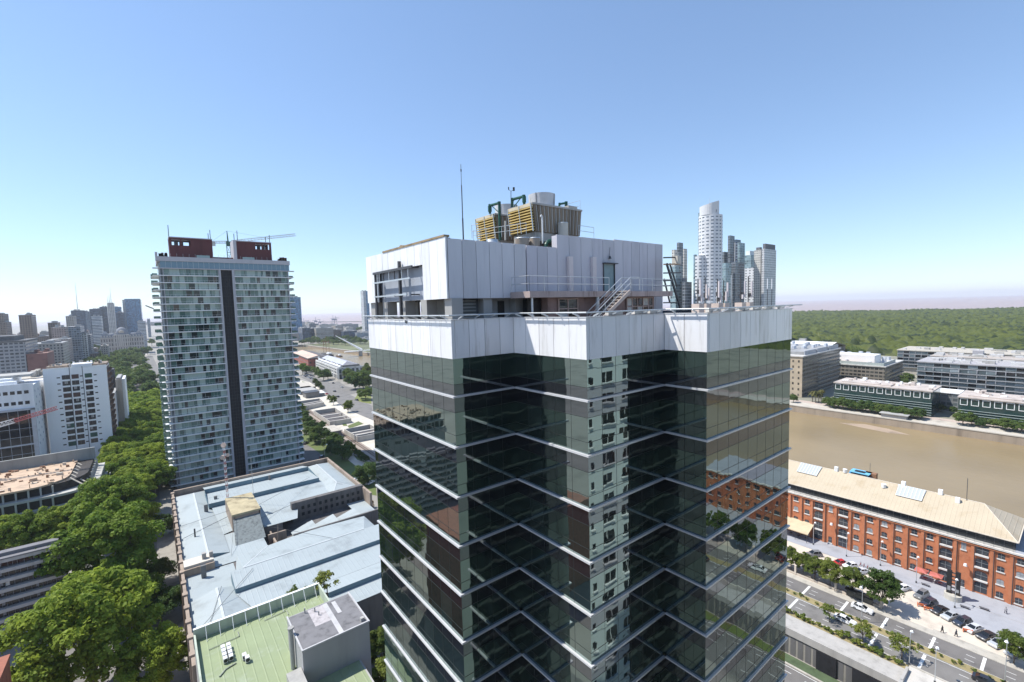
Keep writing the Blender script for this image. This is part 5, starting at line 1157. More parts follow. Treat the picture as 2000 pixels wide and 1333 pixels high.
for Y in (720, 850, 1000, 1150, 1300, 1500, 1750, 2050):
    x = -30
    while x < 190:
        w = 14 + rr.random() * 26; xm = x + w / 2
        gz = 80 - 0.; tgt = AY(xm, 640, Y)[2]
        h = 20 + rr.random() * 26
        a = AY(x, 640, Y); b = AY(x + w, 640, Y); d = 25 + rr.random() * 25
        if not (Y < 1000 and xm > 95) and not (Y < 800 and xm > 55) and not (Y > 1100 and xm > 170):
            y0 = Y + rr.random() * 60; mm = rr.choice(FC); t = thing('town_block', LBL, 'building', ((a[0] + b[0]) / 2, y0, 0), GRP)
            MB().box(a[0], b[0] - 2, y0, y0 + d, 0, h).build('wall', mm, t); m = MB(); m.box(a[0] + 2, b[0] - 4, y0 + 2, y0 + d - 3, h, h + 1.2); m.box(a[0] + 3, a[0] + 3 + (b[0] - a[0]) * .3, y0 + 4, y0 + 10, h + 1.2, h + 4); m.build('roof', rr.choice((ROOFG, CONC, mat('terracotta_flat', (.30, .19, .14), var=.2))), t); k += 1
        x += w + 1.5
# palace
PA = thing('palace', 'grey stone palace with mansard roofs and a central dome above the park', 'palace', (-60, 1330, 0))
Yp = 1290.; a = AY(198, 690, Yp); b = AY(283, 690, Yp); zt = AY(240, 655, Yp)[2]; pw = b[0] - a[0]; ST = facade('palace_stone', (.38, .35, .33), (.10, .095, .10), 4.2, 9., (.3, .7), (.2, .85), dark=.6)
c0, c1 = a[0] + pw * .32, a[0] + pw * .66
m = MB(); m.box(a[0], b[0], Yp, Yp + 60, 0, zt - 5); m.box(c0, c1, Yp - 3, Yp, 0, zt); m.build('wall', ST, PA)
m = MB(); m.box(a[0] - .6, b[0] + .6, Yp - .8, Yp + 61, zt - 5, zt - 4); m.box(a[0] - .4, b[0] + .4, Yp - .5, Yp, zt * .42, zt * .42 + 1.2); m.box(c0 - .5, c1 + .5, Yp - 3.8, Yp + 2, zt, zt + 1.2); m.build('cornice', mat('palace_cornice', (.46, .43, .40), var=.1), PA)
SL = mat('slate', (.20, .21, .235), var=.12, scale=.3)
def mansard(m, x0, x1, y0, y1, z, h, i, k=0):
    A = [(x0, y0, z), (x1, y0, z), (x1, y1, z), (x0, y1, z)]; B = [(x0 + i, y0 + i, z + h), (x1 - i, y0 + i, z + h), (x1 - i, y1 - i, z + h), (x0 + i, y1 - i, z + h)]
    for j in range(4): m.face([A[j], A[(j + 1) % 4], B[(j + 1) % 4], B[j]], k)
    m.face(B, k)
m = MB(); mansard(m, a[0], c0, Yp, Yp + 50, zt - 4, 7, 2.5); mansard(m, c1, b[0], Yp, Yp + 50, zt - 4, 7, 2.5); mansard(m, a[0] + 3, a[0] + 13, Yp + 2, Yp + 14, zt + 3, 6, 3.5); mansard(m, b[0] - 13, b[0] - 3, Yp + 2, Yp + 14, zt + 3, 6, 3.5); m.build('mansard_roof', SL, PA)
m = MB(); n = 18; cx, cy, r = (c0 + c1) / 2, Yp + 14, (c1 - c0) * .46
for j in range(6):
    t0, t1 = j / 6 * pi / 2, (j + 1) / 6 * pi / 2
    for i in range(n):
        p, q = 2 * pi * i / n, 2 * pi * (i + 1) / n
        V = lambda t, u: (cx + r * cos(t) * cos(u), cy + r * .9 * cos(t) * sin(u), zt + 1.2 + 16 * sin(t))
        m.face([V(t0, p), V(t0, q), V(t1, q), V(t1, p)])
m.build('dome', SL, PA); m = MB(); m.tube((cx, cy - r * .93, zt + 7), (cx, cy - r * .99, zt + 6.5), 4.5, 14); m.build('dome_window', mat('palace_cornice', (.46, .43, .40)), PA)
m = MB()
for i in range(5): x = a[0] + (c0 - a[0]) * (i + .5) / 5; m.box(x - 1, x + 1, Yp - .3, Yp + 2, zt - 3, zt + .2); x = c1 + (b[0] - c1) * (i + .5) / 5; m.box(x - 1, x + 1, Yp - .3, Yp + 2, zt - 3, zt + .2)
for i in range(8): x = c0 + (c1 - c0) * i / 7; m.box(x - .8, x + .8, Yp - 3.9, Yp - 3, zt * .45, zt)
m.build('dormer', mat('palace_cornice', (.46, .43, .40)), PA)
m = MB(); q0 = P(225, 697, .1); m.sheet([(-118, 1180), (-12, 1180), (-6, 1285), (-130, 1285)], .1); tag(m.build('pavement', mat('pale_square', (.46, .42, .36), var=.12, scale=.05)), kind='structure')
m = MB(); m.sheet([(-20, 470), (14, 470), (-2, 1180), (-60, 1180)], .06); tag(m.build('road', ASPH2), kind='structure')

# ---------------------------------------------------------------- middle distance by the dock
WA = thing('arcaded_warehouse', 'white arcaded old warehouse with a grey roof at the avenue bend', 'warehouse', (180, 600, 0))
f0, f1 = P(*zn(868, 775)), P(*zn(455, 590)); dn = Vector((f1[0] - f0[0], f1[1] - f0[1], 0)); ln = dn.length; dn /= ln; de = Vector((dn.y, -dn.x, 0)); O = Vector((f0[0], f0[1], 0))
def L3(n_, e_, z): v = O + dn * n_ + de * e_; return (v.x, v.y, z)
def lbox(m, n0, n1, e0, e1, z0, z1, k=0):
    c = [L3(n0, e0, 0), L3(n0, e1, 0), L3(n1, e1, 0), L3(n1, e0, 0)]; m.prism([p[:2] for p in c], z0, z1, k)
wz_ = 13.6; wd = 30
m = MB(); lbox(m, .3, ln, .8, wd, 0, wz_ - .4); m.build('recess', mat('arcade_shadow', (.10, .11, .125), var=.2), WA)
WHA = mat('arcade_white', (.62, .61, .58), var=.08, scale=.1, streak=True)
m = MB(); n = 15
for i in range(n + 1): p = ln * i / n; lbox(m, p - (1.1 if i % 3 else 1.7), p + (1.1 if i % 3 else 1.7), 0, .9, 0, wz_)
for z in (4.6, 8.4): lbox(m, 0, ln, .05, .95, z, z + 1.1)
lbox(m, -.3, ln + .3, -.3, 1.2, wz_ - 2, wz_)
for i in range(7): p = wd * i / 6; lbox(m, -.3, .6, p - 1.0, p + 1.0, 0, wz_)
lbox(m, -.3, .6, 0, wd, wz_ - 2, wz_ + .01); lbox(m, -.1, .5, 0, wd, 5.6, 6.8); m.build('arcade', WHA, WA)
m = MB(); lbox(m, 3, ln - 2, 3, 5, wz_, wz_ + 1.5, 1); lbox(m, 2, ln, 6, wd - 4, wz_ - .4, wz_ + 2.2, 0); A = [L3(6, 7, wz_ + 2.2), L3(ln - 3, 7, wz_ + 2.2), L3(ln - 3, 15, wz_ + 5.5), L3(16, 15, wz_ + 5.5)]; m.face(A, 2); m.face([L3(6, 25, wz_ + 2.2), L3(16, 15, wz_ + 5.5), L3(ln - 3, 15, wz_ + 5.5), L3(ln - 3, 25, wz_ + 2.2)], 2); m.face([L3(6, 7, wz_ + 2.2), L3(16, 15, wz_ + 5.5), L3(6, 25, wz_ + 2.2)], 3)
for i in range(26): lbox(m, 6 + i * 5, 8 + i * 5, 5.2, 7, wz_, wz_ + 1 + rr.random() * 2, rr.choice((0, 1, 3)))
m.build('roof', [CONCD, WHITE, mat('lilac_roof', (.40, .41, .47), var=.1, scale=.1), mat('roof_grey_dark', (.20, .20, .22), var=.2)], WA)
RW = thing('red_warehouse', 'red brick warehouse with a pale salmon roof beyond the white arcaded one', 'warehouse', (195, 720, 0))
m = MB(); lbox(m, ln + 22, ln + 150, -6, 24, 0, 13.5); m.build('wall', facade('red_arch', (.30, .085, .06), (.10, .05, .05), 6, 5.2, (.3, .7), (.25, .75)), RW); m = MB(); lbox(m, ln + 21, ln + 151, -7, 25, 13.5, 14.3, 1); m.face([L3(ln + 22, -6, 14.3), L3(ln + 150, -6, 14.3), L3(ln + 150, 9, 17.5), L3(ln + 26, 9, 17.5)], 0); m.face([L3(ln + 22, 24, 14.3), L3(ln + 26, 9, 17.5), L3(ln + 150, 9, 17.5), L3(ln + 150, 24, 14.3)], 1); m.face([L3(ln + 22, -6, 14.3), L3(ln + 26, 9, 17.5), L3(ln + 22, 24, 14.3)], 1); m.build('roof', [mat('salmon_roof', (.55, .40, .32), var=.12, scale=.1), mat('eave_dark', (.12, .11, .11))], RW)
# sunken courts beside the railway
def court(corners, label, h=3.4):
    q = [P(x, y, h) for x, y in corners]; t = thing('sunken_court', label, 'concrete court', (sum(p[0] for p in q) / 4, sum(p[1] for p in q) / 4, 0))
    m = MB(); c = Vector((sum(p[0] for p in q) / 4, sum(p[1] for p in q) / 4, 0))
    for i in range(4):
        a, b = Vector(q[i]), Vector(q[(i + 1) % 4]); ia, ib = a + (c - a) * .05, b + (c - b) * .05
        m.prism([(a.x, a.y), (b.x, b.y), (ib.x, ib.y), (ia.x, ia.y)], 0, h)
    m.build('rim_wall', mat('court_concrete', (.43, .40, .36), var=.14, scale=.15, streak=True), t)
    m = MB(); m.sheet([(p[0], p[1]) for p in q], .3); m.build('floor', mat('court_floor', (.10, .09, .09), var=.25, scale=.2), t)
    m = Many(); a, b = Vector(q[0]), Vector(q[3]); 
    for s in (.45, .72): 
        u = Vector(q[0]) + (Vector(q[3]) - Vector(q[0])) * s; v = Vector(q[1]) + (Vector(q[2]) - Vector(q[1])) * s; m.bar((u.x, u.y, 2.6), (v.x, v.y, 2.6), 2.2, .5)
    m.build('cross_beam', mat('court_concrete', (.43, .40, .36)), t)
court([zm(330, 95), zm(660, 50), zm(910, 215), zm(580, 265)], 'long sunken concrete court between railway and avenue, middle one'); court([zm(800, 380), zm(1195, 305), zm(1420, 420), zm(1000, 500)], 'sunken concrete court nearest to the glass tower'); court([zn(100, 1185), zn(520, 1125), zn(600, 1200), zn(190, 1290)], 'sunken concrete court farther up beside the avenue')
def kiosk(x, y, w, d, h, label, mm): q = P(x, y, 0); t = thing('kiosk', label, 'kiosk', q); MB().box(q[0] - w / 2, q[0] + w / 2, q[1] - d / 2, q[1] + d / 2, 0, h).build('wall', CONCD, t); MB().box(q[0] - w / 2 - .6, q[0] + w / 2 + .6, q[1] - d / 2 - .6, q[1] + d / 2 + .6, h, h + .4).build('roof', mm, t)
kiosk(*zm(620, 470), 7, 16, 4, 'flat pale roofed station shelter beside the railway trees', mat('pale_roof', (.44, .40, .34))); kiosk(*zn(360, 1100), 12, 12, 5, 'small dark cubic pavilion on the pale plaza', DSTEEL); kiosk(*zn(480, 1080), 10, 12, 3, 'low pale pavilion next to the dark cubic one', WHITE)
kiosk(*zn(200, 940), 16, 40, 3, 'long low pale pavilion near the tower balconies', mat('pale_roof', (.44, .40, .34))); kiosk(*zn(240, 1010), 16, 30, 3, 'second long low pavilion near the tower balconies, in front', CONC)
# buildings across the dock, seen between the two towers
simple('framed_tower', 'blue grey glass tower with an open frame top right behind the apartment tower', 'tower', 560, 587, 581, 1500, 50, BLUEG)
simple('slim_tower', 'slim white and blue tower just left of the glass tower', 'tower', 709, 714, 569, 1500, 25, facade('slim_white', (.56, .57, .58), (.2, .22, .24), 8, 4, (.1, .9), (.4, .9))); simple('slim_tower', 'dark blue half of the slim tower left of the glass tower', 'tower', 714, 720, 569, 1502, 30, BLUEG)
for i, (x0, x1, yt, Y, mm, nm) in enumerate([(590, 606, 641, 1330, DKG, 'dark blue glazed dockside block'), (606, 617, 642, 1340, DKG, 'narrow dark glazed dockside block'), (617, 651, 641, 1320, facade('apt_balcony', (.48, .45, .40), (.12, .12, .13), 50, 3.3, (0, 1.01), (.4, .85)), 'pale banded apartment block across the dock'), (651, 671, 644, 1325, FC[4], 'brown grey apartment block across the dock'), (671, 697, 647, 1300, DKG, 'dark glazed block with a white end wall'), (697, 735, 650, 1280, GLG, 'grey glazed block beside the slim tower'), (672, 735, 662, 1240, BANDW, 'low long white building at the dock edge'), (560, 590, 652, 1420, FC[0], 'low grey block behind the apartment tower balconies'), (575, 600, 636, 1750, FC[2], 'hazy low block in the harbour left'), (625, 660, 634, 2000, FC[3], 'hazy pale shed in the harbour')]):
    simple('dockside_block', nm, 'building', x0, x1, yt, Y, 45, mm)
for i, (x0, x1, yt, Y, k_, nm) in enumerate([(604, 622, 633, 1560, 2, 'grey block in the second row across the dock, behind the dark glazed ones'), (624, 640, 636, 1500, 3, 'pale block in the second row across the dock'), (655, 668, 637, 1480, 0, 'beige block in the second row, above the brown grey block'), (676, 690, 640, 1450, 3, 'pale narrow block in the second row near the slim tower'), (582, 596, 632, 1900, 3, 'hazy pale block left in the harbour, third row'), (600, 612, 630, 2100, 0, 'hazy beige block in the harbour, third row'), (660, 700, 634, 1900, 2, 'long hazy grey shed before the breakwater')]): simple('harbour_block', nm, 'building', x0, x1, yt, Y, 40, FC[k_])
m = MB(); m.sheet([(330, 870), (420, 640), (520, 700), (460, 1225), (305, 1225), (305, 1160)], .0); tag(m.build('lawn', mat('far_lawn', (.14, .15, .07), var=.3, scale=.03)), kind='structure')
# drawn-out white footbridge with its leaning needle
FB = thing('footbridge', 'white footbridge with a long leaning needle mast across the dock', 'bridge', AY(702, 690, 860)); a, b = Vector(AY(707, 684, 860)), Vector(AY(655, 656, 885)); m = MB(); m.tube(a, b, 2.3, 6, 0, .5); m.build('needle', WHITE, FB)
m = MB(); c, d = Vector(AY(690, 686, 860)), Vector(AY(740, 685, 860)); c.z = d.z = 5; m.bar(c - Vector((16, 0, 0)), d + Vector((40, 0, 0)), 6, 1.2); m.build('deck', WHITE, FB); m = MB(); m.tube((a.x - 3, a.y, -8), (a.x - 3, a.y, 5), 3.5, 10); m.build('pier', CONC, FB)
m = MB()
for i in range(9): s = (i + 1) / 10; e = a + (b - a) * s; m.tube(e, (a.x + 6 + i * 7, a.y, 5.5), .12, 4)
m.build('cable', STEEL, FB)
SH = thing('sailing_ship', 'old museum sailing ship with three brown masts in the dock', 'ship', P(640, 694)); c = Vector(P(638, 693)); m = MB()
m.prism([(c.x - 5, c.y - 26), (c.x + 5, c.y - 26), (c.x + 5.5, c.y + 16), (c.x, c.y + 32), (c.x - 5.5, c.y + 16)], ZW - .4, 1.4); m.build('hull', mat('hull_dark', (.06, .055, .05), var=.2), SH); MB().box(c.x - 3, c.x + 3, c.y - 22, c.y - 8, 2.2, 4.4).build('deckhouse', WHITE, SH)
for i, y in enumerate((-17, 1, 17)):
    m = MB(); m.tube((c.x, c.y + y, 2), (c.x, c.y + y, 34 - abs(i - 1) * 5), .35, 6); [m.tube((c.x - 7 + k, c.y + y, 12 + k * 6), (c.x + 7 - k, c.y + y, 12 + k * 6), .18, 5) for k in range(3)]; m.build('mast', mat('mast_brown', (.30, .16, .09), var=.15), SH)
for x, y, w, lab in ((658, 684, 5, 'small dark launch moored below the bridge needle'), (600, 676, 9, 'long dark barge moored under the far quay, left one'), (650, 674, 9, 'long dark barge moored under the far quay, right one'), (662, 697, 6, 'brown timber boat beside the arcaded warehouse roof')):
    c = Vector(P(x, y, ZW)); t = thing('boat', lab, 'boat', tuple(c)); L2 = w * 4
    MB().prism([(c.x - w / 2, c.y - L2 / 2), (c.x + w / 2, c.y - L2 / 2), (c.x + w / 2, c.y + L2 * .35), (c.x, c.y + L2 / 2), (c.x - w / 2, c.y + L2 * .35)], ZW - .4, ZW + 2.2).build('hull', mat('boat_hull', (.13, .08, .06), var=.2), t); MB().box(c.x - w * .3, c.x + w * .3, c.y - L2 * .3, c.y, ZW + 2.2, ZW + 4.4).build('cabin', rr.choice((WHITE, CONC)), t)
for i, (x, yt, Y, lab) in enumerate(((616, 620, 2300, 'tallest hazy portal crane of the distant port'), (624, 624, 2350, 'hazy portal crane beside the tallest one in the port'), (593, 622, 2200, 'thin hazy port crane at the left'), (650, 616, 2400, 'slender hazy pole crane near the breakwater, left of two'), (655, 617, 2420, 'slender hazy pole crane near the breakwater, right of two'))):
    a = AY(x, yt, Y); t = thing('port_crane', lab, 'port crane', (a[0], Y, 0)); m = MB(); w = 7
    for dx in (-w, w): m.tube((a[0] + dx, Y, 0), (a[0] + dx * .6, Y, a[2] * .65), .9, 5)
    m.box(a[0] - w, a[0] + w, Y - 2, Y + 2, a[2] * .6, a[2] * .7); m.build('portal', mat('crane_blue', (.22, .24, .30), var=.1), t); m = MB(); m.bar((a[0] - 14, Y, a[2] * .72), (a[0] + 22, Y, a[2] * .8), 1.5, 1.5); m.tube((a[0], Y, a[2] * .6), (a[0], Y, a[2]), .8, 5); m.build('boom', mat('crane_blue', (.22, .24, .30)), t)
one('breakwater', MB().bar(P(625, 629.5, 1), P(716, 628.3, 1), 16, 5), CONCD, 'thin dark breakwater line in the hazy river', 'breakwater')
# ---------------------------------------------------------------- island east of the dock
def wface(x0, x1, yt, X):                     # extent of a west-facing front on the plane X
    a = AX(x0, yt, X); b = AX(x1, yt, X); return b[1], a[1], (a[2] + b[2]) / 2
LGL = glass('louvre_glass', (.02, .048, .045), f0=.6, rough=.08, wob=.02); LOUV = mat('louvre_pale', (.40, .46, .44), rough=.5, var=.06); PROOF = mat('pinkish_roof', (.46, .40, .36), var=.15, scale=.12)
def low_glass(xa, ya, xb, yb, xbase, label, X=400.):
    y1, z1 = AX(xa, ya, X)[1:]; y0, z0 = AX(xb, yb, X)[1:]; z = (z1 + z0) / 2
    t = thing('waterfront_office', label, 'office building', (X + 14, (y0 + y1) / 2, 0))
    MB().box(X + .6, X + 28, y0, y1, 0, z - .2).build('glass_body', LGL, t)
    m = MB(); n = int(z / 1.25)
    for i in range(int((z - 6.2) / 1.55)): m.box(X + .2, X + .6, y0 - .1, y1 + .1, 1.2 + i * 1.55, 1.4 + i * 1.55)
    m.build('louvre', LOUV, t)
    m = MB(); k = max(3, int((y1 - y0) / 4.6))
    for i in range(k):
        y = y0 + (y1 - y0) * (i + .5) / k
        for d in (-1.6, 1.6): m.box(X + .35, X + .6, y + d - .16, y + d + .16, z - 4.6, z - .8)
        for zz in (z - 4.6, z - .8): m.box(X + .36, X + .6, y - 1.76, y + 1.76, zz - .16, zz + .16)
    m.build('window_frame', WHITE, t)
    m = MB(); m.box(X - .3, X + 29, y0 - .4, y1 + .4, z - .2, z + .5, 0); m.box(X + 3, X + 14, y1 - 4, y0 + (y1 - y0) * .4, z + .5, z + 1.4, 0)
    for i in range(26): p, q = X + 3 + rr.random() * 22, y0 + rr.random() * (y1 - y0 - 3); m.box(p, p + 1.5 + rr.random() * 2, q, q + 1 + rr.random() * 2, z + .5, z + 1.2 + rr.random(), 1 if rr.random() < .4 else 0)
    m.build('roof', [PROOF, WHITE], t); return t
low_glass(1629, 748, 1820, 766, 790, 'low waterfront office with green glass and pale louvres, longer left one'); low_glass(1872, 774, 2090, 800, 838, 'low waterfront office with green glass and pale louvres at the right edge')
t = thing('court_building', 'grey balcony block set back in the gap between the two low waterfront offices', 'building', (436, 60, 0)); y0, y1, z = wface(1815, 1875, 768, 432.); MB().box(432, 450, y0, y1, 0, z).build('wall', facade('gap_grey', (.22, .23, .24), (.08, .10, .11), 3, 3, (.1, .9), (.3, .95)), t); MB().box(431.5, 450, y0, y1, z, z + .6).build('roof', WHITE, t)
STN = facade('stone_west', (.44, .36, .26), (.10, .085, .07), 4.2, 4.6, (.3, .62), (.2, .62), dark=.3); STD = facade('dark_shaded_stone', (.22, .19, .155), (.045, .045, .04), 3.2, 3.3, (.1, .9), (.35, .9))  # south stone darkened to carry shade; also the second block's own dark tone
def stone_block(c, top, xr, label, W_mat, S_mat, back=55, right=None, pent=True):
    p = P(*c); x, y = p[0], p[1]; z = AX(*top, x)[2]; xe = X_at(xr[0], xr[1], y)
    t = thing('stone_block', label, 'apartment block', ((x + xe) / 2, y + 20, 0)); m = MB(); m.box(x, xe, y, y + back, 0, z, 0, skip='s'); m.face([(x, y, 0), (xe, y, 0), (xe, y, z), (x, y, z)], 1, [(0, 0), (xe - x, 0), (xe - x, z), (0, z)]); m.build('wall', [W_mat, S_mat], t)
    nb = int((xe - x) / 5.2); nf = int(z / 3.6)
    for f in range(nf):
        m = MB()
        for i in range(nb):
            if i / nb > .34 and f > 0: px = x + (i + .5) * (xe - x) / nb; m.box(px - 1.7, px + 1.7, y - 1.5, y, z - 3.4 - f * 3.6, z - 2.5 - f * 3.6)
        if m.v: m.build('balcony', mat('stone_balcony', (.34, .31, .27), var=.1), t)
    m = MB(); m.box(x - .8, xe + .6, y - .8, y + back + .5, z, z + .9, 0)
    if pent:
        for i in range(3): m.box(x + 8 + i * (xe - x) / 3.2, x + 8 + (i + .88) * (xe - x) / 3.2, y + 1.2, y + 1.8, z + .9, z + 4.2, 1)
        m.box(x + 8, xe - 3, y + 1.8, y + back * .9, z + .9, z + 3.4, 2)
    for i in range(34): px, py = x + 4 + rr.random() * (xe - x - 8), y + 5 + rr.random() * (back - 10); h = 3.4 if pent else .9; m.tube((px, py, z + h), (px, py, z + h + 1.5 + rr.random() * 2), 1 + rr.random(), 8, 3)
    m.build('roof', [mat('cornice_pale', (.52, .50, .47), var=.1), mat('pent_glass', (.34, .36, .40), rough=.3, var=.15, scale=.2), ROOFG, mat('roof_plant', (.50, .52, .56), var=.2, scale=.3)], t); return t
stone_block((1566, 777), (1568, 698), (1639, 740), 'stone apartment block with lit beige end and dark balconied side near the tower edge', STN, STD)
m = MB(); p = P(1566, 777)
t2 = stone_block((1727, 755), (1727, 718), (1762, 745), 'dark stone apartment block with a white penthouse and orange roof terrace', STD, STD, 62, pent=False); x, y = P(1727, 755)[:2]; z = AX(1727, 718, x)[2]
m = MB(); m.box(x + 10, x + 30, y + 10, y + 44, z + .9, z + 9, 0); m.box(x + .5, x + 40, y + 1, y + 1.4, z + .9, z + 3.6, 1); m.box(x + .5, x + .9, y + 1.4, y + 60, z + .9, z + 3.6, 1)
for i in range(14): px, py = x + 18 + rr.random() * 22, y + 4 + rr.random() * 40; m.box(px, px + 3, py, py + 3, z + .9, z + 6 + rr.random() * 4, 2)
m.build('penthouse', [WHITE, mat('terrace_glass', (.38, .42, .40), rough=.3, var=.1), mat('roof_plant', (.5, .52, .56))], t2); m = MB(); m.sheet([(x + 1, y + 2), (x + 10, y + 2), (x + 10, y + 60), (x + 1, y + 60)], z + .95); m.build('terrace', mat('orange_deck', (.42, .24, .13), var=.15), t2)
LPANES = [glass('long_pane_a', (.07, .095, .105), f0=.6, rough=.06, wob=.03), glass('long_pane_b', (.24, .28, .30), f0=.5, rough=.08, wob=.03), glass('long_pane_c', (.012, .014, .016), f0=.5, rough=.05, wob=.02), glass('long_pane_d', (.13, .165, .18), f0=.6, rough=.06, wob=.03)]
# long apartment building with balcony bands
def long_block(xa, ya, xb, yb, X, nf, label, matw, roofw, depth=40, fh=3.4, bay=4.6, setback=True):
    y1, z1 = AX(xa, ya, X)[1:]; y0, z0 = AX(xb, yb, X)[1:]; z = (z1 + z0) / 2
    t = thing('long_apartment_block', label, 'apartment block', (X + depth / 2, (y0 + y1) / 2, 0)); MB().box(X + 2, X + depth, y0, y1, 0, z).build('wall', matw, t)
    for f in range(nf):
        zz = z - f * fh - fh; s = 0 if f or not setback else 1.6
        MB().box(X + s, X + 2.2, y0 - .1, y1 + .1, zz - .2, zz + .15).box(X + s, X + s + .1, y0, y1, zz + .15, zz + .85, 1).build('balcony', [mat('lilac_slab', (.46, .45, .47), var=.08), mat('dark_rail', (.10, .115, .12), rough=.3, var=.25, scale=.3)], t)
        m = MB(); n = int((y1 - y0) / bay)
        for i in range(n):
            y = y0 + i * (y1 - y0) / n; k = rr.choice((0, 1, 2, 3, 3, 2)); m.box(X + 1.9, X + 2.02, y + .3, y + (y1 - y0) / n - .2, zz + .2, zz + fh - .4, k)
            if rr.random() < .3: m.box(X + s + .2, X + 1.9, y - .12, y + .12, zz + .15, zz + fh - .2, 4)
        m.build('window_band', LPANES + [mat('lilac_slab', (.46, .45, .47))], t)
    m = MB(); m.box(X + 1, X + depth + 1, y0 - .5, y1 + .5, z, z + .8, 0)
    for i in range(34): p, q = X + 4 + rr.random() * (depth - 8), y0 + rr.random() * (y1 - y0 - 4); m.box(p, p + 2 + rr.random() * 3, q, q + 2 + rr.random() * 5, z + .8, z + 1.5 + rr.random() * 1.6, 1 if rr.random() < .6 else 2)
    m.build('roof', [roofw, mat('roof_unit', (.50, .49, .48), var=.15, scale=.3), CONC], t); return t, y0, y1, z
long_block(1791, 706, 2090, 728, 478., 6, 'long lilac grey apartment block with five bands of glazed balconies', COREW, mat('lilac_roof2', (.36, .345, .355), var=.1))
t, y0, y1, z = long_block(1752, 685, 2090, 700, 610., 5, 'very long beige apartment block with a roof full of white units at the forest edge', mat('beige_long', (.40, .37, .33), var=.1), mat('pale_roof', (.44, .40, .34)), 50)
a = AX(1900, 691, 608); b = AX(1921, 693, 608); c = AX(1900, 708, 608); m = MB(); m.box(606, 612, b[1], a[1], c[2] - 4, z + 3.5); m.build('stair_tower', mat('blank_lilac', (.42, .40, .41), var=.06), t)
long_block(1817, 696, 2090, 712, 560., 3, 'flat tan roofed apartment block between the two long ones', COREW, mat('tan_flat', (.40, .35, .31), var=.12, scale=.1), 30)
t = thing('white_roofed_block', 'low building with a big white slatted roof and a brick tower behind the stone block', 'building', (690, 240, 0)); p = P(1610, 705); X = 640.; y0, y1, z = wface(1520, 1603, 677, X)
MB().box(X, X + 90, y0, y1, 0, z - 4).build('wall', mat('brown_wall', (.20, .155, .12)), t); m = MB(); m.face([(X - 1, y0 - 2, z - 4), (X - 1, y1, z - 4), (X + 50, y1, z + 3), (X + 50, y0 - 2, z + 3)]); m.face([(X + 91, y1, z - 4), (X + 91, y0 - 2, z - 4), (X + 50, y0 - 2, z + 3), (X + 50, y1, z + 3)]); m.box(X + 14, X + 17, y0 + 22, y1 - 30, z - .2, z + .6, 1); m.build('roof', [WHITE, BLACK], t); q = AX(1565, 668, 700); MB().box(700, 712, q[1] - 9, q[1] + 9, 0, q[2]).box(703, 709, q[1] - 4, q[1] + 4, q[2], q[2] + 4, 1).build('brick_tower', [mat('brick_tower', (.28, .11, .07), var=.15), ROOFG], t)
# promenade kiosk and parapets
for i, (x, y, w) in enumerate(((1745, 818, 13), (1935, 829, 20))):
    p = P(x, y); t = thing('pavilion', 'low white roofed pavilion by the promenade trees, %s' % ('left one between the offices' if i == 0 else 'right one in front of the glass'), 'pavilion', (p[0], p[1], 0)); MB().box(p[0], p[0] + 5, p[1] - w / 2, p[1] + w / 2, 0, 2.6).build('wall', CONC, t); MB().box(p[0] - 1, p[0] + 6, p[1] - w / 2 - 1, p[1] + w / 2 + 1, 2.6, 3.0).build('roof', CONC, t)

# ---------------------------------------------------------------- skyscrapers across the dock
WG = facade('curved_white', (.66, .665, .68), (.09, .11, .14), 5.5, 4.2, (.22, .8), (.38, .72), dark=.6); SG = facade('side_teal', (.22, .30, .33), (.13, .20, .24), 4, 4, (.08, .92), (.2, .9)); GS = facade('stone_tower', (.58, .56, .52), (.16, .16, .16), 3.0, 3.6, (.25, .75), (.3, .8), dark=.6)
DSK = facade('dark_tower_a', (.20, .215, .24), (.06, .075, .09), 3.2, 3.8, (.1, .9), (.15, .85)); TEAL = facade('teal_tower', (.28, .36, .38), (.15, .22, .25), 3.2, 3.7, (.06, .94), (.1, .85)); WSQ = facade('white_square', (.66, .66, .67), (.07, .075, .085), 6.2, 4.4, (.3, .72), (.35, .75), dark=.5)
def zt_(x, y, Y): return AY(x, y, Y)[2]
def wbox(xl, xc, xr, yt, Y):
    """footprint of a grid-aligned tower whose near corner stands at photo column xc, west face back to xl, south face on to xr"""
    X0 = X_at(xc, 560, Y); Y1 = max(Y + 3, AX(xl, 560, X0)[1]) if xl < xc else Y + 4; X1 = X_at(xr, 560, Y) if xr > xc else X0 + 4
    return X0, X1, Y, Y1, zt_(xc, yt, Y)
def rnd(px, r, Y, n=26):
    """round plan centred on photo column px with radius r photo pixels"""
    c = AY(px, 580, Y); dep = float(np.dot(CAM[2], np.array([c[0], c[1], c[2] - H]))); R_ = r * dep / F
    return [(c[0] + R_ * cos(2 * pi * i / n), c[1] + R_ * sin(2 * pi * i / n)) for i in range(n)], c, R_
T1 = thing('white_skyscraper', 'tallest white curved skyscraper with a slanted cylindrical top', 'skyscraper', P(1385, 690)); Y = 300.
z0, z1, z2 = zt_(1385, 500, Y), zt_(1385, 422, Y), zt_(1385, 399, Y)
pl, c, r = rnd(1387, 21.5, Y); MB().prism(pl, 0, z1, 0).build('curved_shaft', WG, T1)
pl, c, r = rnd(1384.5, 17.5, Y); n = len(pl); vr = Vector((CAM[0][0], CAM[0][1])); zl = [z2 + ((p[0] - c[0]) * vr.x + (p[1] - c[1]) * vr.y) * .28 for p in pl]; m = MB()
for i in range(n): k = (i + 1) % n; m.face([(*pl[i], z1), (*pl[k], z1), (*pl[k], zl[k]), (*pl[i], zl[i])])
m.face([(*pl[i], zl[i]) for i in range(n)]); m.build('crown', mat('crown_white', (.60, .60, .61), var=.04), T1)
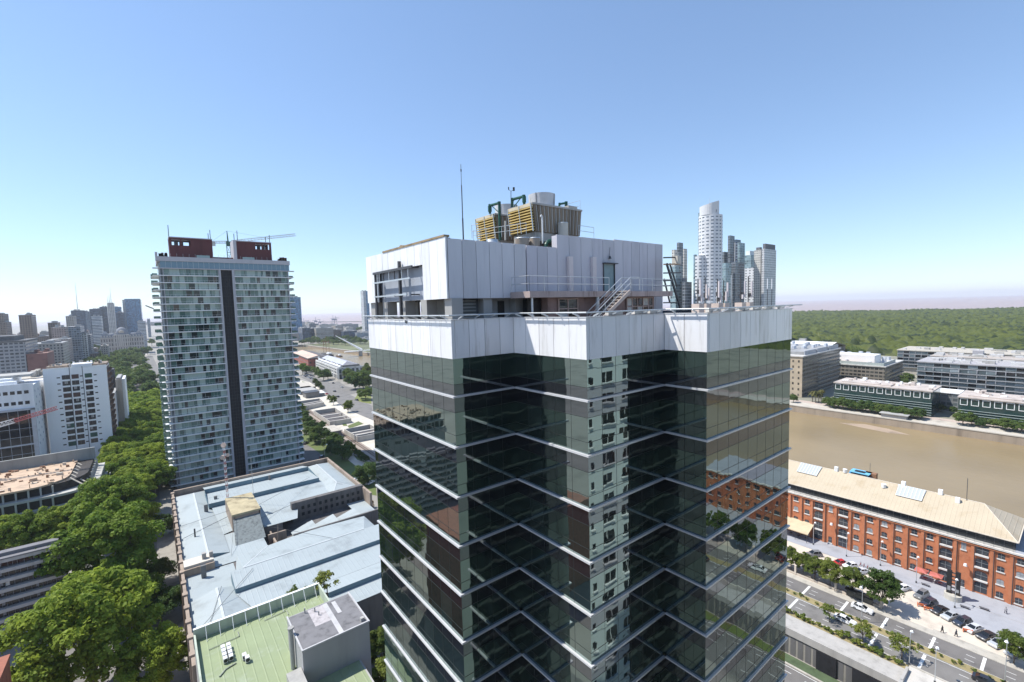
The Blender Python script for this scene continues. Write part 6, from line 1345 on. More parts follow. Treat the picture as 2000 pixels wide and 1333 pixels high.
d = Vector((-c[0], -c[1])).normalized(); q = Vector((c[0], c[1])) + d * r * .72 + vr * r * .66; m = MB(); m.prism([(q.x - 2.4, q.y - 2.4), (q.x + 2.4, q.y - 2.4), (q.x + 2.4, q.y + 2.4), (q.x - 2.4, q.y + 2.4)], zt_(1385, 418, Y), zt_(1385, 413, Y)); m.build('crown_window', mat('crown_dark', (.15, .15, .15)), T1)
pl, c2, r2 = rnd(1367, 10.5, Y + 6); MB().prism(pl, 0, z0, 0).build('side_wing', WG, T1); pl, c2, r2 = rnd(1367.5, 4, Y + 10); MB().prism(pl, 0, zt_(1367, 416, Y + 10), 0).build('side_wing', SG, T1); pl, c2, r2 = rnd(1357.5, 3, Y + 10); MB().prism(pl, 0, zt_(1358, 498, Y + 10), 0).build('side_wing', SG, T1); mast_on(T1, c[0], c[1], z2, 9, .3)
def tower3(name, label, parts):
    """parts: (xl, xc, xr, y of the top, Y, material, part name)"""
    b0 = wbox(*parts[0][:5]); t = thing(name, label, 'skyscraper', (b0[0], b0[2], 0))
    for q in parts: b = wbox(*q[:5]); MB().box(b[0], b[1], b[2], b[3], 0, b[4]).build(q[6], q[5], t)
    return t
tower3('twin_topped_tower', 'stepped grey tower with a dark spine, half hidden behind the rusty gantry', [(1322, 1326, 1334, 474, 334, DSK, 'spine'), (1312, 1317, 1323, 488, 332, GS, 'shaft'), (1332, 1336, 1342, 486, 336, GS, 'shaft'), (1309, 1320, 1334, 520, 328, TEAL, 'glass_front')])
tower3('twin_topped_tower', 'lower dark teal block right of the gantry', [(1333, 1338, 1351, 551, 315, DSK, 'shaft'), (1334, 1336, 1342, 543, 322, DSK, 'head')])
tower3('dark_skyscraper', 'dark stepped skyscraper with a white window strip beside the tallest tower', [(1421, 1425, 1434, 460, 346, DSK, 'spine'), (1434, 1437, 1446, 468, 350, DKG, 'shaft'), (1434, 1439.5, 1440, 474, 343, WSQ, 'white_strip'), (1438, 1444, 1454, 474, 345, TEAL, 'shaft'), (1427, 1436, 1453, 512, 338, DSK, 'front_block'), (1409, 1417, 1428, 514, 341, TEAL, 'glass_front'), (1409, 1414, 1423, 492, 358, DSK, 'shaft')])
tower3('white_block_tower', 'white tower of small square windows topped by curved blue glass', [(1453, 1473, 1475, 523, 352, WSQ, 'shaft'), (1454, 1466, 1476, 498, 358, TEAL, 'glass_head'), (1456, 1464, 1476, 490, 361, WHITE, 'roof_curve')])
t = tower3('stone_skyscraper', 'pale stone skyscraper with a dark crown at the end of the skyscraper row', [(1472, 1485, 1487, 488, 324, GS, 'shaft'), (1487, 1492, 1515, 486, 318, facade('stone_tower_b', (.60, .60, .60), (.22, .23, .25), 2.4, 3.6, (.2, .8), (.3, .85), dark=.7), 'shaft'), (1489, 1494, 1513, 476, 321, mat('crown_slate', (.13, .13, .145), var=.2), 'crown'), (1476, 1484, 1487, 483, 327, mat('crown_slate', (.13, .13, .145)), 'crown')])
t = tower3('white_base_block', 'low white block with square windows below the tallest skyscraper', [(1381, 1404, 1406, 561, 285, WSQ, 'shaft'), (1385, 1402, 1404, 558, 288, WHITE, 'roof_house')]); t = tower3('white_base_block', 'slim white slab with few windows beside the antenna masts', [(1392, 1405, 1407, 541, 290, mat('crown_white', (.6, .6, .61)), 'shaft'), (1394, 1403, 1405, 538, 292, CONC, 'roof_house')])

# ---------------------------------------------------------------- orange brick warehouse
WH = thing('brick_warehouse', 'long orange brick warehouse with arched windows and a tan metal roof', 'warehouse', (180, 20, 0))
OB_ = mat('orange_brick', (.46, .170, .082), var=.2, scale=.5, detail=9, stain=(.34, .11, .05), rough=.85, bump=.08, bscale=6); BASEB = mat('pale_plinth', (.42, .33, .27), var=.12)
WX, WZ, Y0w, Y1w = 169.6, 13.9, -62., 96.
MB().box(WX, 191.5, Y0w, Y1w, 0, WZ).build('wall', OB_, WH)
piers = [59.2, 56.0, 52.4, 49.2, 45.3, 41.8, 38.3, 34.8, 31.5, 28.0, 24.8, 21.2, 17.8, 14.2, 10.7, 7.2, 3.7, .2, -3.3, 62.7, 66.2, 69.7, 73.2, -6.8, -10.3, -13.8, -17.3]
m = MB()
for y in piers: m.box(WX - .28, WX - .002, y - .33, y + .33, 0, WZ - .5)
m.build('pier', OB_, WH); m = MB()
for y in piers: m.tube((WX - .36, y - .42, 0), (WX - .36, y - .42, WZ - .3), .075, 6)
m.build('downpipe', DSTEEL, WH)
m = MB(); m.box(WX - .6, WX - .002, Y0w, Y1w, WZ - .32, WZ + .12, 1); m.box(WX - .45, WX - .003, Y0w, Y1w, WZ - .85, WZ - .6, 0); m.build('cornice', [OB_, mat('cornice_white', (.60, .56, .51), var=.1, scale=.6)], WH)
WIN = glass('arch_pane', (.035, .04, .05), f0=.6, rough=.06, wob=0); WINP = mat('blind_pane', (.30, .31, .32), var=.2, scale=.8); BRKD = mat('arch_brick', (.30, .10, .05), var=.15, scale=1)
def arched(y, z, w, h, rise, pane, sill=True, bar=True):
    n = 8; X = WX
    top = [(y + w / 2 * cos(t), z + h - rise + rise * sin(t)) for t in np.linspace(0, pi, n + 1)]
    outl = [(y - w / 2, z), (y + w / 2, z)] + top
    m = MB(); m.face([(X - .012, p, q) for p, q in outl[::-1]])
    for i in range(n): (p0, q0), (p1, q1) = top[i], top[i + 1]; s = 1.14; c = (y, z + h - rise); e = lambda p, q: (X - .07, c[0] + (p - c[0]) * s, c[1] + (q - c[1]) * s + .04); m.face([e(p0, q0), e(p1, q1), (X - .07, p1, q1), (X - .07, p0, q0)], 1); m.face([(X - .07, p0, q0), (X - .07, p1, q1), (X - .012, p1, q1), (X - .012, p0, q0)], 1)
    if bar:
        m.box(X - .05, X - .014, y - .04, y + .04, z, z + h * .98, 2); m.box(X - .05, X - .015, y - w / 2, y + w / 2, z + h * .5, z + h * .54, 2)
    o = m.build('window', [pane, BRKD, mat('frame_grey', (.22, .23, .24))], WH)
    if sill: MB().box(X - .2, X - .004, y - w / 2 - .15, y + w / 2 + .15, z - .28, z - .003).build('sill', mat('sill_white', (.62, .60, .57), var=.08), o)
bays = [(y, 's') for y in (67.6, 64.2, 60.8, 57.4)] + [(54., 'L'), (50.6, 'n'), (47.1, 'L')] + [(y, 's') for y in (43.6, 40.2, 36.7, 33.3, 29.85, 26.4)] + [(23., 'L'), (19.55, 'n'), (16., 'L')] + [(y, 's') for y in (12.5, 9.1, 5.6, 2.1, -1.4, -4.9)]
for y, k in bays:
    for r, z in enumerate((11.25, 7.8, 4.3, .75)):
        pn = WINP if rr.random() < .35 else WIN
        if k == 's': arched(y, z, 1.35, 1.45 if r < 3 else 1.6, .35, pn)
        elif k == 'L':
            arched(y, z - .35, 2.45, 2.3 if r < 3 else 2.9, .55, WIN, False)
            if r < 3: MB().box(WX - .5, WX - .08, y - 1.3, y + 1.3, z - .75, z - .35).build('balcony', mat('sill_white', (.62, .60, .57)), WH)
        elif k == 'n' and r in (0, 3): arched(y, z - .3, 1.0, 2.0, .2, pn)
m = MB(); m2 = MB()
for i in range(15):
    y = -9.5 - i * 3.45
    for z in (11.25, 7.8, 4.3, .75): m.box(WX - .012, WX - .004, y - .68, y + .68, z, z + 1.4); m2.box(WX - .2, WX - .004, y - .85, y + .85, z - .28, z - .003)
    m2.box(WX - .28, WX - .002, y - 2.0, y - 1.4, 0, WZ - .9, 1)
tag(m.build('window', WIN, WH), kind='stuff'); tag(m2.build('sill', [mat('sill_white', (.62, .60, .57)), OB_], WH), kind='stuff')
m = MB(); m.box(WX, 191.5, 10.2, Y1w, WZ + .01, WZ + .2, 0); m.box(170.9, 190.3, 10.2, Y1w, WZ + .2, 16.5, 1); m.build('attic', [CONC, glass('attic_glass', (.03, .035, .04), f0=.5, rough=.06, wob=0)], WH)
m = MB(); y = 10.4
while y < Y1w: m.box(170.8, 170.9, y, y + .14, WZ + .2, 16.5); y += 1.75
m.box(170.79, 170.89, 10.2, Y1w, 15.0, 15.1); m.build('attic_frame', DSTEEL, WH)
m = MB(); y = 10.5
while y < Y1w: m.tube((WX - .3, y, WZ + .12), (WX - .3, y, WZ + 1.0), .03, 4); y += 1.75
m.tube((WX - .3, 10, WZ + 1.0), (WX - .3, Y1w, WZ + 1.0), .035, 5); m.box(WX, 191.5, Y0w, 10.2, WZ + .005, WZ + .15, 1); m.build('terrace_rail', [DSTEEL, GREYP], WH)
m = MB(); zr_, ze, XR = 21.4, 16.45, 180.3; gable(m, 170.3, 190.3, XR, 9.8, Y1w, ze, zr_, 7.2, 0, 0); m.build('roof', [metal_roof('tan_roof', (.455, .38, .275), .5, 'Y', var=.08, stain=(.39, .30, .19)), CONC], WH)
m = MB(); m.bar((170.25, 9.7, ze - .05), (170.25, Y1w, ze - .05), .25, .2); m.bar((170.25, 9.7, ze - .05), (190.3, 9.7, ze - .05), .2, .2); m.tube((XR, 17, zr_ + .02), (XR, Y1w, zr_ + .02), .14, 6); m.tube((XR, 17, zr_), (170.3, 9.8, ze), .12, 6); m.build('gutter', mat('roof_ridge', (.58, .51, .42)), WH)
SKY = glass('skylight_glass', (.42, .44, .45), f0=.4, rough=.1, wob=0)
def on_roof(s, y, up=0.): return (170.3 + (XR - 170.3) * s - up * .45, y, ze + (zr_ - ze) * s + up)
for y0, y1 in ((56.9, 63.0), (29.6, 35.6)):
    m = MB(); m.face([on_roof(.56, y0, .25), on_roof(.56, y1, .25), on_roof(.98, y1 + .3, .25), on_roof(.98, y0 - .3, .25)])
    sk = m.build('skylight', SKY, WH); m = MB()
    for i in range(8): s = i / 7; m.bar(on_roof(.56, y0 + (y1 - y0) * s, .3), on_roof(.98, y0 + (y1 - y0) * s, .3), .1, .08)
    m.bar(on_roof(.56, y0, .3), on_roof(.56, y1, .3), .14, .12); m.bar(on_roof(.98, y0 - .3, .3), on_roof(.98, y1 + .3, .3), .14, .12); m.build('frame', WHITE, sk)
m = MB()
for s, y in ((1, 52.5), (.75, 39), (1, 34.7), (1, 26.2), (.85, 22.3), (1, 50)):
    p = on_roof(s, y); m.box(p[0] - .5, p[0] + .5, y - .5, y + .5, p[2] - .2, p[2] + 1.3) if y not in (39, 50) else m.tube(p, (p[0], p[1], p[2] + 1.2), .55, 10, 0, .65)
m.build('roof_vent', WHITE, WH); p = on_roof(.98, 20.6); MB().tube(p, (p[0], p[1], p[2] + 6.5), .07, 6).build('aerial', DSTEEL, WH)
# black pipes, wall lamps on their brackets
for y in (49.9, 18.9):
    t = thing('wall_lamp', 'round white wall lamp on a bracket, %s one on the brick front' % ('left' if y > 30 else 'right'), 'lamp', (WX, y, 7)); MB().bar((WX, y, 7.2), (WX - 1.5, y, 7.5), .08, .1).build('bracket', DSTEEL, t); m = MB(); m.tube((WX - 1.5, y, 7.15), (WX - 1.5, y, 7.75), .42, 12, 0, .3); m.build('globe', WHITE, t)
t = thing('awning', 'tan sloping awning over the entrance at the left end of the warehouse', 'awning', (166, 60, 0)); m = MB(); m.face([(WX - .05, 55.2, 4.9), (WX - .05, 66, 4.9), (WX - 5.5, 66, 3.2), (WX - 5.5, 55.2, 3.2)]); m.face([(WX - 5.5, 55.2, 3.2), (WX - 5.5, 66, 3.2), (WX - 5.5, 66, 2.9), (WX - 5.5, 55.2, 2.9)]); m.build('canvas', mat('awning_tan', (.52, .42, .28), var=.08), t)
m = MB(); [m.tube((WX - 5.3, y, 0), (WX - 5.3, y, 3.2), .07, 6) for y in (55.6, 59, 62.4, 65.6)]; m.build('post', DSTEEL, t)
for i in range(3): y = 56.5 + i * 2.3; t = thing('cafe_table', 'dark cafe table under the tan awning', 'table', (WX - 3, y, 0), 'cafe tables under the awning'); MB().tube((WX - 3, y, .72), (WX - 3, y, .77), .5, 10).build('top', DSTEEL, t); MB().tube((WX - 3, y, .06), (WX - 3, y, .72), .06, 6).build('leg', DSTEEL, t)
# canopies and door hoods at the foot
for y, lab in ((27.5, 'left'), (24.4, 'right')):
    t = thing('parasol', 'faded red cafe parasol by the warehouse door, %s of the two' % lab, 'parasol', (166.8, y, .06)); m = MB(); n = 4
    for i in range(n): a, b = pi / 4 + i * pi / 2, pi / 4 + (i + 1) * pi / 2; m.face([(166.8 + 2.0 * cos(a), y + 2.0 * sin(a), 2.5), (166.8 + 2.0 * cos(b), y + 2.0 * sin(b), 2.5), (166.8, y, 3.2)])
    m.build('canopy', mat('faded_red', (.44, .13, .105), var=.15), t); MB().tube((166.8, y, .06), (166.8, y, 3.2), .05, 6).build('pole', DSTEEL, t)
    tb = thing('cafe_table', 'red topped table under the %s faded red parasol' % lab, 'table', (166.8, y - .9, .06)); MB().tube((166.8, y - .9, .75), (166.8, y - .9, .8), .5, 10).build('top', mat('faded_red', (.44, .13, .105)), tb); MB().tube((166.8, y - .9, .06), (166.8, y - .9, .75), .06, 6).build('leg', DSTEEL, tb)
# black twin pillar sign on a round base
p = P(*z6(1430, 585)); t = thing('pillar_sign', 'black twin pillar advertising tower on a round concrete base', 'sign', (161.6, 20.2, .06)); x, y = 161.6, 20.2
m = MB(); m.tube((x, y, .06), (x, y, 1.4), 1.75, 24); m.build('base', mat('cream_tank', (.5, .47, .41)), t); m = MB(); m.box(x - .35, x + .35, y - 1.3, y - .35, 1.4, 7.6); m.box(x - .35, x + .35, y + .35, y + 1.3, 1.4, 7.6); m.build('pillar', BLACK, t); m = MB()
for k in range(6): m.box(x - .25, x + .25, y - .34, y + .34, 2 + k, 2.15 + k)
m.build('rung', DSTEEL, t); m = MB(); m.box(x - .37, x - .36, y + .5, y + 1.1, 2.2, 3.4); m.box(x - .37, x - .36, y - 1.1, y - .5, 2.2, 3.0); m.build('sign_plate', mat('plate_grey', (.30, .30, .31), var=.1), t)
# fence and bus shelter
FE = thing('fence', 'black iron fence on a low wall between the street trees and the avenue', 'fence', (142.9, 45, 0)); MB().box(142.6, 142.9, 31.0, 70, .13, .65).build('base_wall', PAVE, FE); m = MB()
y = 31.0
while y < 70: m.box(142.72, 142.78, y, y + .045, .65, 2.5); y += .16
for z in (.8, 2.35): m.box(142.70, 142.80, 31, 70, z, z + .06)
m.build('railing', BLACK, FE); m = MB(); [m.box(142.5, 143.0, y - .25, y + .25, .13, 2.8) for y in (31, 41, 51, 61)]; m.build('gatepost', PAVE, FE)
BS = thing('bus_shelter', 'dark glass bus shelter beside the avenue below the big round tree', 'bus shelter', (143.2, 34, 0)); MB().box(141.1, 142.4, 32.5, 38.5, 2.45, 2.6).build('roof', BLACK, BS); MB().box(142.3, 142.38, 32.6, 38.4, .3, 2.45).build('back_panel', glass('shelter_glass', (.04, .05, .05), f0=.5, wob=0), BS); m = MB(); [m.box(142.2, 142.29, y, y + .09, .13, 2.45) for y in (32.6, 34.5, 36.5, 38.3)]; m.build('post', DSTEEL, BS)
m = MB(); m.box(146, 147.5, 60, 61.5, .04, .05); tag(m.build('road_markings', mat('yellow_paint', (.62, .48, .12), var=.1)), kind='structure')
# boat behind the roof
q = P(1672, 918, 3.6); c = Vector((q[0], q[1], ZW + .6)); t = thing('ferry', 'bright blue ferry moored in the dock behind the tan warehouse roof', 'boat', tuple(c)); BLU = mat('ferry_blue', (.03, .24, .46), var=.1); pr = [(c.x - 3.2, c.y - 7), (c.x + 3.2, c.y - 7), (c.x + 3.2, c.y + 3), (c.x, c.y + 7), (c.x - 3.2, c.y + 3)]
MB().prism(pr, ZW - .6, -1.2).build('hull', BLU, t); m = MB(); m.box(c.x - 2.8, c.x + 2.8, c.y - 6, c.y + 2.8, -1.2, 1.4); m.box(c.x - 2.4, c.x + 2.4, c.y - 5, c.y + 1.4, 1.4, 3.0); m.build('cabin', BLU, t); m = MB(); m.box(c.x - 2.7, c.x + 2.7, c.y - 5.3, c.y + 1.8, 3.0, 3.2); m.box(c.x - 1.4, c.x + .6, c.y - 3.4, c.y + .2, 3.2, 3.5, 1); m.build('deck_roof', [mat('ferry_pale', (.16, .42, .60), var=.1), BLACK], t); m = MB(); m.box(c.x - 2.45, c.x - 2.41, c.y - 4.6, c.y + 1, 1.9, 2.7); m.box(c.x - 2.4, c.x + 2.4, c.y - 5.05, c.y - 5.01, 1.9, 2.7); m.build('window', PWH, t)
q = P(1699, 924, 3.0); c = Vector((q[0], q[1], ZW + .6)); t = thing('workboat', 'small rusty work boat with a short mast right of the blue ferry', 'boat', tuple(c)); MB().prism([(c.x - 2, c.y - 4), (c.x + 2, c.y - 4), (c.x + 2, c.y + 3), (c.x, c.y + 5), (c.x - 2, c.y + 3)], ZW - .6, -1.6).build('hull', mat('boat_hull', (.13, .08, .06)), t); m = MB(); m.box(c.x - 1.3, c.x + 1.3, c.y - 2.5, c.y + 1.5, -1.6, 3.2); m.build('wheelhouse', mat('rust_debris', (.26, .14, .08)), t); MB().tube((c.x, c.y, 3.2), (c.x, c.y, 7.5), .08, 5).build('mast', DSTEEL, t)

# ---------------------------------------------------------------- cars
GLCAR = glass('car_glass', (.012, .014, .016), f0=.6, rough=.03, wob=0); TYRE = mat('tyre', (.02, .02, .02), var=.1); RIMM = mat('rim', (.40, .41, .42), rough=.35, metal=.7); LAMPW = mat('headlamp', (.70, .70, .70), rough=.15); LAMPR = mat('tail_lamp', (.35, .02, .02), rough=.2)
def paint(name, c): 
    m = mat('car_' + name, c, rough=.3, var=.02, spec=.6); b = m.node_tree.nodes['Principled BSDF']; b.inputs['Coat Weight'].default_value = .7; b.inputs['Coat Roughness'].default_value = .06; return m
def make_car(pm, kind='sedan'):
    L, Wd = 4.5, 1.78
    if kind == 'hatch': L, prof, top = 3.9, [(-1.95, .62), (-1.9, .95), (-1.7, 1.02), (.75, .98), (1.75, .80), (1.95, .62)], [(-1.72, 1.0), (-1.35, 1.46), (.05, 1.47), (.85, .98)]
    elif kind == 'suv': L, prof, top = 4.5, [(-2.25, .7), (-2.2, 1.05), (-2.0, 1.1), (1.0, 1.06), (2.1, .95), (2.25, .7)], [(-2.05, 1.08), (-1.75, 1.68), (.2, 1.69), (1.05, 1.06)]
    else: prof, top = [(-2.25, .6), (-2.2, .95), (-1.55, 1.0), (.85, .96), (2.05, .80), (2.25, .6)], [(-1.75, 1.0), (-1.1, 1.41), (.15, 1.43), (1.0, .96)]
    t = thing('car', '', 'car'); m = MB(); hw = Wd / 2
    low = [(prof[0][0], .28), (prof[-1][0], .28)]
    ring = [(prof[0][0], .28)] + prof + [(prof[-1][0], .28)]
    for s in (-1, 1):
        f = [(x, s * (hw - (.10 if z > .9 else .0)), z) for x, z in ring]; m.face(f if s > 0 else f[::-1])
    for (xa, za), (xb, zb) in zip(ring[:-1], ring[1:]): wa, wb = hw - (.10 if za > .9 else 0), hw - (.10 if zb > .9 else 0); m.face([(xa, -wa, za), (xb, -wb, zb), (xb, wb, zb), (xa, wa, za)])
    m.face([(low[0][0], -hw, .28), (low[0][0], hw, .28), (low[1][0], hw, .28), (low[1][0], -hw, .28)])
    (ax, az), (bx, bz), (cx, cz), (dx, dz) = top; rw = hw - .30; m.face([(bx, -rw, bz + .01), (cx, -rw, cz + .01), (cx, rw, cz + .01), (bx, rw, bz + .01)])
    for s in (-1, 1): m.bar((ax, s * (hw - .13), az), (bx, s * rw, bz), .07, .05); m.bar((dx, s * (hw - .13), dz), (cx, s * rw, cz), .07, .05); m.bar((bx, s * rw, bz), (cx, s * rw, cz), .07, .05); x_ = (bx + cx) / 2 - .1; m.bar((x_, s * (hw - .12), az), (x_, s * (rw + .01), bz), .08, .04); m.box(dx - .35, dx - .15, s * (hw - .1), s * (hw + .12), dz, dz + .14)
    m.build('body', pm, t, loc=(0, 0, 0))
    m = MB(); hw2 = hw - .13
    m.face([(ax, -hw2, az), (ax, hw2, az), (bx, rw, bz), (bx, -rw, bz)]); m.face([(dx, hw2, dz), (dx, -hw2, dz), (cx, -rw, cz), (cx, rw, cz)])
    for s in (-1, 1): f = [(ax, s * hw2, az), (dx, s * hw2, dz), (cx, s * rw, cz), (bx, s * rw, bz)]; m.face(f)
    m.build('windows', GLCAR, t, loc=(0, 0, 0))
    for x in (-L / 2 + .85, L / 2 - .85):
        for s in (-1, 1):
            m = MB(); y = s * (hw - .1); m.tube((x, y - .11, .31), (x, y + .11, .31), .31, 14, 0); w = m.build('wheel', TYRE, t, loc=(0, 0, 0)); m = MB(); yy = y + s * .115; m.tube((x, yy - .005, .31), (x, yy + .005, .31), .2, 10); m.build('rim', RIMM, w, loc=(0, 0, 0))
    for s in (-1, 1):
        MB().box(L / 2 - .12, L / 2 + .012, s * (hw - .42) - .16, s * (hw - .42) + .16, .62, .76).build('headlight', LAMPW, t, loc=(0, 0, 0)); MB().box(-L / 2 - .012, -L / 2 + .1, s * (hw - .35) - .16, s * (hw - .35) + .16, .70, .86).build('tail_light', LAMPR, t, loc=(0, 0, 0))
    return register(t)
CARP = {k: make_car(paint(k.split('_')[0], c), k.split('_')[1]) for k, c in {'white_sedan': (.72, .72, .72), 'silver_sedan': (.42, .44, .46), 'black_sedan': (.018, .018, .022), 'grey_suv': (.16, .17, .18), 'red_hatch': (.42, .02, .025), 'navy_suv': (.02, .028, .05), 'palesilver_sedan': (.55, .57, .60), 'white_hatch': (.70, .70, .69)}.items()}
used = set()
def car(kind, x, y, rz, label, z=.03):
    r = CARP[kind]
    if kind not in used: used.add(kind); r.location = (x, y, z); r.rotation_euler = (0, 0, rz); r['label'] = label; return r
    return dup(r, (x, y, z), rz, label=label)
NN, SS, EE, WWd = pi / 2, -pi / 2, 0., pi
for a_ in [('grey_suv', 157.6, 51.2, 2.5, 'dark grey car near the awning, farthest parked car on the apron'), ('red_hatch', 157.9, 44.6, 2.6, 'red hatchback parked in front of the brick warehouse'), ('white_hatch', 158.6, 42.0, 2.6, 'white hatchback parked right beside the red one'), ('palesilver_sedan', 157.5, 39.2, 2.6, 'pale silver car third in line after the red hatchback'), ('black_sedan', 157.6, 31.8, 2.6, 'dark car half hidden by the crown of the big round tree'), ('white_sedan', 156.4, 29.6, 2.7, 'white car with dark glass roof beside the big round tree'),
    ('grey_suv', 156.5, 25.6, 2.9, 'grey car standing alone between the tree and the pillar sign'), ('navy_suv', 153.4, 23.6, 2.75, 'dark navy car, leftmost of the parked row near the pillar sign'), ('black_sedan', 152.0, 21.3, 2.75, 'black sedan second in the parked row after the orange barriers'), ('silver_sedan', 151.2, 19.2, 2.75, 'silver sedan third in the parked row, beside the black sedan'), ('navy_suv', 150.4, 16.9, 2.75, 'dark navy car in the middle of the parked row'), ('palesilver_sedan', 149.3, 14.9, 2.75, 'pale silver sedan with an orange cone before its nose'), ('black_sedan', 148.2, 12.6, 2.75, 'long black sedan, second from the right end of the parked row'), ('silver_sedan', 147.0, 10.6, 2.75, 'silver sedan at the right end of the parked row by the yellow kerb'),
    ('white_sedan', 138.4, 33.9, SS, 'white sedan driving on the avenue past the bus shelter'), ('white_sedan', 130.1, 35.2, SS, 'white and dark green car between the two small roadside trees'), ('black_sedan', 130.2, 10.6, SS, 'black sedan driving at the bottom right edge'), ('silver_sedan', 145.9, 7.9, 2.75, 'silver car almost under the tree at the right edge')]: car(*a_)
for x, y, k, rz, lab in [(zn(795, 1005)[0], zn(795, 1005)[1], 'black_sedan', 1.7, 'dark car on the avenue bend, upper one'), (*zn(650, 1055), 'red_hatch', 1.7, 'dull red car at the avenue edge by the plaza'), (*zn(855, 1105), 'black_sedan', 1.7, 'dark car on the avenue below the bend'), (*zn(1205, 1170), 'grey_suv', 1.7, 'dark grey car near the lawn on the avenue'), (*zn(770, 850), 'grey_suv', 1.2, 'grey car in front of the arcaded warehouse corner'), (*zn(930, 930), 'silver_sedan', 1.7, 'silver car passing the avenue junction'), (*zm(215, 605), 'black_sedan', .6, 'dark car on the side street beside the apartment tower'), (*zm(465, 820), 'navy_suv', 1.0, 'dark blue van on the shaded side street below the trees'), (*zm(940, 1180), 'white_sedan', 2.2, 'white car beside the brick wall of the blue roofs'), (*zm(1200, 1215), 'palesilver_sedan', .5, 'pale car under the dark tree by the glass tower')]:
    p = P(x, y, .1); car(k, p[0], p[1], rz, lab, .1)
for i in range(9): dup(CARP[('white_sedan', 'silver_sedan', 'black_sedan', 'red_hatch', 'palesilver_sedan')[i % 5]], (157 - (i % 2) * 9, -6 - i * 6.2, .06), 2.75, label='car parked farther along the apron, mirrored in the glass tower', group='mirrored parked cars')
for i in range(5): dup(CARP[('silver_sedan', 'white_sedan', 'black_sedan', 'grey_suv', 'white_hatch')[i]], ((128.2, 137, 130.2, 138.6, 128)[i], -12 - i * 14, .03), SS, label='car driving on the avenue, mirrored in the glass tower', group='mirrored driving cars')
for i in range(16):
    p = P(*zn(230 + (i % 8) * 24, 660 + (i // 8) * 50 + (i % 8) * 9), .1); dup(CARP[('white_sedan', 'silver_sedan', 'black_sedan', 'palesilver_sedan')[i % 4]], p, .4, label='car parked in the open lot before the red warehouse', group='cars in the far parking lot')
for i in range(9):
    p = (-13 - (i % 2) * 4.2, 172 + i * 7.5 + (i % 3) * 2, .03); dup(CARP[('grey_suv', 'black_sedan', 'silver_sedan', 'white_sedan')[i % 4]], p, NN, label='car on the boulevard glimpsed through the plane trees', group='cars under the plane trees')
# ---------------------------------------------------------------- street lamps, barriers, people
def make_lamp(h, arms=1):
    t = thing('street_lamp', '', 'street lamp'); MB().tube((0, 0, 0), (0, 0, h), .09, 8, 0, .05).build('pole', STEEL, t, loc=(0, 0, 0)); MB().tube((0, 0, 0), (0, 0, .5), .18, 8).build('base', DSTEEL, t, loc=(0, 0, 0))
    for s in ((1, -1) if arms == 2 else (1,)): MB().tube((0, 0, h - .1), (s * 1.3, 0, h + .1), .05, 6).build('arm', STEEL, t, loc=(0, 0, 0)); m = MB(); m.tube((s * 1.3, 0, h - .12), (s * 1.3, 0, h + .2), .34, 12, 0, .2); m.build('lamp_head', WHITE, t, loc=(0, 0, 0))
    return register(t)
LP1 = make_lamp(9.5); LP2 = make_lamp(7.0); first = {id(LP1): True, id(LP2): True}
def lamp(pr, x, y, lab, rz=0):
    if first[id(pr)]: first[id(pr)] = False; pr.location = (x, y, .1); pr.rotation_euler = (0, 0, rz); pr['label'] = lab
    else: dup(pr, (x, y, .1), rz, label=lab)
lamp(LP1, 133, 32.6, 'tall street lamp in the median beside the white sedan', pi); lamp(LP1, 133.4, 8.4, 'tall street lamp in the median near the right edge', pi); lamp(LP2, 122.4, 17.4, 'street lamp at the bottom edge before the wall end'); lamp(LP2, 124.6, 21.9, 'short lamp post at the end of the sunken road wall')
lamp(LP2, 164.7, 44.7, 'slim white lamp post on the paving behind the red hatchback'); lamp(LP2, 166.2, 36.6, 'slim white lamp post at the brick wall, right of the bicycles'); lamp(LP2, 163.2, 27.9, 'slim white lamp post left of the red parasols'); lamp(LP2, 157.0, 19.2, 'slim white lamp post behind the parked silver sedan'); lamp(LP2, 164.8, 53.8, 'slim white lamp post beside the awning')
p = P(*zm(510, 890), .1); lamp(LP1, p[0], p[1], 'street lamp on the side street under the middle trees')
def barrier(x, y, lab, rz=.3): t = thing('barrier', lab, 'barrier', (x, y, .03)); t.rotation_euler = (0, 0, rz); m = MB(); m.box(-.06, .06, -.9, .9, .75, .95); m.box(-.06, .06, -.9, .9, .4, .6); m.build('board', mat('barrier_orange', (.62, .16, .05), var=.08), t, loc=(0, 0, 0)); m = MB(); [m.box(-.25, .25, y_ - .04, y_ + .04, 0, 1.0) for y_ in (-.8, .8)]; m.build('foot', mat('barrier_orange', (.62, .16, .05)), t, loc=(0, 0, 0))
barrier(151.2, 24.6, 'orange barrier before the navy car, left of the pair'); barrier(150.6, 23.2, 'orange barrier before the navy car, right of the pair'); barrier(147.3, 15.6, 'orange barrier by the pale silver sedan'); 
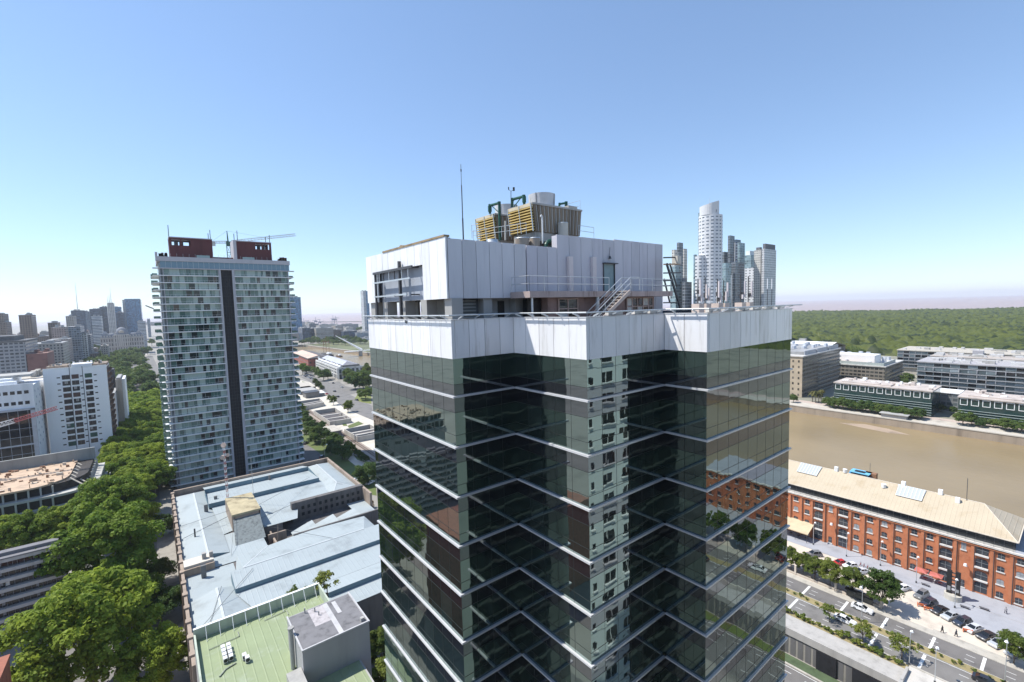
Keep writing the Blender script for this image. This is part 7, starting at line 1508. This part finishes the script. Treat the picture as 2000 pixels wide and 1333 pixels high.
def person(x, y, rz, lab, top, trouser, stride=.25):
    t = thing('person', lab, 'person', (x, y, .06)); me = bpy.data.meshes.new('body'); V = [(0, 0, .92), (0, 0, 1.15), (0, 0, 1.38), (0, 0, 1.5), (.02, 0, 1.62), (0, .19, 1.38), (.05, .24, 1.12), (.16, .24, .92), (0, -.19, 1.38), (-.03, -.25, 1.12), (.03, -.26, .88), (stride * .4, .1, .5), (stride, .1, .06), (stride + .16, .1, .04), (-stride * .1, -.1, .5), (-stride, -.1, .1), (-stride + .15, -.1, .05), (0, .1, .86), (0, -.1, .86)]
    Ed = [(0, 1), (1, 2), (2, 3), (3, 4), (2, 5), (5, 6), (6, 7), (2, 8), (8, 9), (9, 10), (0, 17), (17, 11), (11, 12), (12, 13), (0, 18), (18, 14), (14, 15), (15, 16)]; me.from_pydata(V, Ed, []); o = bpy.data.objects.new('body', me); COL.objects.link(o); o.parent = t
    sk = o.modifiers.new('skin', 'SKIN'); Rr = [.15, .14, .16, .06, .1, .065, .05, .04, .065, .05, .04, .075, .055, .045, .075, .055, .045, .1, .1]
    for i, r in enumerate(Rr): me.skin_vertices[0].data[i].radius = (r, r)
    me.skin_vertices[0].data[0].use_root = True; o.modifiers.new('sub', 'SUBSURF').levels = 1; me.materials.append(mat('cloth_' + top[0], top[1], var=.1))
    m = MB(); [m.tube((0 + stride * .3 * s, .1 * s, .84), (stride * .8 * s, .1 * s, .14), .1, 8, 0, .075) for s in (1, -1)]; m.build('trousers', mat('cloth_' + trouser[0], trouser[1], var=.1), t, loc=(0, 0, 0)); m = MB(); m.tube((0, 0, 1.64), (-.01, 0, 1.75), .115, 8, 0, .07); m.build('hair', BLACK, t, loc=(0, 0, 0)); m = MB(); m.tube((.07, 0, 1.56), (.09, 0, 1.68), .07, 8); m.build('face', mat('skin_tone', (.42, .26, .18), var=.05), t, loc=(0, 0, 0)); t.rotation_euler = (0, 0, rz)
person(142.9, 19.4, 1.2, 'person in dark clothes walking on the cream paving, left of the two', ('dark', (.03, .03, .035)), ('black', (.02, .02, .025))); person(143.6, 17.1, 1.2, 'person in dark trousers walking on the cream paving, right of the two', ('slate', (.08, .09, .11)), ('black', (.02, .02, .025))); person(163.4, 10.8, .6, 'person in a light top walking on the grey paving', ('pale', (.45, .42, .42)), ('navy', (.03, .035, .06)))
def bench(x, y, lab): t = thing('bench', lab, 'bench', (x, y, .06)); MB().box(x - .3, x + .3, y - .9, y + .9, .42, .5).build('seat', mat('bench_grey', (.12, .12, .13)), t); m = MB(); m.box(x - .25, x + .25, y - .7, y - .6, .06, .42); m.box(x - .25, x + .25, y + .6, y + .7, .06, .42); m.build('leg', DSTEEL, t)
bench(161.6, 14.4, 'dark low bench on the grey paving near the walking person'); bench(163.5, 26, 'small dark bench left of the pillar sign'); bench(158.8, 17.6, 'dark bench behind the parked silver sedan')
for i in range(3): 
    x, y = 161.5 + i * .2, 38.6 + i * .9; t = thing('bicycle', 'bicycle in the small rack beside the pale silver car', 'bicycle', (x, y, .06), 'bicycles in the rack'); 
    for d in (-.5, .5):
        m = MB(); pts = [(x + d + .32 * cos(a), y, .4 + .32 * sin(a)) for a in np.linspace(0, 2 * pi, 13)]; m.path(pts, .03, 5); m.build('wheel', BLACK, t)
    m = MB(); m.path([(x - .5, y, .4), (x - .15, y, .85), (x + .4, y, .85), (x, y, .4), (x - .15, y, .85)], .03, 5); m.path([(x + .5, y, .4), (x + .38, y, 1.05)], .03, 5); m.build('frame', mat('bike_red', (.35, .04, .04)), t); MB().box(x - .3, x - .05, y - .06, y + .06, .92, .98).build('saddle', BLACK, t); MB().tube((x + .38, y - .25, 1.05), (x + .38, y + .25, 1.05), .025, 5).build('handlebar', BLACK, t)
# ---------------------------------------------------------------- trees
LEAF_A = leaf('plane_leaf', (.12, .20, .026), (.325, .395, .05), trans=.45); LEAF_B = leaf('dark_leaf', (.058, .112, .030), (.155, .21, .050), trans=.38); LEAF_S = leaf('street_leaf', (.06, .105, .022), (.20, .235, .045), trans=.4); LEAF_C = leaf('young_leaf', (.085, .135, .026), (.20, .22, .040)); LEAF_D = leaf('red_leaf', (.13, .075, .025), (.20, .14, .05)); LEAF_P = leaf('palm_leaf', (.09, .095, .03), (.20, .17, .06))
BARK = mat('bark', (.16, .13, .10), var=.25, scale=2)
def tree_proto(name, R, hc, th, ncl, nl, ls, seed, leafm, flat=1., cl=(.24, .38), gap=0.):
    """tapered trunk with limbs, crown of many leaf-sized faces gathered in clumps"""
    rs = np.random.RandomState(seed); t = thing(name, '', 'tree')
    zc = th + hc * .5; C = []; Rc = []
    for i in range(ncl):
        while True:
            d = rs.normal(size=3); d /= np.linalg.norm(d)
            if d[2] > -.62: break
        f = .36 + .60 * rs.rand() ** .55; wob = 1 + .22 * sin(3 * atan2(d[1], d[0]) + seed) * (1 - abs(d[2]))
        C.append([d[0] * R * f * wob, d[1] * R * f * wob, zc + d[2] * hc * .5 * f * flat]); Rc.append(R * (cl[0] + (cl[1] - cl[0]) * rs.rand()))
    C = np.array(C); Rc = np.array(Rc)
    n = ncl * nl; d = rs.normal(size=(n, 3)); d /= np.linalg.norm(d, axis=1)[:, None]; d[:, 2] = np.where(d[:, 2] < -.35, -d[:, 2], d[:, 2])
    ci = np.repeat(np.arange(ncl), nl); rad = Rc[ci] * (.62 + .42 * rs.rand(n))
    pos = C[ci] + d * rad[:, None] * np.array([1, 1, .8])
    if gap: keep = rs.rand(n) > gap; pos, d = pos[keep], d[keep]; n = len(pos)
    nn = d * .75 + rs.normal(size=(n, 3)) * .45 + np.array([0, 0, .25]); nn /= np.linalg.norm(nn, axis=1)[:, None]
    a = np.cross(nn, rs.normal(size=(n, 3))); a /= np.linalg.norm(a, axis=1)[:, None]; b = np.cross(nn, a); s = ls * (.6 + .8 * rs.rand(n))[:, None]
    V = np.stack([pos - a * s - b * s * .6, pos + a * s - b * s * .6, pos + a * s * .8 + b * s * .6, pos - a * s * .8 + b * s * .6], 1).reshape(-1, 3)
    me = bpy.data.meshes.new('crown'); me.vertices.add(len(V)); me.vertices.foreach_set('co', V.ravel()); me.loops.add(4 * n); me.loops.foreach_set('vertex_index', np.arange(4 * n)); me.polygons.add(n); me.polygons.foreach_set('loop_start', np.arange(0, 4 * n, 4)); me.polygons.foreach_set('loop_total', np.full(n, 4)); me.update(calc_edges=True); me.materials.append(leafm)
    o = bpy.data.objects.new('crown', me); COL.objects.link(o); o.parent = t
    m = MB(); r0 = max(.12, R * .055); m.tube((0, 0, 0), (0, 0, th + hc * .25), r0, 8, 0, r0 * .65)
    for i in range(min(9, ncl)): c = C[i * (ncl // min(9, ncl))]; st_ = (0, 0, th * (.75 + .5 * rs.rand()) + hc * .1); md = ((c[0]) * .5, c[1] * .5, (st_[2] + c[2]) / 2 + hc * .06); m.tube(st_, md, r0 * .5, 5, 0, r0 * .35); m.tube(md, tuple(c), r0 * .35, 5, 0, r0 * .12)
    m.build('trunk', BARK, t, loc=(0, 0, 0)); return register(t)
PT_ = [tree_proto('plane_tree', 8.0, 15.5, 2.8, 160, 190, .20, s, LEAF_A, cl=(.11, .23)) for s in (1, 2, 3, 4)]
DT_ = [tree_proto('broadleaf_tree', 6., 9.5, 1.6, 60, 190, .21, s, LEAF_B, cl=(.2, .34)) for s in (11, 12, 13)]
ST_ = [tree_proto('street_tree', 3.4, 7.8, 1.4, 60, 150, .155, s, LEAF_S, cl=(.2, .36)) for s in (21, 22, 23)]
YT_ = [tree_proto('young_tree', 2.5, 4.0, 1.6, 26, 60, .15, s, LEAF_C, cl=(.2, .38), gap=.15) for s in (31, 32)]
FT_ = [tree_proto('park_tree', 7.0, 9.0, 3.5, 26, 70, .62, s, LEAF_B, cl=(.28, .44)) for s in (41, 42, 43)]
GT_ = [tree_proto('avenue_tree', 6.5, 10., 4.0, 30, 80, .55, s, LEAF_A, cl=(.26, .42)) for s in (46, 47)]
SH_ = [tree_proto('shrub', .75, 1.1, .1, 10, 40, .10, s, LEAF_C, cl=(.3, .5)) for s in (51, 52)]
RB_ = [tree_proto('red_shrub', 3.2, 3.0, .6, 22, 70, .20, 61, LEAF_D)]
pfirst = {}
tr = random.Random(99)
def tree(pool, x, y, s, label, group=None, z=0., sz=None, cat='tree'):
    pr = tr.choice(pool); rz = tr.random() * 6.28
    sc = (s, s, s * (sz or 1))
    if pr.name not in pfirst: pfirst[pr.name] = 1; pr.location = (x, y, z); pr.rotation_euler = (0, 0, rz); pr.scale = sc; o = pr
    else: o = dup(pr, (x, y, z), rz, sc)
    o['label'] = label; o['category'] = cat
    if group: o['group'] = group
    elif 'group' in o: del o['group']
    return o
BASER = {'plane': (8.9, 10.6, 20), 'broad': (6.4, 6.4, 12.5), 'street': (3.8, 5.3, 7.5), 'young': (2.9, 3.6, 5.6), 'park': (7.4, 8.0, 12.5), 'avenue': (6.9, 9.0, 14), 'shrub': (.85, .65, 1.2), 'red': (3.4, 2.1, 3.6)}
POOL = {'plane': PT_, 'broad': DT_, 'street': ST_, 'young': YT_, 'park': FT_, 'avenue': GT_, 'shrub': SH_, 'red': RB_}
def tp(kind, x, y, rpx, label, group=None, sz=1.):
    """tree whose crown middle is seen at photo pixel (x, y) with the given radius"""
    R0, zc, _ = BASER[kind]; s = 1.
    for _ in range(6):
        p = P(x, y, zc * s * sz); dep = float(np.dot(CAM[2], np.array([p[0], p[1], p[2] - H]))); s = rpx * dep / F / R0
    return tree(POOL[kind], p[0], p[1], s, label, group, 0., sz)
# the big plane trees of the boulevard, nearest first
for a_ in [('plane', 172, 1232, 130, 'largest plane tree, filling the bottom left foreground'), ('plane', 200, 1070, 102, 'big plane tree above the largest one, right of the striped office'), ('plane', 245, 1165, 58, 'plane tree between the two biggest ones, beside the shaded street'), ('plane', 300, 1290, 70, 'plane tree at the bottom edge between the largest one and the brick wall'), ('plane', 75, 1335, 55, 'plane tree at the bottom left corner before the striped office'), ('plane', 215, 985, 66, 'plane tree at the street corner in front of the dark side street'),
    ('plane', 262, 1010, 42, 'plane tree at the side street right of the corner one'), ('plane', 145, 1018, 44, 'plane tree at the right end of the row before the rounded demolition building'), ('plane', 92, 1030, 44, 'plane tree in the middle of the row before the rounded demolition building'), ('plane', 38, 1040, 46, 'plane tree left in the row before the rounded demolition building'), ('plane', -15, 1050, 46, 'plane tree cut by the left edge in the row before the demolition building'),
    ('broad', 312, 1178, 40, 'dark blue green tree beside the brick wall of the blue roofs, nearer one'), ('broad', 308, 1118, 30, 'dark blue green tree beside the brick wall of the blue roofs, middle one'), ('broad', 317, 1025, 24, 'slender dark tree at the brick wall by the pale street corner')]: tp(*a_)
tree(PT_, -10, 236, .95, 'plane tree at the foot of the apartment tower, nearest the side street'); tree(PT_, -17, 240, .9, 'plane tree between the apartment tower and the rounded demolition building')
for i, Y in enumerate(range(248, 545, 10)):
    for j, X in enumerate((-19.5, -11.5, -3.2)):
        if Y < 256 and j == 0: continue
        tree(PT_ if Y < 420 else GT_, X + tr.gauss(0, .9), Y + tr.gauss(0, 1.5) + j * 3, (.80 if Y < 420 else 1.0) * (.88 + .24 * tr.random()), 'leafy plane tree in the dense rows along the boulevard', 'plane trees in rows along the boulevard')
for Y in range(555, 1180, 19):
    for k in range(7):
        X = -120 + k * 19 + tr.gauss(0, 4) + (Y - 550) * -.045
        if tr.random() < .26 or X < -.13 * Y + 12: continue
        if X > 8 or (-25 < X < 2 and tr.random() < .5): continue
        tree(FT_, X, Y + tr.gauss(0, 5), 1.05 + .5 * tr.random(), 'dark green park tree among those below the palace', 'park trees below the palace')
for x, y, r in ((96, 697, 12), (112, 690, 13), (130, 686, 13), (146, 684, 14), (162, 682, 12), (178, 681, 11), (190, 690, 9), (105, 702, 10), (150, 692, 11), (240, 690, 10), (252, 687, 10), (264, 686, 10), (277, 686, 11), (288, 684, 9), (296, 668, 8), (228, 692, 8)): tp('park', x, y, r, 'round dark tree in the park row beside the palace', 'park trees below the palace')
for i in range(26): Y = 560 + i * 24; tree(FT_, (-2 if i % 2 else -24) - (Y - 550) * .035 + tr.gauss(0, 2), Y, .8 + .3 * tr.random(), 'dark green park tree among those below the palace', 'park trees below the palace')
# middle gardens
ML = [('broad', zm(170, 170), 13, 'tree hugging the right side of the apartment tower'), ('broad', zm(300, 330), 14, 'tree on the lawn near the apartment tower, left in the clump'), ('broad', zm(400, 430), 18, 'broad dark tree in the middle of the lawn clump'), ('broad', zm(520, 480), 13, 'tree at the right end of the lawn clump'), ('broad', zm(660, 600), 14, 'tree above the shaded side street, left one'), ('broad', zm(770, 700), 18, 'bushy tree above the shaded side street, biggest one'), ('street', zm(870, 640), 11, 'light green tree beside the railway'), ('broad', zm(1150, 1030), 25, 'very dark tree against the glass tower edge'), ('street', zm(850, 40), 8, 'small tree in the avenue median'),
    ('street', zm(960, 710), 6, 'small tree on the grass strip by the tracks, left'), ('street', zm(1060, 790), 7, 'small tree on the grass strip by the tracks, middle'), ('street', zm(1150, 830), 6, 'small tree on the grass strip by the tracks, right'), ('avenue', zn(195, 560), 11, 'yellow green tree before the red warehouse'), ('broad', zn(430, 600), 9, 'dark tree at the left corner of the arcaded warehouse'), ('broad', zn(585, 690), 12, 'dark tree in front of the white arcade'), ('broad', zn(670, 690), 9, 'smaller dark tree in front of the white arcade'), ('broad', zn(1040, 660), 12, 'tree at the right end wall of the arcaded warehouse'), ('broad', zn(1170, 790), 18, 'big dark tree in the park by the glass tower, left one'), ('broad', zn(1320, 760), 20, 'big dark tree in the park by the glass tower, right one'), ('street', zn(1400, 620), 12, 'lighter tree behind the big park trees'), ('street', zn(1180, 540), 7, 'small tree beside the warehouse roof'), ('street', zn(1385, 525), 6, 'small dark tree at the dock edge by the glass tower'), ('broad', zn(1370, 1020), 15, 'tree on the bright lawn by the glass tower'), ('street', zn(1050, 1255), 10, 'round small tree on the avenue median'), ('street', zn(770, 1150), 8, 'low tree at the plaza edge by the avenue'), ('street', zn(700, 1120), 6, 'bush like tree at the plaza edge by the avenue'), ('street', zn(440, 810), 6, 'small tree in the planted strip, upper'), ('street', zn(500, 870), 7, 'small tree in the planted strip, middle'), ('street', zn(560, 930), 5, 'small tree in the planted strip, lower'), ('broad', zn(150, 1310), 11, 'tree right below the tower balconies at the plaza')]
for k, (x, y), r, l in ML: tp(k, x, y, r, l)
for i, (x, y, r) in enumerate([(235, 240, 12), (270, 420, 13), (360, 520, 12), (450, 330, 11), (560, 580, 13), (640, 500, 11), (720, 560, 12), (830, 760, 12), (600, 690, 12), (220, 330, 11), (930, 660, 7), (1010, 740, 7), (1100, 820, 8), (1240, 1010, 16), (1090, 1150, 12)]): tp('broad', *zm(x, y), r, 'garden tree filling out the clumps between the side street and the railway', 'garden trees by the railway')
for i, (x, y, r) in enumerate([(1120, 720, 12), (1260, 690, 12), (1400, 720, 14), (1440, 800, 12), (1080, 760, 9), (1250, 860, 11), (1400, 860, 10), (1440, 980, 10), (1300, 1060, 8), (270, 600, 8), (350, 580, 7), (500, 650, 8), (640, 640, 8), (250, 570, 8)]): tp('broad', *zn(x, y), r, 'park tree in the clumps around the arcaded warehouse', 'park trees around the arcaded warehouse')
for i in range(22): tp('park', 590 + i * 6.0 + tr.gauss(0, 2), 667 + tr.gauss(0, 1.5), 5.5, 'tree in the green belt across the dock', 'trees across the dock')
for i in range(16): tp('park', 592 + i * 7.2 + tr.gauss(0, 2), 662 + tr.gauss(0, 2.5), 6.5, 'tree in the green belt across the dock', 'trees across the dock')
for i in range(12): tp('park', 628 + i * 7.6 + tr.gauss(0, 2), 643 + tr.gauss(0, 2) - i * .2, 4.5, 'hazy tree on the far dock skyline', 'trees across the dock')
# by the roofs and the glass tower
tp('street', 738, 1200, 30, 'bright green tree squeezed between grey block and glass tower, upper'); tp('street', 744, 1262, 34, 'bright green tree squeezed between grey block and glass tower, middle'); tp('street', 750, 1325, 36, 'bright green tree squeezed between grey block and glass tower, lower'); 
for x, y, r, l in ((642, 1146, 1.0, 'small tree poking over the green parapet wall, bigger one'), (574, 1150, .5, 'small bush poking over the green parapet wall, farther one'), (605, 1144, .4, 'tiny bush poking over the green parapet wall')): p = P(x, y + 10, 19.5); tree(YT_, p[0], max(p[1], 101.6), r, l, None, 19.0 - 1.2 * r)
tp('red', 716, 985, 15, 'reddish flowering shrub beside the blue roofs and the glass tower')
# right side
for a_ in [('street', *z6(105, 240), 19, 'street tree by the fence, nearest the glass tower edge'), ('street', *z6(205, 275), 17, 'street tree second from the glass tower edge'), ('street', *z6(300, 320), 20, 'street tree third from the glass tower edge'), ('street', *z6(425, 360), 22, 'street tree fourth along the fence'), ('street', *z6(608, 430), 24, 'street tree next to the big round one'), ('street', *z6(850, 490), 31, 'big round dark green street tree by the bus shelter'), ('young', *z6(418, 690), 17, 'small roadside tree above the sunken road wall, left of three'), ('young', *z6(690, 830), 22, 'yellow green roadside tree above the sunken road wall, middle of three'), ('young', *z6(1010, 950), 25, 'roadside tree above the sunken road wall, right of three'), ('street', *z6(1925, 965), 27, 'street tree at the right edge beside the parked silver car')]: tp(*a_)
for i in range(8): tree(ST_, 144.8 + tr.gauss(0, .3), -8 - i * 8.5, .95 + .2 * tr.random(), 'street tree farther along the avenue, mirrored in the glass tower', 'mirrored street trees')
for i in range(46):
    y = 23.5 + i * .95 + tr.gauss(0, .2); tree(SH_, 123.4 + tr.gauss(0, .25), y, .5 + .7 * tr.random(), 'tufted shrub in the dry planting strip above the sunken road', 'shrubs above the sunken road', .1, cat='shrub')
for i in range(40):
    y = -6 + i * 1.85 + tr.gauss(0, .3); tree(SH_, 132.7 + tr.gauss(0, .35), y, .35 + .4 * tr.random(), 'low grassy tuft in the avenue median', 'tufts in the avenue median', .15, cat='shrub')
q = lambda x, y: (1520 + x / 3.921, 560 + y / 3.921)
def tx(kind, x, y, X, rpx, label, group=None):
    a = AX(x, y, X); dep = float(np.dot(CAM[2], np.array([a[0], a[1], 5 - H]))); return tree(POOL[kind], a[0], a[1], rpx * dep / F / BASER[kind][0], label, group)
for i, (x, y, r) in enumerate([(395, 895, 8), (440, 890, 10), (495, 905, 13), (555, 915, 11), (600, 930, 9), (650, 925, 13), (705, 930, 13), (755, 940, 12), (800, 950, 10), (850, 960, 11), (905, 965, 11), (960, 955, 12), (1010, 975, 9), (1070, 990, 13)]): tx('broad', *q(x, y), 388, r, 'promenade tree in the leafy row before the left waterfront office', 'promenade trees before the left waterfront office')
for a_ in [((1415, 1020), 16, 'round promenade tree at the gap between the two waterfront offices'), ((1550, 1065), 9, 'small promenade tree before the right waterfront office'), ((1740, 1085), 14, 'promenade tree right of the white roofed pavilion, left of three'), ((1800, 1090), 13, 'promenade tree right of the white roofed pavilion, middle of three'), ((1862, 1080), 14, 'promenade tree right of the white roofed pavilion, at the edge'), ((1245, 925), 9, 'tree in the gap behind the promenade'), ((1345, 945), 8, 'second tree in the gap behind the promenade'), ((118, 850), 9, 'tree at the foot of the lit stone block'), ((990, 700), 12, 'tree between the dark stone block and the long apartments'), ((975, 735), 8, 'lower tree between the dark stone block and the long apartments'), ((500, 650), 10, 'tree between the two stone blocks, left'), ((535, 600), 9, 'tree between the two stone blocks, middle'), ((480, 600), 9, 'tree between the two stone blocks, behind')]: (tx('broad', *q(*a_[0]), 389, a_[1], a_[2]) if a_[0][1] > 1000 or a_[0][0] == 118 else tp('broad', *q(*a_[0]), a_[1], a_[2]))
for i in range(26):
    x, y = q(330 + tr.random() * 330, 470 + tr.random() * 60); tp('park', x, y, 7 + 3 * tr.random(), 'tree at the forest edge behind the stone blocks', 'trees at the forest edge')
for i in range(18): tx('broad', *q(380 + i * 42 + tr.gauss(0, 8), 930 + i * 4.2), 393, 8 + 3 * tr.random(), 'promenade tree in the leafy row before the left waterfront office', 'promenade trees before the left waterfront office')
for i in range(6): tx('broad', *q(1480 + i * 85, 1060 + i * 12), 394, 8 + 4 * tr.random(), 'promenade tree in the sparser row before the right waterfront office', 'promenade trees before the right waterfront office')
def palm(x, y, h, lab):
    t = thing('palm_tree', lab, 'palm', (x, y, 0)); MB().tube((0, 0, 0), (0, 0, h), .28, 7, 0, .2).build('trunk', BARK, t, loc=(0, 0, 0)); m = MB()
    for i in range(22):
        a = i * 2.4; L = 2.6 + tr.random(); e = tr.random() * 1.1 - .2; pts = [(cos(a) * L * s, sin(a) * L * s, h + L * (e * s - 1.1 * s * s)) for s in (0, .35, .7, 1)]; w = .38; nx, ny = -sin(a) * w, cos(a) * w
        for p0, p1 in zip(pts[:-1], pts[1:]): m.face([(p0[0] - nx, p0[1] - ny, p0[2]), (p1[0] - nx, p1[1] - ny, p1[2]), (p1[0] + nx, p1[1] + ny, p1[2]), (p0[0] + nx, p0[1] + ny, p0[2])])
    m.build('crown', LEAF_P, t, loc=(0, 0, 0))
for i, (x, y) in enumerate(((262, 885), (285, 892), (310, 888), (328, 880))): p = P(*q(x, y)); palm(p[0], p[1], 8 + i % 2, 'palm tree by the lit stone block on the promenade, %s' % ('leftmost', 'second from left', 'third from left', 'rightmost')[i])

# ---------------------------------------------------------------- the air itself
hz = MB().box(-36000, 36000, -36000, 36000, -13, 262); HM = bpy.data.materials.new('haze'); HM.use_nodes = True; n_ = HM.node_tree.nodes; n_.clear(); ou = n_.new('ShaderNodeOutputMaterial'); pv = n_.new('ShaderNodeVolumePrincipled'); pv.inputs['Color'].default_value = (.86, .92, 1.0, 1); pv.inputs['Density'].default_value = 1 / 16000; pv.inputs['Anisotropy'].default_value = .25; HM.node_tree.links.new(pv.outputs[0], ou.inputs['Volume'])
tag(hz.build('haze', HM), kind='stuff')
